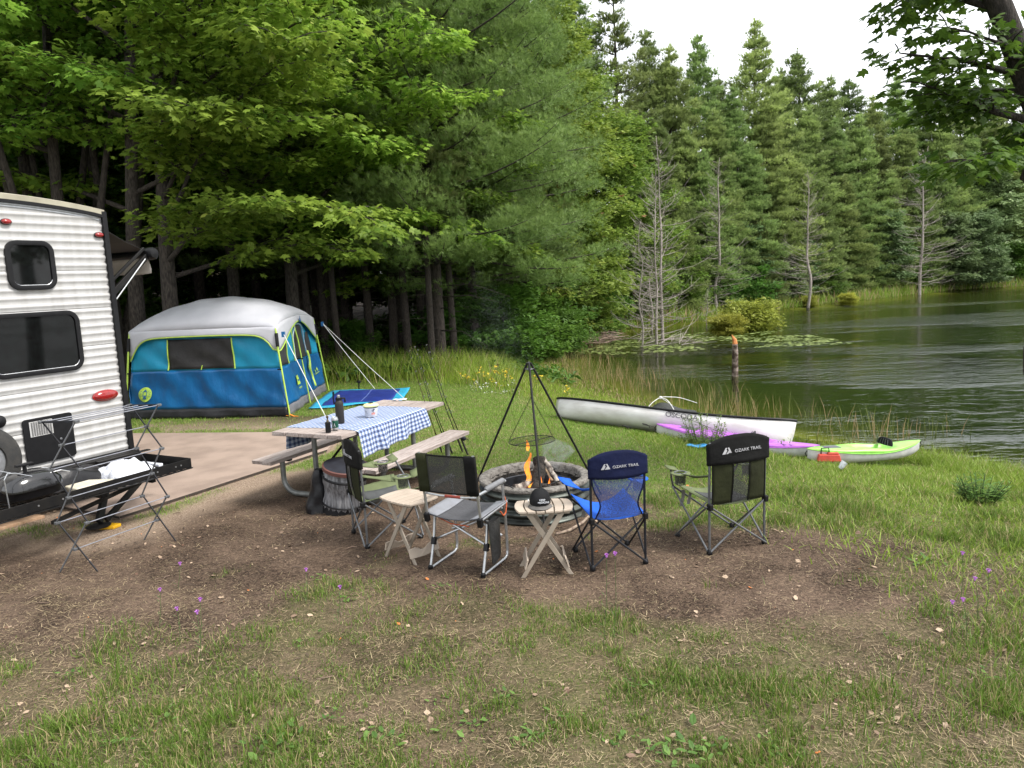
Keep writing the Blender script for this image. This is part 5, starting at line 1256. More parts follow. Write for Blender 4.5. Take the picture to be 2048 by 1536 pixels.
# tripod grill
tg = empty('tripod_grill', RC, 0, 'black steel tripod standing over the fire with hanging round grate', 'tripod')
apex = D(1058, 728, 6.72) - RC
feet = [G(1090,1066,0) - RC, G(938,1003,0) - RC, G(1203,990,0) - RC]
ofs = [Vector((0,-0.018,0)), Vector((-0.018,0.01,0)), Vector((0.018,0.01,0))]
for f_, o_ in zip(feet, ofs):
    b = MB(); d_ = (apex+o_ - f_); b.tube([f_, apex+o_*0.8 + Vector((0,0,0.01))], 0.0105, 10); b.build('leg', M_blackm, tg, smooth=True)
b = MB(); b.tube([apex + Vector((0.036*cos(a), 0.036*sin(a), -0.045)) for a in [2*pi*k/24 for k in range(24)]], 0.005, 6, closed=True); b.bar(apex+Vector((0,0,-0.06)), apex+Vector((0,0,0.02)), 0.02, 0.02); b.build('top_plate', M_gsteel, tg)
gc = D(1064, 881, 6.72) - RC; gR = 0.215
Mg = Matrix.Rotation(radians(-2), 3, 'Y')
b = MB(); b.tube([gc + Mg@Vector((gR*cos(a), gR*sin(a), 0)) for a in [2*pi*k/48 for k in range(48)]], 0.0038, 6, closed=True)
for k in range(-7, 8):
    x = k*gR/7.6; y = sqrt(gR*gR - x*x); R45 = Matrix.Rotation(radians(35), 3, 'Z'); b.tube([gc + Mg@(R45@Vector((x,-y,0))), gc + Mg@(R45@Vector((x,y,0)))], 0.0016, 5)
R45 = Matrix.Rotation(radians(35), 3, 'Z'); b.tube([gc + Mg@(R45@Vector((-gR,0,-0.004))), gc + Mg@(R45@Vector((gR,0,-0.004)))], 0.004, 5)
b.build('grate', M_blackm, tg)
def chain(a, b_, name='chain', step=0.022):
    a = Vector(a); b_ = Vector(b_); L = (b_-a).length; n = int(L/step); d_ = (b_-a).normalized(); q = MB(); o1 = d_.orthogonal().normalized(); o2 = d_.cross(o1)
    for k in range(n):
        c = a + d_*(k+0.5)*step; s = o1 if k % 2 else o2
        q.tube([c + d_*step*0.62*cos(t) + s*0.006*sin(t) for t in [2*pi*j/8 for j in range(8)]], 0.0018, 4, closed=True)
    q.build(name, M_blackm, tg)
knot = Vector((apex.x+0.008, 0.0, gc.z + 0.41))
chain(apex + Vector((0.004,0,-0.05)), knot)
for a in (radians(170), radians(20), radians(-75)): chain(knot, gc + Vector((gR*cos(a), gR*sin(a), 0.004)))
# ================================================================== BOATS
M_hull = mat('canoe hull white', (0.68,0.67,0.66), (0.54,0.52,0.50), rough=0.28, scale=4, stretch=(1,1,3), coat=0.2)
def canoe():
    A = Vector((0.62, 11.50, -0.14)); B_ = Vector((3.76, 9.82, -0.44)); L = (B_-A).length; ax = (B_-A).normalized()
    side = ax.cross(Zv).normalized()      # towards the camera
    root = empty('canoe', (A+B_)/2, 0, 'long white canoe with black gunwale and OSCODA lettering lying on shore grass', 'canoe')
    root.rotation_euler = (radians(-24), -math.asin(ax.z), atan2(ax.y, ax.x)); root.location.z += 0.05; h = L/2
    def st(s):
        e = abs(s); hwid = 0.37*(1-e**2.6)**0.75 + 0.006; shr = 0.31 + (0.16 if s > 0 else 0.04)*e**2.5; keel = 0.03 + (0.04*e**6); return hwid, shr, keel
    n = 44; m = 18; rows = []; inner = []
    for i in range(n+1):
        s = -1 + 2*i/n; hwid, shr, keel = st(s); row = []; rin = []
        for k in range(m+1):
            a = -pi/2 + pi*k/m; x = sin(a); z = 1-abs(cos(a))**0.62
            zz_ = keel + (shr-keel)*z if abs(a) > 0 else keel
            yy = hwid*math.copysign(abs(x)**0.75, x)
            # plumb, slightly rounded stems
            xx = s*h - math.copysign(0.05*(1-(zz_-keel)/max(0.01,shr-keel))**2.5*(abs(s)**8), s)
            row.append(Vector((xx, yy, zz_))); rin.append(Vector((xx*0.995, yy*0.97, zz_+0.012)))
        rows.append(row); inner.append(rin)
    b = MB(); b.grid(rows); hull = b.build('hull', M_hull, root, smooth=True, solid=0.008, sharp=70)
    b = MB(); 
    for k in (0, m): b.tube([r[k] + Vector((0,0,0.004)) for r in rows], 0.019, 8)
    b.build('gunwale', M_black, root, smooth=True)
    b = MB()
    for s in (-0.88, 0.90):
        i = int((s+1)/2*n); e_ = -1 if s < 0 else 1; j = 0 if s < 0 else n
        b.add([rows[i][0], rows[i][m], rows[j][m], rows[j][0]], [(0,1,2,3)])
    b.build('end_deck', M_black, root, solid=0.01)
    for s in (-0.62, 0.55):
        i = int((s+1)/2*n); b = MB(); p0 = rows[i][0]*1-Vector((0,0,0.07)); p1 = rows[i][m]*1-Vector((0,0,0.07)); p0.y *= 0.8; p1.y *= 0.8; b.bar(p0, p1, 0.22, 0.02); b.build('seat', M_ply, root, bevel=0.006)
    b = MB(); i = n//2; b.bar(rows[i][0], rows[i][m], 0.05, 0.02); b.build('thwart', M_ply, root)
    # lettering on the camera-side of the hull
    s = 0.10; i0 = int((s+1)/2*n)
    loc_side = -1
    hw_, shr, keel = st(s)
    y_ = -(hw_)*abs(math.sin(math.acos((1-((shr-0.060-keel)/(shr-keel)))**(1/0.62))))**0.75
    M = frame_matrix(Vector((s*h+0.13, y_-0.0105, shr-0.060)), (1,0,0), (0,-0.28,1))
    text_obj('OSCODA', 0.105, mat('stencil grey', (0.10,0.10,0.11), (0.16,0.16,0.17), rough=0.6), hull, M, font_scale_x=1.05, extrude=0.004)
    b = MB(); b.tube([(0.0,-0.38,0.325),(0.5,-0.40,0.20),(1.0,-0.40,0.06)], 0.003, 5); b.build('tie_line', M_black, root)
canoe()
def kayak(A, B_, hwid, mdeck, mhull, label, seat_s, seed):
    A = Vector(A); B_ = Vector(B_); L = (B_-A).length; ax = (B_-A).normalized(); h = L/2
    root = empty('kayak', (A+B_)/2, 0, label, 'kayak', 'kayaks on the shore'); root.rotation_euler = (0, -math.asin(ax.z), atan2(ax.y, ax.x))
    n = 36; m = 12; low = []; up = []
    for i in range(n+1):
        s = -1+2*i/n; e = abs(s); w_ = hwid*(1-e**2.4)**0.8+0.004; seam = 0.155 + 0.05*e**3 - 0.02*sin((s+0.3)*3); crown = seam + 0.055*(1-e**3) + 0.02*sin(s*5+seed)*(1-e); keel = 0.01+0.09*e**5
        low.append([Vector((s*h, w_*math.copysign(abs(sin(a))**0.7, a), keel + (seam-keel)*(1-abs(cos(a))**0.7))) for a in [-pi/2+pi*k/m for k in range(m+1)]])
        cock = max(0, 1-((s-0.12)/0.36)**2)**0.6 if abs(s-0.12) < 0.36 else 0
        up.append([Vector((s*h, w_*math.copysign(abs(sin(a))**0.8, a), seam + 0.004 + (crown-seam)*abs(cos(a))**0.6 - cock*0.10*max(0, 1-(abs(sin(a))/0.62)**4))) for a in [-pi/2+pi*k/(m*2) for k in range(m*2+1)]])
    b = MB(); b.grid(low); b.build('hull', mhull, root, smooth=True, sharp=70)
    b = MB(); b.grid(up); dk = b.build('deck', mdeck, root, smooth=True, sharp=70, solid=0.004)
    b = MB(); b.tube([r[0] + Vector((0,0,-0.003)) for r in up], 0.008, 6); b.tube([r[-1] + Vector((0,0,-0.003)) for r in up], 0.008, 6); b.build('seam_rim', mdeck, root, smooth=True)
    b = MB(); c = Vector((seat_s*h, 0, 0.205)); rows = []
    for j in range(7):
        a = pi/2*j/6; rows.append([c + Vector((0.03*cos(a)*cos(t)+0.02*sin(a), 0.15*cos(a)**0.6*sin(t)*(1 if True else 0), 0.11*sin(a)*(0.8))) for t in [2*pi*k/20 for k in range(20)]])
    b.grid(rows, closed=True); sb = b.build('seat_back', M_black, root, smooth=True)
    b = MB()
    for t in (-0.10,-0.05,0,0.05,0.10): b.tube([c + Vector((-0.034, t, 0.0)), c+Vector((-0.015, t*0.8, 0.075))], 0.003, 5)
    b.build('seat_rib', M_gsteel, sb)
    b = MB(); b.box((-0.60*h,0,0.222), (0.40*h*0.7,hwid*0.7,0.012)); b.build('hatch', mat('hatch grey', (0.10,0.10,0.12), rough=0.5), root, bevel=0.005)
    b = MB(); b.tube([(-h-0.005,0,0.20),(-h-0.03,0,0.16),(-h-0.005,0,0.13)], 0.006, 6); b.build('carry_loop', M_black, root); b = MB(); b.tube([(h+0.005,0,0.20),(h+0.03,0,0.16),(h+0.005,0,0.13)], 0.006, 6); b.build('carry_loop', M_black, root)
M_pur = mat('kayak purple', (0.42,0.13,0.55), (0.36,0.10,0.48), rough=0.35); M_grn = mat('kayak lime', (0.27,0.62,0.10), (0.23,0.55,0.08), rough=0.35); M_kw = mat('kayak hull white', (0.58,0.58,0.58), (0.46,0.46,0.47), rough=0.35)
kayak((2.02,10.34,-0.21), (3.92,9.34,-0.38), 0.19, M_pur, M_kw, 'purple and white kayak lying just in front of the canoe', 0.22, 1)
kayak((3.66,9.05,-0.35), (5.24,9.36,-0.38), 0.18, M_grn, M_kw, 'lime green kayak with white hull at the edge of the bank', 0.36, 2)
# red box by the green kayak
p = G(1657, 921, -0.27); rb = empty('tackle_box', p, radians(-12), 'small red box with black handle in grass before the green kayak', 'box')
b = MB(); b.add([(-0.14,-0.07,0),(0.14,-0.07,0),(0.14,0.07,0),(-0.14,0.07,0),(-0.12,-0.055,0.085),(0.12,-0.055,0.085),(0.12,0.055,0.085),(-0.12,0.055,0.085)], [(0,3,2,1),(4,5,6,7),(0,1,5,4),(1,2,6,5),(2,3,7,6),(3,0,4,7)])
b.box((0.05,0,0.095),(0.13,0.08,0.02)); b.build('body', mat('faded red plastic', (0.55,0.06,0.035), (0.42,0.05,0.03), rough=0.5), rb, bevel=0.010)
b = MB(); b.tube([(-0.09,0,0.08),(-0.085,0,0.155),(0.0,0,0.16),(0.01,0,0.08)], 0.008, 6); b.build('handle', M_black, rb)
b = MB(); p0 = G(1372,896,-0.09); rows = [[p0 + Vector((0.30*i/10, -0.05*i/10 + (0.075*sin(pi*(i+0.6)/11)**0.6)*(j-1), 0.03+0.01*sin(i))) for j in (0,1,2)] for i in range(11)]
b.grid(rows); o = b.build('paddle_blade', mat('paddle blue', (0.05,0.35,0.75), (0.04,0.3,0.66), rough=0.4), None, solid=0.012, smooth=True); tag(o, 'bright blue paddle blade lying in the lawn', 'paddle')
q = MB(); p = G(1680,937,-0.10); q.lathe([(0.028,0),(0.036,0.09),(0.033,0.09),(0.026,0.005)], p, 16, Matrix.Rotation(radians(35),3,'Y')); o = q.build('plastic_cup', M_bag, None, smooth=True); tag(o, 'white plastic cup dropped in the grass at right', 'cup')
for (px, py, s, lab) in ((1290,860,1.0,'small loop of black cord in the lawn right of fire ring'), (1248,861,0.7,'smaller bit of black cord left of the looped one')):
    q = MB(); p = G(px,py,0.0); q.tube([p+Vector((0.07*s*cos(t)+0.012*t*s, 0.07*s*sin(t), 0.03+0.055*s*sin(t*0.5))) for t in [0.5*k for k in range(15)]], 0.005, 5); o = q.build('cord', M_black, None, smooth=True); tag(o, lab, 'cord', 'black cords on the lawn')
# landing net frame behind the canoe
nr = empty('mesh_trap', (0,0,0), 0, 'dark mesh trap under crossed white hoops behind the canoe', 'net')
Yn = 12.0
P = lambda x, y, Y=Yn: D(x, y, Y)
b = MB()
def arc(pts, Y=Yn, r=0.006):
    v = [D(x, y+10, Y+k) for x, y, k in pts]; out = []
    for i in range(len(v)-1):
        p0 = v[max(i-1,0)]; p1 = v[i]; p2 = v[i+1]; p3 = v[min(i+2,len(v)-1)]
        for t in [0,0.25,0.5,0.75]: out.append(0.5*((2*p1)+(p2-p0)*t+(2*p0-5*p1+4*p2-p3)*t*t+(3*p1-p0-3*p2+p3)*t**3))
    out.append(v[-1]); b.tube(out, r, 6)
arc([(1292,812,-0.2),(1303,797,-0.1),(1321,785,0),(1340,784,0.1),(1362,786,0.25),(1394,796,0.4)]); arc([(1321,785,0),(1334,790,-0.1),(1344,803,-0.2),(1350,814,-0.3)]); arc([(1321,785,0),(1345,801,0.3),(1368,815,0.45)])
b.lathe([(0.02,-0.02),(0.025,0),(0.02,0.02)], D(1321,795,Yn), 10)
b.build('hoop', M_wline, nr, smooth=True)
b = MB(); rows = []
for j in range(9):
    v = j/8; rows.append([D(1296+(1393-1296)*u, 828 - (20*sin(pi*min(1,u*0.9+0.08))**0.8 + 6*sin(u*7))*sin(pi/2*(1-abs(2*v-1))) , Yn-0.25+0.7*v) for u in [i/16 for i in range(17)]])
b.grid(rows); b.build('netting', meshfab('net black', (0.02,0.022,0.02), 0.30), nr, smooth=True)
# broken trunk standing in the lake
b = MB(); p = G(1470,752,WATER_Z); b.tube([p+Vector((0,0,-0.4)), p+Vector((0,0,0.25)), p+Vector((0.005,0,0.62)), p+Vector((-0.005,0,0.80))], [0.085,0.08,0.072,0.07], 12)
st_ = empty('broken_trunk', (0,0,0), 0, 'broken dead trunk with orange splintered top standing in the lake', 'tree stump')
b.build('trunk', mat('rotting bark', (0.30,0.24,0.20), (0.05,0.03,0.02), rough=0.9, scale=9, bump=0.8, lo=0.4, hi=0.6), st_, smooth=True)
b = MB(); b.tube([p+Vector((0,0,0.79)), p+Vector((-0.01,0,0.90)), p+Vector((-0.045,0,0.97)), p+Vector((-0.08,0,1.03))], [0.068,0.055,0.03,0.004], 7); b.build('splinter', mat('fresh split wood', (0.62,0.25,0.08), (0.45,0.15,0.05), rough=0.8), st_)

# ================================================================== VEGETATION builders
M_bark = mat('bark grey brown', (0.085,0.070,0.058), (0.020,0.016,0.013), rough=0.95, scale=9, stretch=(5,5,1), bump=1.0, bscale=26, lo=0.35, hi=0.65)
M_bark2 = mat('pine bark', (0.070,0.055,0.046), (0.018,0.014,0.012), rough=0.95, scale=8, stretch=(4,4,1), bump=0.8, bscale=20)
M_dead = mat('dead grey wood', (0.40,0.36,0.32), (0.20,0.17,0.15), rough=0.9, scale=14, stretch=(3,3,1), bump=0.3)
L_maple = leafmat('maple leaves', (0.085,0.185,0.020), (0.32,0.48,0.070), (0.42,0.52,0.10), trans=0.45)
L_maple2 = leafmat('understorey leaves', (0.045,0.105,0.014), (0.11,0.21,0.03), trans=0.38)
L_poplar = leafmat('yellow green leaves', (0.11,0.19,0.030), (0.28,0.38,0.065), (0.36,0.20,0.10), trans=0.40, rand=0.15)
L_silver = leafmat('silvery leaves', (0.085,0.15,0.055), (0.22,0.31,0.13), trans=0.3, rand=0.15)
L_pine = leafmat('pine needles', (0.105,0.160,0.056), (0.36,0.46,0.155), (0.34,0.42,0.13), trans=0.38, rand=0.38)
L_pinen = leafmat('near pine needles', (0.10,0.175,0.045), (0.30,0.41,0.12), trans=0.38, rand=0.1)
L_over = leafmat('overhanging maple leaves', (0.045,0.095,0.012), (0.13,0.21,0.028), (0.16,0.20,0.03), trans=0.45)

def unit(a): return a / np.maximum(1e-9, np.linalg.norm(a, axis=-1, keepdims=True))
def place(T, pos, dr, nr_, sc):
    """T (k,3) template: y along leaf, z normal"""
    y = unit(dr); x = unit(np.cross(y, nr_)); z = np.cross(x, y)
    V = pos[:,None,:] + sc[:,None,None]*(T[None,:,0:1]*x[:,None,:] + T[None,:,1:2]*y[:,None,:] + T[None,:,2:3]*z[:,None,:])
    return V.reshape(-1, 3)
_h = [(0,0.0),(0.16,-0.04),(0.46,0.10),(0.27,0.27),(0.52,0.60),(0.24,0.56),(0.0,1.0)]
MAPLE_T = np.array([(x, y, -0.22*abs(x) - 0.10*y*y) for x, y in _h] + [(-x, y, -0.22*abs(x) - 0.10*y*y) for x, y in _h[1:-1]][::-1])
MAPLE_F = [np.array([[0,1,2,3,4,5,6]]), np.array([[0,6,7,8,9,10,11]])]
LEAF_T = np.array([(0,0,0),(0.28,0.35,-0.05),(0.20,0.75,-0.08),(0,1.0,-0.15),(-0.20,0.75,-0.08),(-0.28,0.35,-0.05)]); LEAF_F = [np.array([[0,1,2,3]]), np.array([[0,3,4,5]])]
CLUMP_T = np.array([(0,0,0),(0.30,0.35,0.05),(0.0,0.6,0),(-0.30,0.4,-0.05), (0.05,0.3,0.1),(0.5,0.6,0.15),(0.3,1.0,0.05),(0.1,0.8,0.2), (-0.05,0.3,-0.05),(-0.1,0.75,-0.1),(-0.4,1.0,0.1),(-0.5,0.6,0)]); CLUMP_F = [np.array([[0,1,2,3],[4,5,6,7],[8,9,10,11]])]
def leaves(name, T, F, pos, dr, nr_, sc, tone, m, parent=None, link=True):
    V = place(T, pos, dr, nr_, sc); k = len(T); n = len(pos); off = (np.arange(n)*k)[:,None,None]
    Fs = [(f[None,:,:] + off).reshape(-1, f.shape[1]) for f in F]
    return npmesh(name, V, Fs, m, parent, np.repeat(tone, k), link=link)
def needle_template(n, L, w, seed, up=0.5, spread=1.0):
    r = np.random.default_rng(seed); vs = []; fs = []
    for i in range(n):
        a = 2*pi*i/n + r.random(); s = spread*(0.35+0.65*r.random()); d = np.array([s*cos(a), 1.0, s*sin(a)*0.8 + up*0.3]); d /= np.linalg.norm(d); l = L*(0.7+0.5*r.random())
        q = np.cross(d, [0.3,0.2,1.0]); q /= np.linalg.norm(q); b0 = np.array([0, -0.15*L*r.random(), 0]); o = len(vs)
        vs += [b0 - q*w/2, b0 + q*w/2, b0 + d*l]; fs.append([o, o+1, o+2])
    return np.array(vs), [np.array(fs)]
def rnd(r, *s): return r.random(s)
def smooth_path(pts, k=4):
    v = [Vector(p) for p in pts]; out = []
    for i in range(len(v)-1):
        p0 = v[max(i-1,0)]; p1 = v[i]; p2 = v[i+1]; p3 = v[min(i+2,len(v)-1)]
        for j in range(k):
            t = j/k; out.append(0.5*((2*p1)+(p2-p0)*t+(2*p0-5*p1+4*p2-p3)*t*t+(3*p1-p0-3*p2+p3)*t**3))
    out.append(v[-1]); return out
def taper(n, r0, r1, p=1.0): return [r0 + (r1-r0)*(i/(n-1))**p for i in range(n)]

class Broad:
    """wood + sprays of leaves collected from limbs"""
    def __init__(s, seed): s.r = np.random.default_rng(seed); s.w = MB(); s.sp = []
    def trunk(s, pts, r0, r1, n=12):
        p = smooth_path(pts, 5); s.w.tube(p, taper(len(p), r0, r1, 0.8), n); return p
    def limb(s, p0, d, L, r0, rise=0.25, droop=0.10, sub=True, n=6, sprR=0.42, start=0.25):
        r = s.r; d = Vector(d).normalized(); pts = [Vector(p0)]; dd = d.copy(); seg = 7
        for i in range(seg):
            f = i/seg; dd = (dd + Vector((r.normal()*0.13, r.normal()*0.13, rise*0.25*(1-f*1.2) - droop*f*0.5 + r.normal()*0.05))).normalized(); pts.append(pts[-1] + dd*L/seg)
        s.w.tube(pts, taper(len(pts), r0, max(0.006, r0*0.18)), n)
        for i in range(1, seg+1):
            f = i/seg
            if f < start: continue
            t = (pts[i]-pts[i-1]).normalized()
            if sub:
                for sg in (-1, 1):
                    if r.random() < 0.2: continue
                    sd_ = Vector((-t.y, t.x, 0))*sg; dr_ = (t*0.6 + sd_*(0.75+0.3*r.random()) + Zv*(r.random()*0.25-0.02)).normalized(); l2 = L*(0.20+0.22*r.random())*(1.15-f*0.6)
                    q = [pts[i], pts[i]+dr_*l2*0.5+Zv*0.03*l2, pts[i]+dr_*l2 - Zv*0.05*l2]; s.w.tube(q, [r0*0.30*(1-f*0.5), r0*0.18, 0.005], 5)
                    nn = max(1, int(l2/0.42)) + 1
                    for k in range(nn): s.sp.append((q[0].lerp(q[2], (k+0.9)/nn), dr_, sprR*(0.75+0.5*r.random())))
            s.sp.append((pts[i], t, sprR*(0.8+0.4*r.random())))
        return pts
    def leafmesh(s, name, m, per, size, T=MAPLE_T, F=MAPLE_F, parent=None, link=True, flat=0.16, jit=0.42):
        r = s.r; C = np.array([tuple(c) for c, d, R in s.sp]); Dd = np.array([tuple(d) for c, d, R in s.sp]); RR_ = np.array([R for c, d, R in s.sp])
        n = len(C); idx = np.repeat(np.arange(n), per); N = len(idx)
        a = r.random(N)*2*pi; rad = np.sqrt(r.random(N)); R = RR_[idx]
        out = np.stack([np.cos(a), np.sin(a), np.zeros(N)], 1); Dn = Dd[idx].copy(); 
        pos = C[idx] + out*(rad*R)[:,None] + Dn*(R*0.25)[:,None]
        pos[:,2] += r.normal(size=N)*R*flat - 0.22*rad**2*R
        nr_ = unit(np.stack([out[:,0]*0.35*rad + r.normal(size=N)*jit, out[:,1]*0.35*rad + r.normal(size=N)*jit, np.ones(N)], 1))
        dr_ = unit(out*0.9 + Dn*0.5 + np.stack([r.normal(size=N)*0.3, r.normal(size=N)*0.3, -0.25-0.35*r.random(N)], 1))
        sc = size*(0.5+0.8*r.random(N)); cl = r.random(n); tone = np.clip(0.25+0.45*cl[idx] + 0.22*r.normal(size=N)*0.8 + 0.15*(rad-0.5), 0, 0.86)
        tone = np.where(r.random(N) < 0.004, 0.97, tone)
        return leaves(name, T, F, pos, dr_, nr_, sc, tone, m, parent, link)

TREES = []     # (root, kind) for ordinal labels later
def tree_obj(name, loc, rz, trunk_me, crown_me, sc=1.0, kind=None, label=None, cat='tree', group=None):
    root = empty(name, loc, rz, label, cat, group); root.scale = (sc, sc, sc)
    o = bpy.data.objects.new('trunk', trunk_me); col.objects.link(o); o.parent = root
    if crown_me is not None:
        c = bpy.data.objects.new('crown', crown_me); col.objects.link(c); c.parent = root
    if kind: TREES.append((root, kind))
    return root
def mesh_of(b, name, m, smooth=True):
    me = bpy.data.meshes.new(name); me.from_pydata(b.v, [], b.f); me.materials.append(m)
    if smooth: me.shade_smooth()
    return me

# ---- maple variants
def make_maple(seed, H=11, R=4.2, first=2.4, r0=0.19, fork=False, per=34, size=0.135, nl=24, side=0):
    B = Broad(seed); r = B.r; lx, ly = r.normal()*0.25, r.normal()*0.25
    path = B.trunk([(0,0,-0.2),(0,0,0.3),(lx*0.3,ly*0.3,H*0.25),(lx,ly,H*0.5),(lx*1.3+0.2,ly*1.2,H*0.8),(lx*1.5,ly*1.6,H*0.97)], r0*1.25, 0.03)
    zs_ = np.array([p.z for p in path]); xs = np.array([p.x for p in path]); ys = np.array([p.y for p in path])
    az = r.random()*6.28
    for k in range(nl):
        f = (k+0.3*r.random())/nl; z = first + (H*0.93-first)*f; az += 2.4 + r.normal()*0.25; L = R*(0.55+0.5*math.sin(pi*min(1, 0.25+0.72*f)))*(0.8+0.35*r.random())*(1.0 if f < 0.8 else 0.6)
        p = Vector((np.interp(z, zs_, xs), np.interp(z, zs_, ys), z)); up = 0.25 + 0.55*f; a_ = az
        if z < side: a_ = radians(-48 + 105*r.random()) + (pi if r.random() < 0.12 else 0)      # low boughs reach for the open side
        B.limb(p, (cos(a_), sin(a_), up), L, r0*(0.30-0.12*f), rise=0.2, droop=0.35*(1-f)+0.1)
    if fork:
        for k in range(3):
            a = az + 2.1*k; B.trunk([(0,0,0.9),(0.5*cos(a),0.5*sin(a),2.3),(0.9*cos(a),0.9*sin(a),4.4),(1.5*cos(a),1.5*sin(a),7.2)], r0*0.8, 0.04, 10)
    return mesh_of(B.w, 'maple_wood', M_bark), B.leafmesh('maple_crown', L_maple, per, size, link=False)
MAPLES = [make_maple(1, per=30, side=5.6, nl=20, size=0.15), make_maple(2, fork=True, R=3.6, first=5.4, per=26, nl=15, size=0.15), make_maple(3, H=12, R=4.4, first=2.9, per=29, side=6.2, nl=20, size=0.15), make_maple(4, H=9, R=3.4, first=2.2, r0=0.13, per=30, nl=18, size=0.145)]
# small-leaved understorey tree / bush (leaf clumps, for depth in the woods)
def make_small(seed, H, R, first, r0, m, per, size, T=CLUMP_T, F=CLUMP_F, nl=26, up=0.5, shape=1.0, name='crown'):
    B = Broad(seed); r = B.r; B.trunk([(0,0,-0.2),(r.normal()*0.1,r.normal()*0.1,H*0.4),(r.normal()*0.2,r.normal()*0.2,H*0.95)], r0, 0.02, 8); az = r.random()*6.28
    for k in range(nl):
        f = k/nl; z = first + (H*0.95-first)*f; az += 2.4 + r.normal()*0.2; L = R*(0.5+0.5*math.sin(pi*min(1, 0.3*shape+0.68*f)))*(0.75+0.4*r.random())
        B.limb((0,0,z), (cos(az), sin(az), 0.2+up*f), L, max(0.012, r0*0.35*(1-f*0.6)), droop=0.2, sprR=0.5, start=0.2, n=5)
    return mesh_of(B.w, name+'_wood', M_bark), B.leafmesh(name, m, per, size, T, F, link=False, flat=0.25, jit=0.6)
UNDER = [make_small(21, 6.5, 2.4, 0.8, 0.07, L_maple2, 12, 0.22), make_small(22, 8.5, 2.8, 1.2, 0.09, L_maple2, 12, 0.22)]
POPL = [make_small(31, 11, 3.0, 0.6, 0.11, L_poplar, 16, 0.20, nl=40, up=0.9, name='poplar'), make_small(32, 8, 2.6, 0.3, 0.09, L_poplar, 17, 0.20, nl=32, name='poplar')]
SILV = [make_small(41, 6.5, 2.3, 0.5, 0.07, L_silver, 13, 0.26, nl=26, name='silver')]
BUSH = [make_small(51, 2.2, 1.5, 0.1, 0.03, L_maple2, 16, 0.17, nl=14, name='bush'), make_small(52, 1.3, 1.3, 0.1, 0.02, leafmat('bog leaves', (0.20,0.24,0.03), (0.44,0.45,0.07), trans=0.35), 26, 0.13, nl=16, name='shrub')]

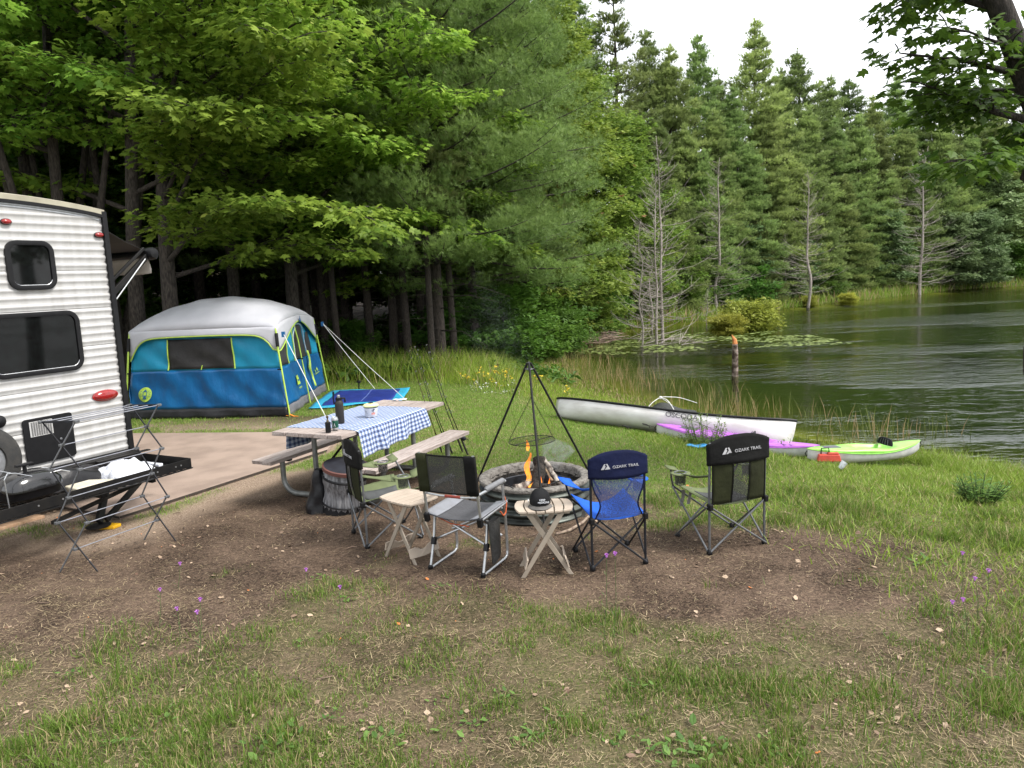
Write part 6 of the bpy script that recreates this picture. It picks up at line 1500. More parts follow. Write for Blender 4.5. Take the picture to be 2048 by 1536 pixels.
# ---- white pines
def make_pine(seed, H, R, h0, r0, m, tuft, per_m, tsc, wh=0.55, nb=6, dead=True, top=0.35, plume=0.34, bend=0.35, clump=8, csz=0.16, expo=0.9, flatz=0.38):
    r = np.random.default_rng(seed); w = MB(); tr_ = smooth_path([(0,0,-0.3),(r.normal()*0.08,r.normal()*0.08,H*0.35),(r.normal()*0.15,r.normal()*0.15,H*0.7),(0,0,H)], 5)
    w.tube(tr_, taper(len(tr_), r0, 0.02, 0.9), 10); P_ = []; Dd = []; Nn = []; Tt = []
    z = h0; 
    while z < H-0.25:
        f = (z-h0)/(H-h0); prof = (1-f)**expo*(0.78+0.22*min(1, f*5)) + top*0.06
        az = r.random()*6.28
        for k in range(nb if f < 0.9 else 4):
            a = az + 2*pi*k/nb + r.normal()*0.22; L = R*prof*(0.62+0.55*r.random())
            if r.random() < 0.12: L *= 0.45
            el = -0.05 + 0.75*f**1.5 + r.normal()*0.08; d = np.array([cos(a)*cos(el), sin(a)*cos(el), sin(el)]); n = 7
            base = np.array([0,0,z + r.normal()*0.1]); pts = [base]
            for i in range(n):
                g = i/n; dz = -0.10*(1-g)*(1-f) + bend*g*(1.0 if f > 0.2 else 0.7); dd = d + np.array([0,0,dz]); dd /= np.linalg.norm(dd); pts.append(pts[-1] + dd*L/n)
            w.tube([tuple(p) for p in pts], taper(n+1, max(0.012, r0*0.28*(1-f*0.7)), 0.006), 5)
            pts = np.array(pts); cnt = int(per_m*L)
            if cnt < 3: continue
            g = 0.30 + 0.70*r.random(cnt)**0.75; xi = g*n; i0 = np.minimum(xi.astype(int), n-1); fr = (xi-i0)[:,None]; c = pts[i0]*(1-fr) + pts[i0+1]*fr
            side = np.array([-sin(a), cos(a), 0]); lat = (r.random(cnt)*2-1); wv = plume*L*np.sin(pi*np.clip((g-0.22)/0.86, 0, 1))**0.7 + 0.05
            p = c + side*(lat*wv)[:,None] + np.stack([np.zeros(cnt), np.zeros(cnt), r.normal(size=cnt)*0.05 + 0.05*L*(1-lat**2)*0.4], 1)
            ck = max(2, int(cnt/clump)); ci = (np.arange(cnt) % ck); jt = r.normal(size=(cnt,3))*csz*np.array([1,1,flatz]); p = p[ci] + jt
            dr_ = unit(np.array([cos(a), sin(a), 0.35+0.5*f])[None,:]*0.7 + side[None,:]*(lat[ci]*0.6)[:,None] + jt/csz*0.55 + np.array([0,0,0.25]) + r.normal(size=(cnt,3))*0.2)
            P_.append(p); Dd.append(dr_); Nn.append(unit(np.stack([r.normal(size=cnt)*0.3, r.normal(size=cnt)*0.3, np.ones(cnt)], 1))); Tt.append(np.clip(0.35 + 0.25*(r.random()-0.3) + 0.30*(g[ci]-0.5) + 0.12*r.normal(size=cnt) + 0.12*jt[:,2]/csz, 0, 1))
        z += wh*(0.75+0.5*r.random())*(1.0 if f < 0.75 else 0.7)
    if dead:
        z = 1.0
        while z < h0+0.6:
            a = r.random()*6.28; L = 0.5+1.3*r.random()*R*0.35; w.tube([(0,0,z),(L*0.5*cos(a),L*0.5*sin(a),z+0.02),(L*cos(a),L*sin(a),z-0.12*L)], [0.018,0.010,0.004], 4); z += 0.28
    # leader tuft
    P_.append(np.stack([np.zeros(14), np.zeros(14), H-0.9+0.95*r.random(14)], 1)); Dd.append(unit(np.stack([r.normal(size=14)*0.3, r.normal(size=14)*0.3, np.ones(14)], 1))); Nn.append(unit(r.normal(size=(14,3)))); Tt.append(np.full(14, 0.6))
    P_ = np.concatenate(P_); Dd = np.concatenate(Dd); Nn = np.concatenate(Nn); Tt = np.concatenate(Tt); T, F = tuft
    return mesh_of(w, 'pine_wood', M_bark2), leaves('pine_crown', T, F, P_, Dd, Nn, tsc*(0.75+0.5*r.random(len(P_))), Tt, m, link=False)
TUF = needle_template(6, 1.0, 0.20, 1, spread=0.9); TUN = needle_template(11, 1.0, 0.075, 2, spread=1.1)
PINES = [make_pine(61, 18, 5.0, 2.6, 0.20, L_pine, TUF, 74, 0.23, wh=0.70), make_pine(62, 15, 4.5, 1.6, 0.17, L_pine, TUF, 78, 0.23, wh=0.62), make_pine(63, 19, 4.9, 3.5, 0.21, L_pine, TUF, 72, 0.24, wh=0.85, nb=6, expo=0.75), make_pine(64, 9, 2.7, 0.5, 0.10, L_pine, TUF, 75, 0.20, wh=0.42),
         make_pine(65, 18, 3.6, 7.5, 0.20, L_pine, TUF, 50, 0.25, wh=0.8, nb=5, bend=0.6)]
NEARP = make_pine(71, 17, 4.5, 2.7, 0.17, L_pinen, TUN, 100, 0.15, wh=0.72, nb=6, plume=0.34, bend=0.42, clump=14, csz=0.13, expo=0.62, flatz=0.75)
def make_dead(seed, H, r0, dens=1.0, R=1.4, up=0.5):
    r = np.random.default_rng(seed); w = MB(); p = smooth_path([(0,0,-0.5)] + [(r.normal()*0.07+0.10*sin(q_*2.1+seed), r.normal()*0.07, H*q_/6) for q_ in range(1, 6)] + [(r.normal()*0.15+0.1, r.normal()*0.12, H)], 4); w.tube(p, taper(len(p), r0, 0.008), 8)
    tr_ = mesh_of(w, 'dead_trunk', M_dead); b = MB(); z = 0.5
    while z < H*0.97:
        f = z/H; a = r.random()*6.28; L = R*(1-f**1.5)**0.8*(0.25+0.95*r.random()**1.3)+0.1; el = -0.05 + up*f + r.normal()*0.15; d = Vector((cos(a)*cos(el), sin(a)*cos(el), sin(el))); q = [Vector((0,0,z))]
        for i in range(4): d = (d + Vector((r.normal()*0.12, r.normal()*0.12, 0.12*up*i + r.normal()*0.05))).normalized(); q.append(q[-1] + d*L/4)
        b.tube(q, taper(5, 0.016*(1-f*0.5), 0.004), 4, caps=False)
        for i in (1,2,3):
            for sg in (-1,1):
                if r.random() < 0.35: continue
                t = (q[i+1]-q[i]).normalized(); s_ = Vector((-t.y, t.x, 0))*sg; e = q[i] + (t*0.7 + s_*0.6 + Zv*0.2*r.normal()).normalized()*L*0.33; b.tube([q[i], e], [0.006, 0.003], 3, caps=False)
        z += 0.11/dens*(0.6+0.8*r.random())
    return tr_, mesh_of(b, 'dead_branches', M_dead)
DEAD = [make_dead(81, 7.5, 0.065, 1.4, 2.3, up=0.8), make_dead(82, 8.5, 0.10, 1.5, 2.8, up=0.6), make_dead(83, 4.2, 0.06, 1.6, 1.4, up=0.6)]
def dead_tree(loc, rz, k, sc, label):
    root = empty('dead_tree', loc, rz, label, 'tree', 'dead trees at the waterline'); root.scale = (sc,)*3
    o = bpy.data.objects.new('trunk', DEAD[k][0]); col.objects.link(o); o.parent = root
    o = bpy.data.objects.new('branches', DEAD[k][1]); col.objects.link(o); o.parent = root
# ================================================================== TREES placed
def ordinal(n):
    w = ['first','second','third','fourth','fifth','sixth','seventh','eighth','ninth','tenth','eleventh','twelfth']
    if n <= 12: return w[n-1]
    return f"{n}{'th' if 10 < n % 100 < 14 else {1:'st',2:'nd',3:'rd'}.get(n % 10, 'th')}"
def at_px(px, Y):
    d = ray(px, 620); return d.x/d.y*Y
def put(kind, name, mesh, px, Y, top_y=None, sc=None, H=None, rz=None, grp=None, dx=0):
    x = at_px(px, Y) + dx; z = gz(x, Y)
    if top_y is not None:
        t = D(px, top_y, Y).z; sc = (t - z)/H
    rz = R_.random()*6.28 if rz is None else rz
    return tree_obj(name, (x, Y, z-0.05), rz, mesh[0], mesh[1], sc, kind, None, 'tree', grp)
# --- maples of the near wood (left)
for (px, Y, k, sc, rz) in ((338,14.6,0,1.0,-0.15),(268,15.0,2,1.0,0.25),(228,16.6,1,1.0,4.0),(135,14.6,1,0.92,1.2),(92,15.4,1,1.05,3.7),(-90,13.2,1,0.9,5.0),(585,17.6,0,1.0,0.1),(470,18.0,2,0.92,-0.2),(800,20.4,0,0.85,0.2),(845,21.0,3,0.9,2.2),(150,20,2,1.0,0.6),(20,21,0,1.1,0.5)):
    put('maple', 'maple_tree', MAPLES[k], px, Y, sc=sc, rz=rz, grp='maples of the near wood')
# --- slender trunks and pines deep in the shade of the wood
rr = random.Random(41)
for (px, Y, k, sc) in ((405,22,4,0.95),(520,24,4,0.9),(600,21,4,0.8),(632,23,2,0.8),(655,20.5,4,0.7),(690,22.5,4,0.75),(735,24,2,0.8),(790,26,0,0.9),(845,23,4,0.8),(905,21.2,4,0.8),(950,26,0,0.9),(1010,30,1,0.95),(612,18.6,4,0.55),(645,19.2,4,0.6),(672,18.3,4,0.5),(738,19.5,4,0.62),(782,19.8,4,0.7),(812,19.0,4,0.6),(838,20.2,4,0.62),(858,18.2,4,0.5),(905,19.4,4,0.55),(560,28,0,0.95),(460,30,2,0.95),(350,27,0,0.95),(250,25,2,0.95),(120,26,0,0.95),(0,24,2,0.9),(-120,20,0,0.9),(680,33,1,1.1),(850,34,2,1.0),(300,36,0,1.1),(50,36,2,1.1),(1120,38,0,0.9),(1040,42,2,1.0),(930,40,0,1.1),(760,44,2,1.1),(500,42,0,1.1),(180,44,2,1.2)):
    put('woodpine', 'pine_tree', PINES[k], px, Y, sc=sc, grp='pines within the dark wood')
for (px, Y, k, sc) in ((560,27,0,1.0),(700,28,1,1.0),(880,25,0,0.8),(430,26,1,1.0),(320,23,0,0.9),(180,21,1,1.0),(60,18.5,0,0.9),(-80,17,1,0.9),(800,30,1,1.1),(960,29,0,1.0),(640,36,1,1.3),(380,34,1,1.3),(10,30,1,1.3)):
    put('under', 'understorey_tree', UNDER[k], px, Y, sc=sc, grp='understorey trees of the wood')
# --- big soft white pine in the middle
x = at_px(876, 18.9)
tree_obj('white_pine', (x, 18.9, gz(x, 18.9)-0.05), 0.4, NEARP[0], NEARP[1], 1.0, None, 'soft needled white pine spreading right over the meadow edge', 'tree')
x = at_px(925, 20.4)
tree_obj('white_pine', (x+0.3, 20.6, gz(x, 20.6)-0.05), 2.6, NEARP[0], NEARP[1], 0.86, None, 'second white pine close behind the soft needled one, dark trunked', 'tree')
x = at_px(1020, 24)
tree_obj('white_pine', (x, 24.5, gz(x, 24.5)-0.05), 4.1, NEARP[0], NEARP[1], 0.95, None, 'white pine standing behind, between the meadow pines and yellow green poplars', 'tree')
# --- yellow-green broadleaves on the shore point
for (px, Y, k, ty_, H) in ((1105,33.5,0,70,11),(1165,35,0,175,11),(1060,30,0,10,11),(1235,37.5,1,250,8),(1125,30.5,1,360,8),(1180,32.5,1,430,8),(1010,27,1,330,8),(1270,39.5,1,420,8)):
    put('poplar', 'broadleaf_tree', POPL[k], px, Y, top_y=ty_, H=H, grp='yellow green trees on the shore point')
# --- wall of pines across the lake
far = [ # px, Y, top_y, variant
 (1105,44,-40,0),(1170,46,-10,2),(1240,46,-60,4),(1300,50,60,0),(1345,49,95,1),(1400,52,70,0),(1440,55,150,2),(1508,55,38,0),(1560,60,140,1),(1590,60,98,2),(1632,64,160,0),(1655,62,150,0),(1690,66,155,2),(1735,68,195,1),(1780,70,150,0),(1815,72,185,2),(1855,70,150,0),(1905,74,170,1),(1950,76,150,0),(2000,76,140,2),(2055,74,150,0),(2120,76,120,2),
 (1320,45,230,1),(1375,47,250,1),(1430,49,220,1),(1470,51,170,0),(1530,53,200,1),(1575,55,230,1),(1610,57,210,1),(1665,60,240,1),(1710,62,230,1),(1750,63,270,1),(1800,65,250,1),(1870,68,240,1),(1925,70,260,1),(1985,72,230,1),(2040,71,250,1),(2090,72,260,1),
 (1290,43,330,3),(1350,44,360,3),(1410,46.5,300,3),(1455,48.5,330,3),(1500,50,310,3),(1555,51.5,340,3),(1600,53.5,330,3),(1640,55,360,3),(1685,57.5,350,3),(1730,60,370,3),(1775,61.5,340,3),(1832,62.5,330,3),(1880,66,340,3),(1940,68,380,3),(2030,69,390,3),
 (1665,54,470,3),(1745,59,480,3),(1700,57,450,3),(1520,48.8,430,3)]
HH = {0:18,1:15,2:19,3:9,4:18}
for (px, Y, ty_, k) in far:
    put('farpine' if k != 3 else 'farlow', 'pine_tree', PINES[k], px, Y, top_y=ty_, H=HH[k], grp='pines across the lake')
for (px, Y, ty_, H, k) in ((1490,49.2,455,6.5,0),(1605,53,480,6.5,0),(1765,60.5,425,6.5,0),(1900,63.5,430,6.5,0),(1950,64.5,430,6.5,0),(1575,51,500,6.5,0),(1960,70,335,6.5,0)):
    put('silver', 'silvery_tree', SILV[k], px, Y, top_y=ty_, H=H, grp='silvery leaved trees along the far shore')
for (px, Y, sc) in ((1180,33,1.1),(1230,38,1.2),(1060,23.5,0.8),(960,20.8,0.75),(1010,21.5,0.9),(870,20.2,0.6),(1090,27,1.0),(1500,47.6,1.0),(1430,46.8,1.2),(1350,44,1.3),(1640,53.5,0.9),(1810,62,1.2),(690,19.5,0.5),(1280,41,1.2),(2020,68,1.3),(560,20,0.6),(1120,25.5,0.6)):
    put('bush', 'bush', BUSH[0], px, Y, sc=sc, grp='green bushes at the edge of the wood')
p = G(1500, 660, WATER_Z); root = tree_obj('bog_shrub', (p.x, p.y, WATER_Z-0.1), 0.3, BUSH[1][0], BUSH[1][1], 1.0, None, 'largest yellowish bog shrub growing out of the lake', 'shrub', 'yellowish bog shrubs'); root.scale = (0.95,0.8,0.75)
p = G(1455, 668, WATER_Z); root = tree_obj('bog_shrub', (p.x, p.y, WATER_Z-0.1), 2.3, BUSH[1][0], BUSH[1][1], 0.5, None, 'smaller yellowish bog shrub left of the largest one', 'shrub', 'yellowish bog shrubs')
for i, (px, py) in enumerate(((1620,612),(1700,606))):
    p = G(px, py, WATER_Z); root = tree_obj('bog_shrub', (p.x, p.y+0.3, WATER_Z-0.1), i, BUSH[1][0], BUSH[1][1], 0.42, None, f'low yellowish shrub on the far waterline, {ordinal([1,2][i])} from left', 'shrub', 'yellowish bog shrubs')
# --- dead trees
p = G(1283,690,WATER_Z); dead_tree((p.x,p.y,WATER_Z-0.1), 0.2, 0, 0.62, 'bare dead tree leftmost in the lily pads, standing in water')
p = G(1326,680,WATER_Z); dead_tree((p.x,p.y,WATER_Z-0.1), 1.2, 0, 1.05, 'tallest bare dead trunk of the clump in the lily pads')
p = G(1313,688,WATER_Z); dead_tree((p.x,p.y,WATER_Z-0.1), 4.2, 0, 0.85, 'dead trunk close beside the tallest one of the clump')
p = G(1301,660,WATER_Z); dead_tree((p.x,p.y,WATER_Z-0.1), 3.2, 2, 0.9, 'short thin dead tree behind the clump in the lily pads')
p = G(1437,628,WATER_Z); dead_tree((p.x,p.y,WATER_Z-0.1), 2.0, 1, 1.08, 'tall dead tree with thick pale trunk behind the bog shrubs')
p = G(1450,600,WATER_Z); dead_tree((p.x,46.3,-0.2), 5.0, 1, 0.95, 'grey dead tree right behind the tall pale trunked one')
p = G(1573,612,WATER_Z); dead_tree((p.x,p.y+0.3,WATER_Z-0.1), 2.8, 0, 0.68, 'slim leaning dead tree on the far shore below the pines')
p = G(1848,590,WATER_Z); dead_tree((p.x,p.y+0.6,WATER_Z), 0.8, 1, 1.30, 'grey dead pine with dense bare twigs on the far right shore')
p = G(1415,650,WATER_Z); dead_tree((p.x,p.y,WATER_Z-0.1), 5.8, 2, 0.45, 'tiny dead sapling in the shallows left of the bog shrubs')
p = G(1955,575,WATER_Z); dead_tree((p.x,p.y+0.8,WATER_Z), 1.8, 2, 1.0, 'small bare sapling on the brown bank at far right')
# brush pile
q = MB(); rr = random.Random(9)
for k in range(150):
    c = G(rr.uniform(1135,1235), rr.uniform(668,690), WATER_Z+0.05); c.z += rr.uniform(0,0.25); a = rr.gauss(0.35,0.5); L = rr.uniform(0.3,1.3); d = Vector((cos(a), sin(a), rr.gauss(0,0.12)))*L/2; q.tube([c-d, c+d], [0.02,0.008], 4)
o = q.build('brush_pile', mat('brush sticks', (0.34,0.25,0.19), (0.12,0.08,0.06), rough=0.9, scale=3), None); tag(o, 'heap of brown cut brush and driftwood at the water edge', 'brush pile')
q = MB(); rr = random.Random(10)
for k in range(45):
    c = G(rr.uniform(1275,1400), rr.uniform(672,690), WATER_Z+0.02); a = rr.gauss(0.5,0.7); L = rr.uniform(0.4,1.6); d = Vector((cos(a), sin(a), abs(rr.gauss(0,0.2))))*L/2; c.z += abs(d.z); q.tube([c-d, c+d], [0.010,0.004], 3)
o = q.build('dead_twigs', M_dead, None); tag(o, 'tangle of grey dead twigs around the clump of dead trunks', 'twigs', kind='stuff')
q = MB(); a = G(1740,592,WATER_Z+0.05); b_ = G(1625,603,WATER_Z+0.05); q.tube([a, b_], [0.13,0.16], 8); o = q.build('fallen_log', M_dead, None); tag(o, 'pale fallen log lying along the far waterline', 'log')

# --- maple at the right edge with overhanging branches
B = Broad(91); Yt = 7.5
def pw(px, py, Y=Yt): return D(px, py, Y)
base = Vector((5.80, 7.35, gz(5.80,7.35)))
P0 = [base + Vector((0,0,-0.2)), base + Vector((-0.05,0.02,0.5)), pw(2080,740,7.45), pw(2110,540,7.5), pw(2110,330,7.5), pw(2058,170,7.5), pw(2002,20,7.45), pw(1930,-160,7.4), pw(1860,-420,7.2)]
path = B.trunk(P0, 0.175, 0.09, 16)
B.trunk([pw(2070,360), pw(2120,150), pw(2190,-120), pw(2230,-400)], 0.13, 0.06, 12)
def blimb(p0, p1, r0, droop=0.10, spr=0.26, L=None, start=0.2):
    d = p1 - p0; B.limb(p0, d, 0.85*d.length if L is None else L, r0, rise=0.16, droop=droop, sprR=spr, n=7, start=start)
for (a, ya, b_, yb, r0) in (((2035,150),7.5,(1830,60),6.9,0.035),((2050,190),7.5,(1830,230),7.9,0.035),((2065,300),7.5,(1880,340),6.9,0.03),((1990,20),7.45,(1790,-60),7.9,0.04),((1965,-60),7.4,(1760,40),7.2,0.035),
    ((2060,240),7.5,(1790,160),7.3,0.04),((1940,-130),7.4,(1740,-120),6.8,0.04),((2045,180),7.5,(1900,180),8.6,0.03),((2120,150),7.5,(1960,60),6.6,0.035),((2120,150),7.5,(2060,60),8.4,0.035),((2200,-120),7.5,(2020,-60),8.0,0.03),((2110,200),7.5,(2010,300),7.9,0.03),((1900,-260),7.3,(1700,-200),7.9,0.03),((1930,-160),7.4,(1830,-60),6.5,0.03)):
    blimb(pw(*a, ya), pw(*b_, yb), r0)
root = empty('overhanging_maple', base, 0, 'dark maple at the right edge, leafy boughs overhanging the lake', 'tree')
t_ = B.w.build('trunk', mat('dark bark', (0.045,0.036,0.030), (0.012,0.010,0.008), rough=0.95, scale=10, stretch=(4,4,1), bump=1.0, bscale=26), root, smooth=True, sharp=80); t_.location = -base
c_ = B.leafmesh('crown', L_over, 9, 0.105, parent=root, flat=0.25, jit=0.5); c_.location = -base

# --- unique labels by place
GRP = {'maple': ('broadleaf maple of the near wood behind the tent', 'maples'), 'woodpine': ('shaded straight pine deep in the wood', 'shaded pines'), 'under': ('small leafy understorey tree in the dark wood', 'understorey trees'),
  'poplar': ('yellow green leafy tree on the shore point', 'yellow green trees'), 'farpine': ('tall green pine in the wall across the lake', 'tall far pines'), 'farlow': ('low young pine at the foot of the far wall', 'low far pines'), 'silver': ('silvery leaved tree on the far shore', 'silvery trees'), 'bush': ('round green bush at the wood and shore edge', 'bushes')}
def px_of(v):
    d = Vector(v) - Vector((0,0,HCAM)); return 1024 + FPX*d.dot(Rv)/d.dot(Fv)
for kind, (txt, plural) in GRP.items():
    L_ = sorted([r for r, k in TREES if k == kind], key=lambda r: px_of(r.location))
    for i, r in enumerate(L_): r['label'] = f'{txt}, {ordinal(i+1)} from the left'
bpy.context.view_layer.update()

# ================================================================== GRASS, LITTER, WEEDS
def blades(name, x, y, h, w, lean, m, tone, label, z=None, curl=0.5, seed=1, zoff=-0.01):
    r = np.random.default_rng(seed); n = len(x); z = ground_z(x, y) if z is None else z
    a = r.random(n)*2*pi; face = r.random(n)*2*pi
    L = np.stack([np.cos(a), np.sin(a)], 1)*(lean*h)[:,None]; Wd = np.stack([np.cos(face), np.sin(face)], 1)*(w/2)[:,None]
    base = np.stack([x, y, z+zoff], 1); up = np.sqrt(np.clip(1-lean**2, 0.02, 1))*h
    def pt(f, side):
        q = base.copy(); q[:,:2] += L*(f**(1+curl))
        q[:,2] += up*(f - 0.18*curl*f*f); q[:,:2] += Wd*side*(1-0.35*f); return q
    V = np.stack([pt(0.0,-1), pt(0.0,1), pt(0.5,1), pt(0.5,-1), pt(1.0,0)], 1).reshape(-1,3); o = (np.arange(n)*5)[:,None]
    ob = npmesh(name, V, [o + np.array([[0,1,2,3]]), o + np.array([[3,2,4]])], m, tone=np.repeat(tone, 5)); return tag(ob, label, name.replace('_',' '), kind='stuff')
G_lawn = leafmat('lawn blades', (0.095,0.175,0.020), (0.27,0.39,0.060), (0.42,0.38,0.17), trans=0.35, rand=0.0)
G_fore = leafmat('foreground blades', (0.045,0.105,0.014), (0.155,0.26,0.040), (0.36,0.30,0.15), trans=0.3, rand=0.0)
G_tall = leafmat('tall grass', (0.11,0.20,0.022), (0.29,0.42,0.060), (0.42,0.33,0.18), trans=0.4, rand=0.0)
G_reed = leafmat('reeds', (0.10,0.14,0.03), (0.22,0.24,0.07), (0.40,0.28,0.15), trans=0.35, rand=0.0)
G_straw = leafmat('straw', (0.060,0.038,0.022), (0.44,0.35,0.21), trans=0.1, rand=0.0)
g = np.random.default_rng(77)
def vis(x, y): return np.abs(x) < 0.80*y + 1.2
# foreground turf: clumpy
N = 1000000; x = g.uniform(-5.5, 6.5, N); y = 2.4 + 4.6*g.random(N)**1.2
d = green(x, y); cl = sstep(0.35, 0.75, fbm(x, y, 0.28, 9)); k = vis(x, y) & (g.random(N) < d*(0.18+0.82*cl)*0.75) & (pad_sd(x, y) > 0.03); x, y, cl = x[k], y[k], cl[k]; big = sstep(0.50, 0.72, fbm(x, y, 0.7, 12))
h = (0.018+0.05*g.random(len(x))*(0.3+cl) + 0.11*big*g.random(len(x))**1.5)
tone = np.clip(0.15+0.6*g.random(len(x)) + 0.25*(fbm(x,y,1.5,6)-0.5), 0, 0.84); tone = np.where(g.random(len(x)) < 0.20, 1.0, tone)
blades('foreground_grass', x, y, h, 0.0038+0.0025*g.random(len(x)), np.clip(g.random(len(x))*0.9, 0, 0.95), G_fore, tone, 'patchy foreground grass growing in tufts')
# flattened straw and needles everywhere near
N = 420000; x = g.uniform(-5.5, 6.5, N); y = 2.4 + 6.2*g.random(N)**1.4; pr_ = 0.22 + 0.55*sstep(0.42,0.66,fbm(x,y,0.5,14))*sstep(0.3,0.6,fbm(x,y,0.16,15)); pr_ *= np.where(ell(x,y,0.4,5.4,2.3,1.0) < 1.1, 0.45, 1.0)*np.where(ell(x,y,-2.5,6.8,2.2,1.6) < 1, 0.30, 1.0)*np.where(y > 7, 0.3, 1)
k = vis(x,y) & (g.random(N) < pr_) & (pad_sd(x,y) > 0.03); x, y = x[k], y[k]
blades('dry_straw', x, y, 0.016+0.075*g.random(len(x))**3, 0.0018+0.0018*g.random(len(x)), np.full(len(x), 0.985), G_straw, g.random(len(x))**1.1, 'flattened straw and pine needles on the soil', zoff=0.004, curl=0.0)
# lawn
N = 520000; x = g.uniform(-8, 9, N); y = 6.2 + 11*g.random(N)**0.9; s = shore_sd(x, y)
k = vis(x, y) & (s > 0.1) & (g.random(N) < green(x, y)**1.3*0.8) & (ell(x,y,0.17,6.72,0.62,0.62) > 1) & (pad_sd(x,y) > 0.03)
x, y = x[k], y[k]; h = 0.028+0.035*g.random(len(x)); dry = sstep(0.45, 0.62, fbm(x, y, 1.2, 21))
tone = np.clip(0.25+0.55*g.random(len(x)), 0, 0.85); tone = np.where(g.random(len(x)) < 0.10+0.25*dry, 1.0, tone)
blades('lawn_grass', x, y, h, 0.006+0.003*g.random(len(x)), g.random(len(x))*0.85, G_lawn, tone, 'short sunlit lawn between fire ring and lake', seed=2)
# lush leaning grass on the right bank
N = 150000; x = g.uniform(1.6, 8.5, N); y = g.uniform(3.6, 10.2, N); s = shore_sd(x, y); lush = sstep(2.0, 3.6, x + 0.35*(y-5)) * (0.35+0.65*sstep(3.4, 0.6, s))
k = vis(x, y) & (s > 0.02) & (g.random(N) < lush*0.8) & (ell(x,y,4.4,9.15,0.95,0.42) > 1); x, y = x[k], y[k]; s = s[k]; n = len(x)
h = 0.05 + 0.10*g.random(n) + 0.22*sstep(1.6, 0.3, s)*g.random(n); tone = np.clip(0.2+0.6*g.random(n)+0.3*(fbm(x,y,0.9,31)-0.5), 0, 0.85); tone = np.where(g.random(n) < 0.10, 1.0, tone)
blades('bank_grass', x, y, h, 0.006+0.004*g.random(n), 0.3+0.62*g.random(n), G_lawn, tone, 'lush leaning grass on the bank at right', seed=3)
# tall grass: meadow edge and shore behind the canoe
N = 260000; x = g.uniform(-6, 5.5, N); y = g.uniform(11.2, 32, N); s = shore_sd(x, y)
edge = sstep(14.6, 16.2, y + 0.3*x + 1.2*(fbm(x,y,1.6,41)-0.5)) * sstep(20.5, 17, y - 0.6*np.maximum(x, 0)*3)
shore = sstep(3.3, 1.6, s)*sstep(-0.3, 0.3, s)*(y > 12.0 - 0.0*x) * sstep(0.0, 0.5, (y - (12.3 - 0.62*(x-0.64))) )
k = (s > -0.2) & (g.random(N) < np.maximum(edge*0.55, shore)*0.75) & (x > -5.5); x, y, s = x[k], y[k], s[k]; n = len(x)
h = (0.20+0.60*g.random(n))*(0.6+0.7*fbm(x,y,1.0,44))*(0.22+0.78*sstep(13.5,16.5,y)*sstep(0.9, -0.6, x)) ; tone = np.clip(0.3+0.5*g.random(n), 0, 0.86); tone = np.where(g.random(n) < 0.10+0.30*sstep(1.2,0.2,s), 1.0, tone)
blades('tall_grass', x, y, h, 0.010+0.006*g.random(n), 0.15+0.55*g.random(n), G_tall, tone, 'tall bright meadow grass between lawn and wood', seed=4)
# reeds in the shallows
N = 42000; x = g.uniform(1.5, 8, N); y = g.uniform(10.8, 31, N); s = shore_sd(x, y)
k = (s < 0.5) & (s > -2.6) & (g.random(N) < sstep(-2.2, -0.2, s)*0.30*sstep(0.35,0.6,fbm(x,y,1.3,51)) * (y - (12.1-0.62*(x-0.64)) > 0.4)) ; x, y = x[k], y[k]; n = len(x)
blades('reeds', x, y, 0.28+0.34*g.random(n), 0.007+0.004*g.random(n), 0.05+0.4*g.random(n), G_reed, np.where(g.random(n) < 0.4, 1.0, g.random(n)*0.8), 'brownish reeds standing in the shallows behind the canoe', z=np.full(n, WATER_Z-0.05), seed=5)
# far shore grasses
N = 160000; x = g.uniform(2, 75, N); y = g.uniform(29, 76, N); s = shore_sd(x, y)
k = (s > -0.3) & (s < 4.0) & (g.random(N) < sstep(4.0, 0.8, s)*0.9) & (np.abs(x) < 0.85*y+2); x, y = x[k], y[k]; n = len(x)
blades('shore_grass', x, y, 0.35+0.8*g.random(n)*(0.5+fbm(x,y,4,61)), 0.025+0.03*g.random(n), 0.1+0.5*g.random(n), G_tall, np.where(g.random(n) < 0.25, 1.0, 0.1+0.6*g.random(n)), 'sedge and grass along the far shore', seed=6)
# forest floor plants
N = 30000; x = g.uniform(-18, 3, N); y = g.uniform(16.5, 34, N); k = (shore_sd(x,y) > 0.5) & (g.random(N) < sstep(0.4,0.65,fbm(x,y,2.2,71))*0.9) & (x < 0.85*y); x, y = x[k], y[k]; n = len(x)
pos = np.stack([x, y, ground_z(x, y)+0.05+0.25*g.random(n)], 1)
o = leaves('forest_undergrowth', CLUMP_T, CLUMP_F, pos, unit(g.normal(size=(n,3))*[1,1,0.4]), unit(g.normal(size=(n,3))*0.4+[0,0,1]), 0.12+0.14*g.random(n), g.random(n)*0.8, L_maple2); tag(o, 'low leafy undergrowth on the forest floor', 'undergrowth', kind='stuff')
# lily pads
N = 2600; x = g.uniform(2, 11.5, N); y = g.uniform(24.5, 31.5, N); k = (shore_sd(x,y) < -0.2) & (g.random(N) < sstep(0.35,0.6,fbm(x,y,1.6,81))*np.where(y < 29.5, 1.0, 0.5)); x, y = x[k], y[k]; n = len(x)
T = np.array([(cos(a_), sin(a_), 0) for a_ in [2*pi*k_/10 for k_ in range(10)]]); V = (np.stack([x, y, np.full(n, WATER_Z+0.006)], 1)[:,None,:] + T[None]*(0.045+0.06*g.random(n))[:,None,None]).reshape(-1,3)
o = npmesh('lily_pads', V, (np.arange(n)*10)[:,None]+np.arange(10)[None], leafmat('lily pads', (0.14,0.20,0.05), (0.26,0.33,0.10), trans=0.1, rand=0), tone=np.repeat(g.random(n), 10)); tag(o, 'pale green lily pads floating around the dead trunks', 'lily pads', kind='stuff')
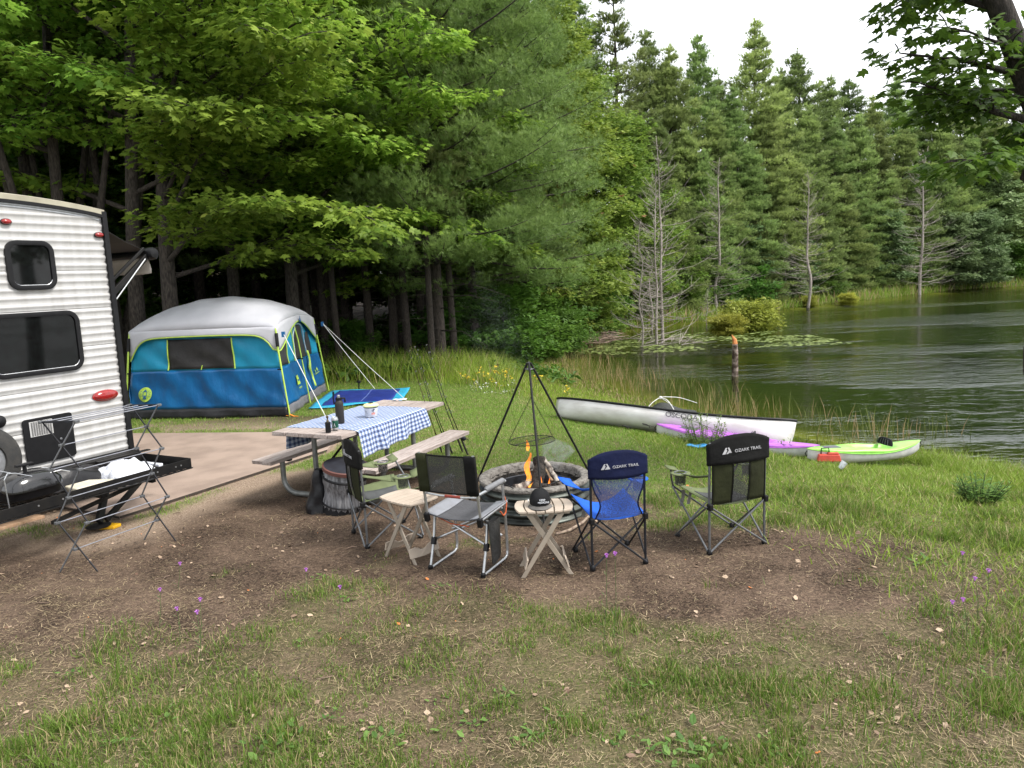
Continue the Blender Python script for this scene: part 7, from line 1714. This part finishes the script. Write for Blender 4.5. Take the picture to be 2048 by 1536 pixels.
# fallen leaves and chips
N = 9000; x = g.uniform(-5.5, 6, N); y = 2.5+5.0*g.random(N)**1.2; k = vis(x,y) & (g.random(N) < 0.08+0.9*sstep(0.48,0.68,fbm(x,y,0.45,91))) & (pad_sd(x,y) > 0) & (ell(x,y,0.17,6.72,0.6,0.6) > 1); x, y = x[k], y[k]; n = len(x)
sz = 0.006+0.026*g.random(n)**4 ; pos = np.stack([x, y, ground_z(x,y)+0.012], 1)
o = leaves('fallen_leaves', LEAF_T*[1.3,1,2.5], LEAF_F, pos, unit(g.normal(size=(n,3))*[1,1,0.15]), unit(g.normal(size=(n,3))*0.35+[0,0,1]), sz*1.5, np.where(g.random(n) < 0.03, 1.0, g.random(n)*0.86), leafmat('dry leaf', (0.10,0.06,0.035), (0.42,0.33,0.22), (0.55,0.22,0.05), trans=0.05, rand=0)); tag(o, 'dry curled leaves and bark chips scattered over the ground', 'fallen leaves', kind='stuff')
q = MB(); rr = random.Random(5)
for k in range(420):
    x_ = rr.uniform(-4.5,5); y_ = 2.7+4.6*rr.random(); 
    if float(pad_sd(x_, y_)) < 0.05: continue
    a = rr.random()*6.28; L = 0.02+0.09*rr.random()**2; z_ = gz(x_, y_)+0.008; q.tube([(x_,y_,z_),(x_+L*cos(a)*0.5,y_+L*sin(a)*0.5,z_+0.006),(x_+L*cos(a+0.3),y_+L*sin(a+0.3),z_+0.002)], 0.0022+0.002*rr.random(), 4)
o = q.build('twigs', mat('twig brown', (0.16,0.11,0.08), (0.05,0.035,0.025), rough=0.9, scale=3), None); tag(o, 'small brown twigs littering the campsite soil', 'twigs', kind='stuff')
# broadleaf weeds in the foreground
W = []; 
for (px, py, s, n_) in ((1890/2,1455,1.0,14),(1130,1440,0.8,10),(560,1490,1.3,20),(1400,1500,1.3,22),(1330,1515,1.0,16),(1060,1480,0.9,12),(760,1480,1.2,16),(660,1440,0.8,10),(250,1250,0.7,8),(615,1285,0.9,8),(1270,1370,0.8,10),(1840,1130,1.2,16),(880,1175,0.7,12),(140,1350,0.8,9),(230,1490,0.8,12),(1700,1395,0.8,10),(1560,1500,0.9,12),(330,1440,0.8,9),(1010,1400,0.8,10),(700,1200,0.8,14),(640,1160,0.7,12),(1230,1480,0.8,12),(880,1410,0.7,9),(1950,1350,0.9,10)):
    p = G(px, py, 0.0)
    for k in range(n_): a = g.random()*6.28; W.append((p.x+0.05*s*g.normal(), p.y+0.05*s*g.normal(), p.z+0.02, cos(a), sin(a), 0.25+0.5*g.random(), 0.042*s*(0.5+0.8*g.random())))
W = np.array(W); n = len(W)
o = leaves('broadleaf_weeds', LEAF_T*[0.9,1,1.6], LEAF_F, W[:,:3], W[:,3:6], unit(np.stack([-W[:,3]*0.4+0.2*g.normal(size=n), -W[:,4]*0.4, np.ones(n)],1)), W[:,6], g.random(n)*0.85, leafmat('weed leaves', (0.05,0.11,0.02), (0.14,0.24,0.05), trans=0.3, rand=0)); tag(o, 'broad leaved weeds dotted through the foreground grass', 'weeds', kind='stuff')
# purple knapweed flowers on thin stalks
M_pf = mat('knapweed purple', (0.42,0.16,0.50), (0.32,0.10,0.40), rough=0.8); M_st = mat('flower stem', (0.07,0.11,0.03), (0.05,0.08,0.02), rough=0.8)
fl_px = [(320,1180,1255),(360,1128,1180),(354,1218,1290),(394,1225,1330),(400,1200,1300),(612,1140,1210),(680,1175,1250),(1213,1112,1290),(1230,1108,1290),(1925,1107,1200),(1950,1158,1240),(1977,1142,1230),(1905,1205,1290),(1926,1200,1290)]
fl = []
for (px, py, gy_) in fl_px:
    A = G(px+R_.uniform(-8,8), gy_, 0.0); T_ = D(px, py, A.y); fl.append((px, A, T_))
for i, (px, A, T_) in enumerate(sorted(fl, key=lambda t: t[0])):
    rt = empty('purple_wildflower', A, 0, f'purple knapweed flower on a thin stalk, {ordinal(i+1)} from the left', 'wildflower', 'purple wildflowers'); h_ = T_ - A
    q = MB(); q.tube([(0,0,-0.02), h_*0.5+Vector((0.01,0,0.01)), h_], [0.0022,0.0018,0.0015], 5); q.build('stem', M_st, rt)
    q = MB(); q.lathe([(0.002,-0.012),(0.006,-0.006),(0.006,0.002),(0.003,0.005)], h_, 8)
    for k in range(26): a = R_.random()*6.28; e = 0.25+R_.random()*1.0; d_ = Vector((cos(a)*cos(e), sin(a)*cos(e), sin(e)))*0.014; n1 = d_.orthogonal().normalized()*0.0024; c = h_+Vector((0,0,0.003)); q.add([c-n1*0.5, c+n1*0.5, c+d_+n1, c+d_-n1], [(0,1,2,3)])
    q.build('flower_head', M_pf, rt)
    q = MB()
    for k in range(7): f = 0.1+0.8*k/7; a = R_.random()*6.28; c = h_*f; d_ = Vector((cos(a), sin(a), 0.5))*0.035; s_ = Vector((-sin(a), cos(a), 0))*0.003; q.add([c, c+d_*0.5+s_, c+d_, c+d_*0.5-s_], [(0,1,2,3)])
    q.build('leaf', M_st, rt)
# yellow and white meadow flowers
fy = []; fw = []
for (px, py) in ((990,742),(1008,746),(985,765),(1000,772),(930,753),(940,757),(1075,756),(975,752),(1012,752),(1135,782),(965,745)):
    for k in range(9): c = D(px+R_.gauss(0,6), py+R_.gauss(0,4), 15.4); fy.append(c)
for k in range(70): c = D(R_.uniform(940,1040), R_.uniform(762,792), 14.4); fw.append(c)
for nm, pts, m, lab in (('yellow_flowers', fy, mat('flower yellow', (0.72,0.52,0.04), rough=0.8), 'clusters of yellow flowers in the tall meadow grass'), ('white_flowers', fw, mat('flower white', (0.72,0.72,0.68), rough=0.8), 'tiny white flowers speckling the meadow edge')):
    n = len(pts); o = leaves(nm, CLUMP_T, CLUMP_F, np.array([tuple(p) for p in pts]), unit(g.normal(size=(n,3))), unit(g.normal(size=(n,3))*0.3+[0,0,1]), np.full(n, 0.055 if nm[0] == 'y' else 0.035), g.random(n), m); tag(o, lab, 'flowers', kind='stuff')
    q = MB()
    for p in pts[::3]: q.tube([(p.x+0.02, p.y, gz(p.x, p.y)-0.02), tuple(p)], 0.004, 3)
    s_ = q.build('flower_stems', M_st, o)
# leafy goldenrod clump in front of the purple kayak
def stalks(loc, n, H, R, label, seed, m):
    r = np.random.default_rng(seed); rt = empty('leafy_weed', loc, 0, label, 'plant'); w = MB(); P_=[];Dd=[];Nn=[];S=[]
    for k in range(n):
        a = r.random()*6.28; rad = R*sqrt(r.random()); b0 = Vector((rad*cos(a)*0.6, rad*sin(a)*0.6, -0.02)); hh = H*(0.45+0.55*r.random())*(1.1-0.4*rad/R); t = b0 + Vector((cos(a)*rad*0.6, sin(a)*rad*0.6, hh)); w.tube([b0, b0.lerp(t,0.5), t], [0.005,0.004,0.002], 4)
        for j in range(int(hh/0.016)):
            f = 0.12+0.88*j/(hh/0.016); c = b0.lerp(t, f); e = j*2.4; P_.append(tuple(c)); Dd.append((cos(e), sin(e), 0.35 + (0.6 if f > 0.85 else 0))); Nn.append((0.1,0.1,1)); S.append(0.085*(1-0.5*f**3)*(0.7+0.5*r.random()))
    w.build('stems', M_st, rt); N2 = len(P_); leaves('foliage', LEAF_T*[0.5,1,1.5], LEAF_F, np.array(P_), unit(np.array(Dd)), unit(np.array(Nn)), np.array(S), r.random(N2)*0.9, m, rt)
L_weed = leafmat('goldenrod leaves', (0.07,0.14,0.025), (0.17,0.27,0.055), trans=0.35, rand=0)
p = G(1415,893,-0.16); stalks((p.x,p.y,-0.18), 34, 0.62, 0.34, 'clump of tall narrow leaved weeds in front of the purple kayak', 5, L_weed)
p = G(1570,905,-0.27); stalks((p.x,p.y,-0.30), 5, 0.40, 0.08, 'thin flowering weed between the two kayaks', 6, L_weed)
p = G(1960,990,0.0); stalks((p.x,p.y,-0.03), 40, 0.30, 0.22, 'rounded green weed clump in the bank grass at far right', 7, L_weed)

# ================================================================== SMOKE (real volumes)
def smoke(name, rings, dens, colr, label, nscale=5, lo=0.42, hi=0.75):
    m = bpy.data.materials.new(name); m.use_nodes = True; t = m.node_tree; N = t.nodes; N.clear(); out = N.new('ShaderNodeOutputMaterial'); v = N.new('ShaderNodeVolumePrincipled'); v.inputs['Color'].default_value = colr + (1,); v.inputs['Anisotropy'].default_value = 0.2
    tc = N.new('ShaderNodeTexCoord'); nz = N.new('ShaderNodeTexNoise'); nz.inputs['Scale'].default_value = nscale; nz.inputs['Detail'].default_value = 4; nz.inputs['Distortion'].default_value = 0.8; t.links.new(tc.outputs['Object'], nz.inputs['Vector'])
    mr = N.new('ShaderNodeMapRange'); mr.inputs[1].default_value = lo; mr.inputs[2].default_value = hi; mr.inputs[4].default_value = dens; t.links.new(nz.outputs['Fac'], mr.inputs[0]); t.links.new(mr.outputs[0], v.inputs['Density']); t.links.new(v.outputs[0], out.inputs['Volume'])
    q = MB(); q.grid([[Vector(c)+Vector((r*cos(2*pi*k/20)*(1+0.15*sin(k*3+i)), r*0.8*sin(2*pi*k/20), 0)) for k in range(20)] for i, (c, r) in enumerate(rings)], closed=True)
    f0 = len(q.v); q.f.append(tuple(range(19,-1,-1))); q.f.append(tuple(range(f0-20, f0)))
    o = q.build(name, m, None); tag(o, label, 'smoke', kind='stuff'); return o
sp = lambda px, py, Y, r: (D(px, py, Y), r)
smoke('smoke_puff', [sp(1112,940,6.9,0.01), sp(1112,930,6.9,0.05), sp(1110,912,6.9,0.14), sp(1118,900,6.9,0.17), sp(1108,888,6.9,0.13), sp(1104,878,6.9,0.05), sp(1104,874,6.9,0.01)], 4.5, (0.80,0.85,0.92), 'small pale puff of smoke over the right of the fire ring', 9, 0.40, 0.72)
smoke('smoke_plume', [sp(1052,905,6.75,0.04), sp(1050,850,6.8,0.12), sp(1042,790,6.9,0.22), sp(1018,720,7.1,0.30), sp(990,660,7.6,0.36), sp(970,600,8.1,0.30), sp(955,540,8.6,0.05)], 0.06, (0.90,0.95,1.0), 'thin bluish smoke drifting up and left from the fire', 2.2, 0.36, 0.75)
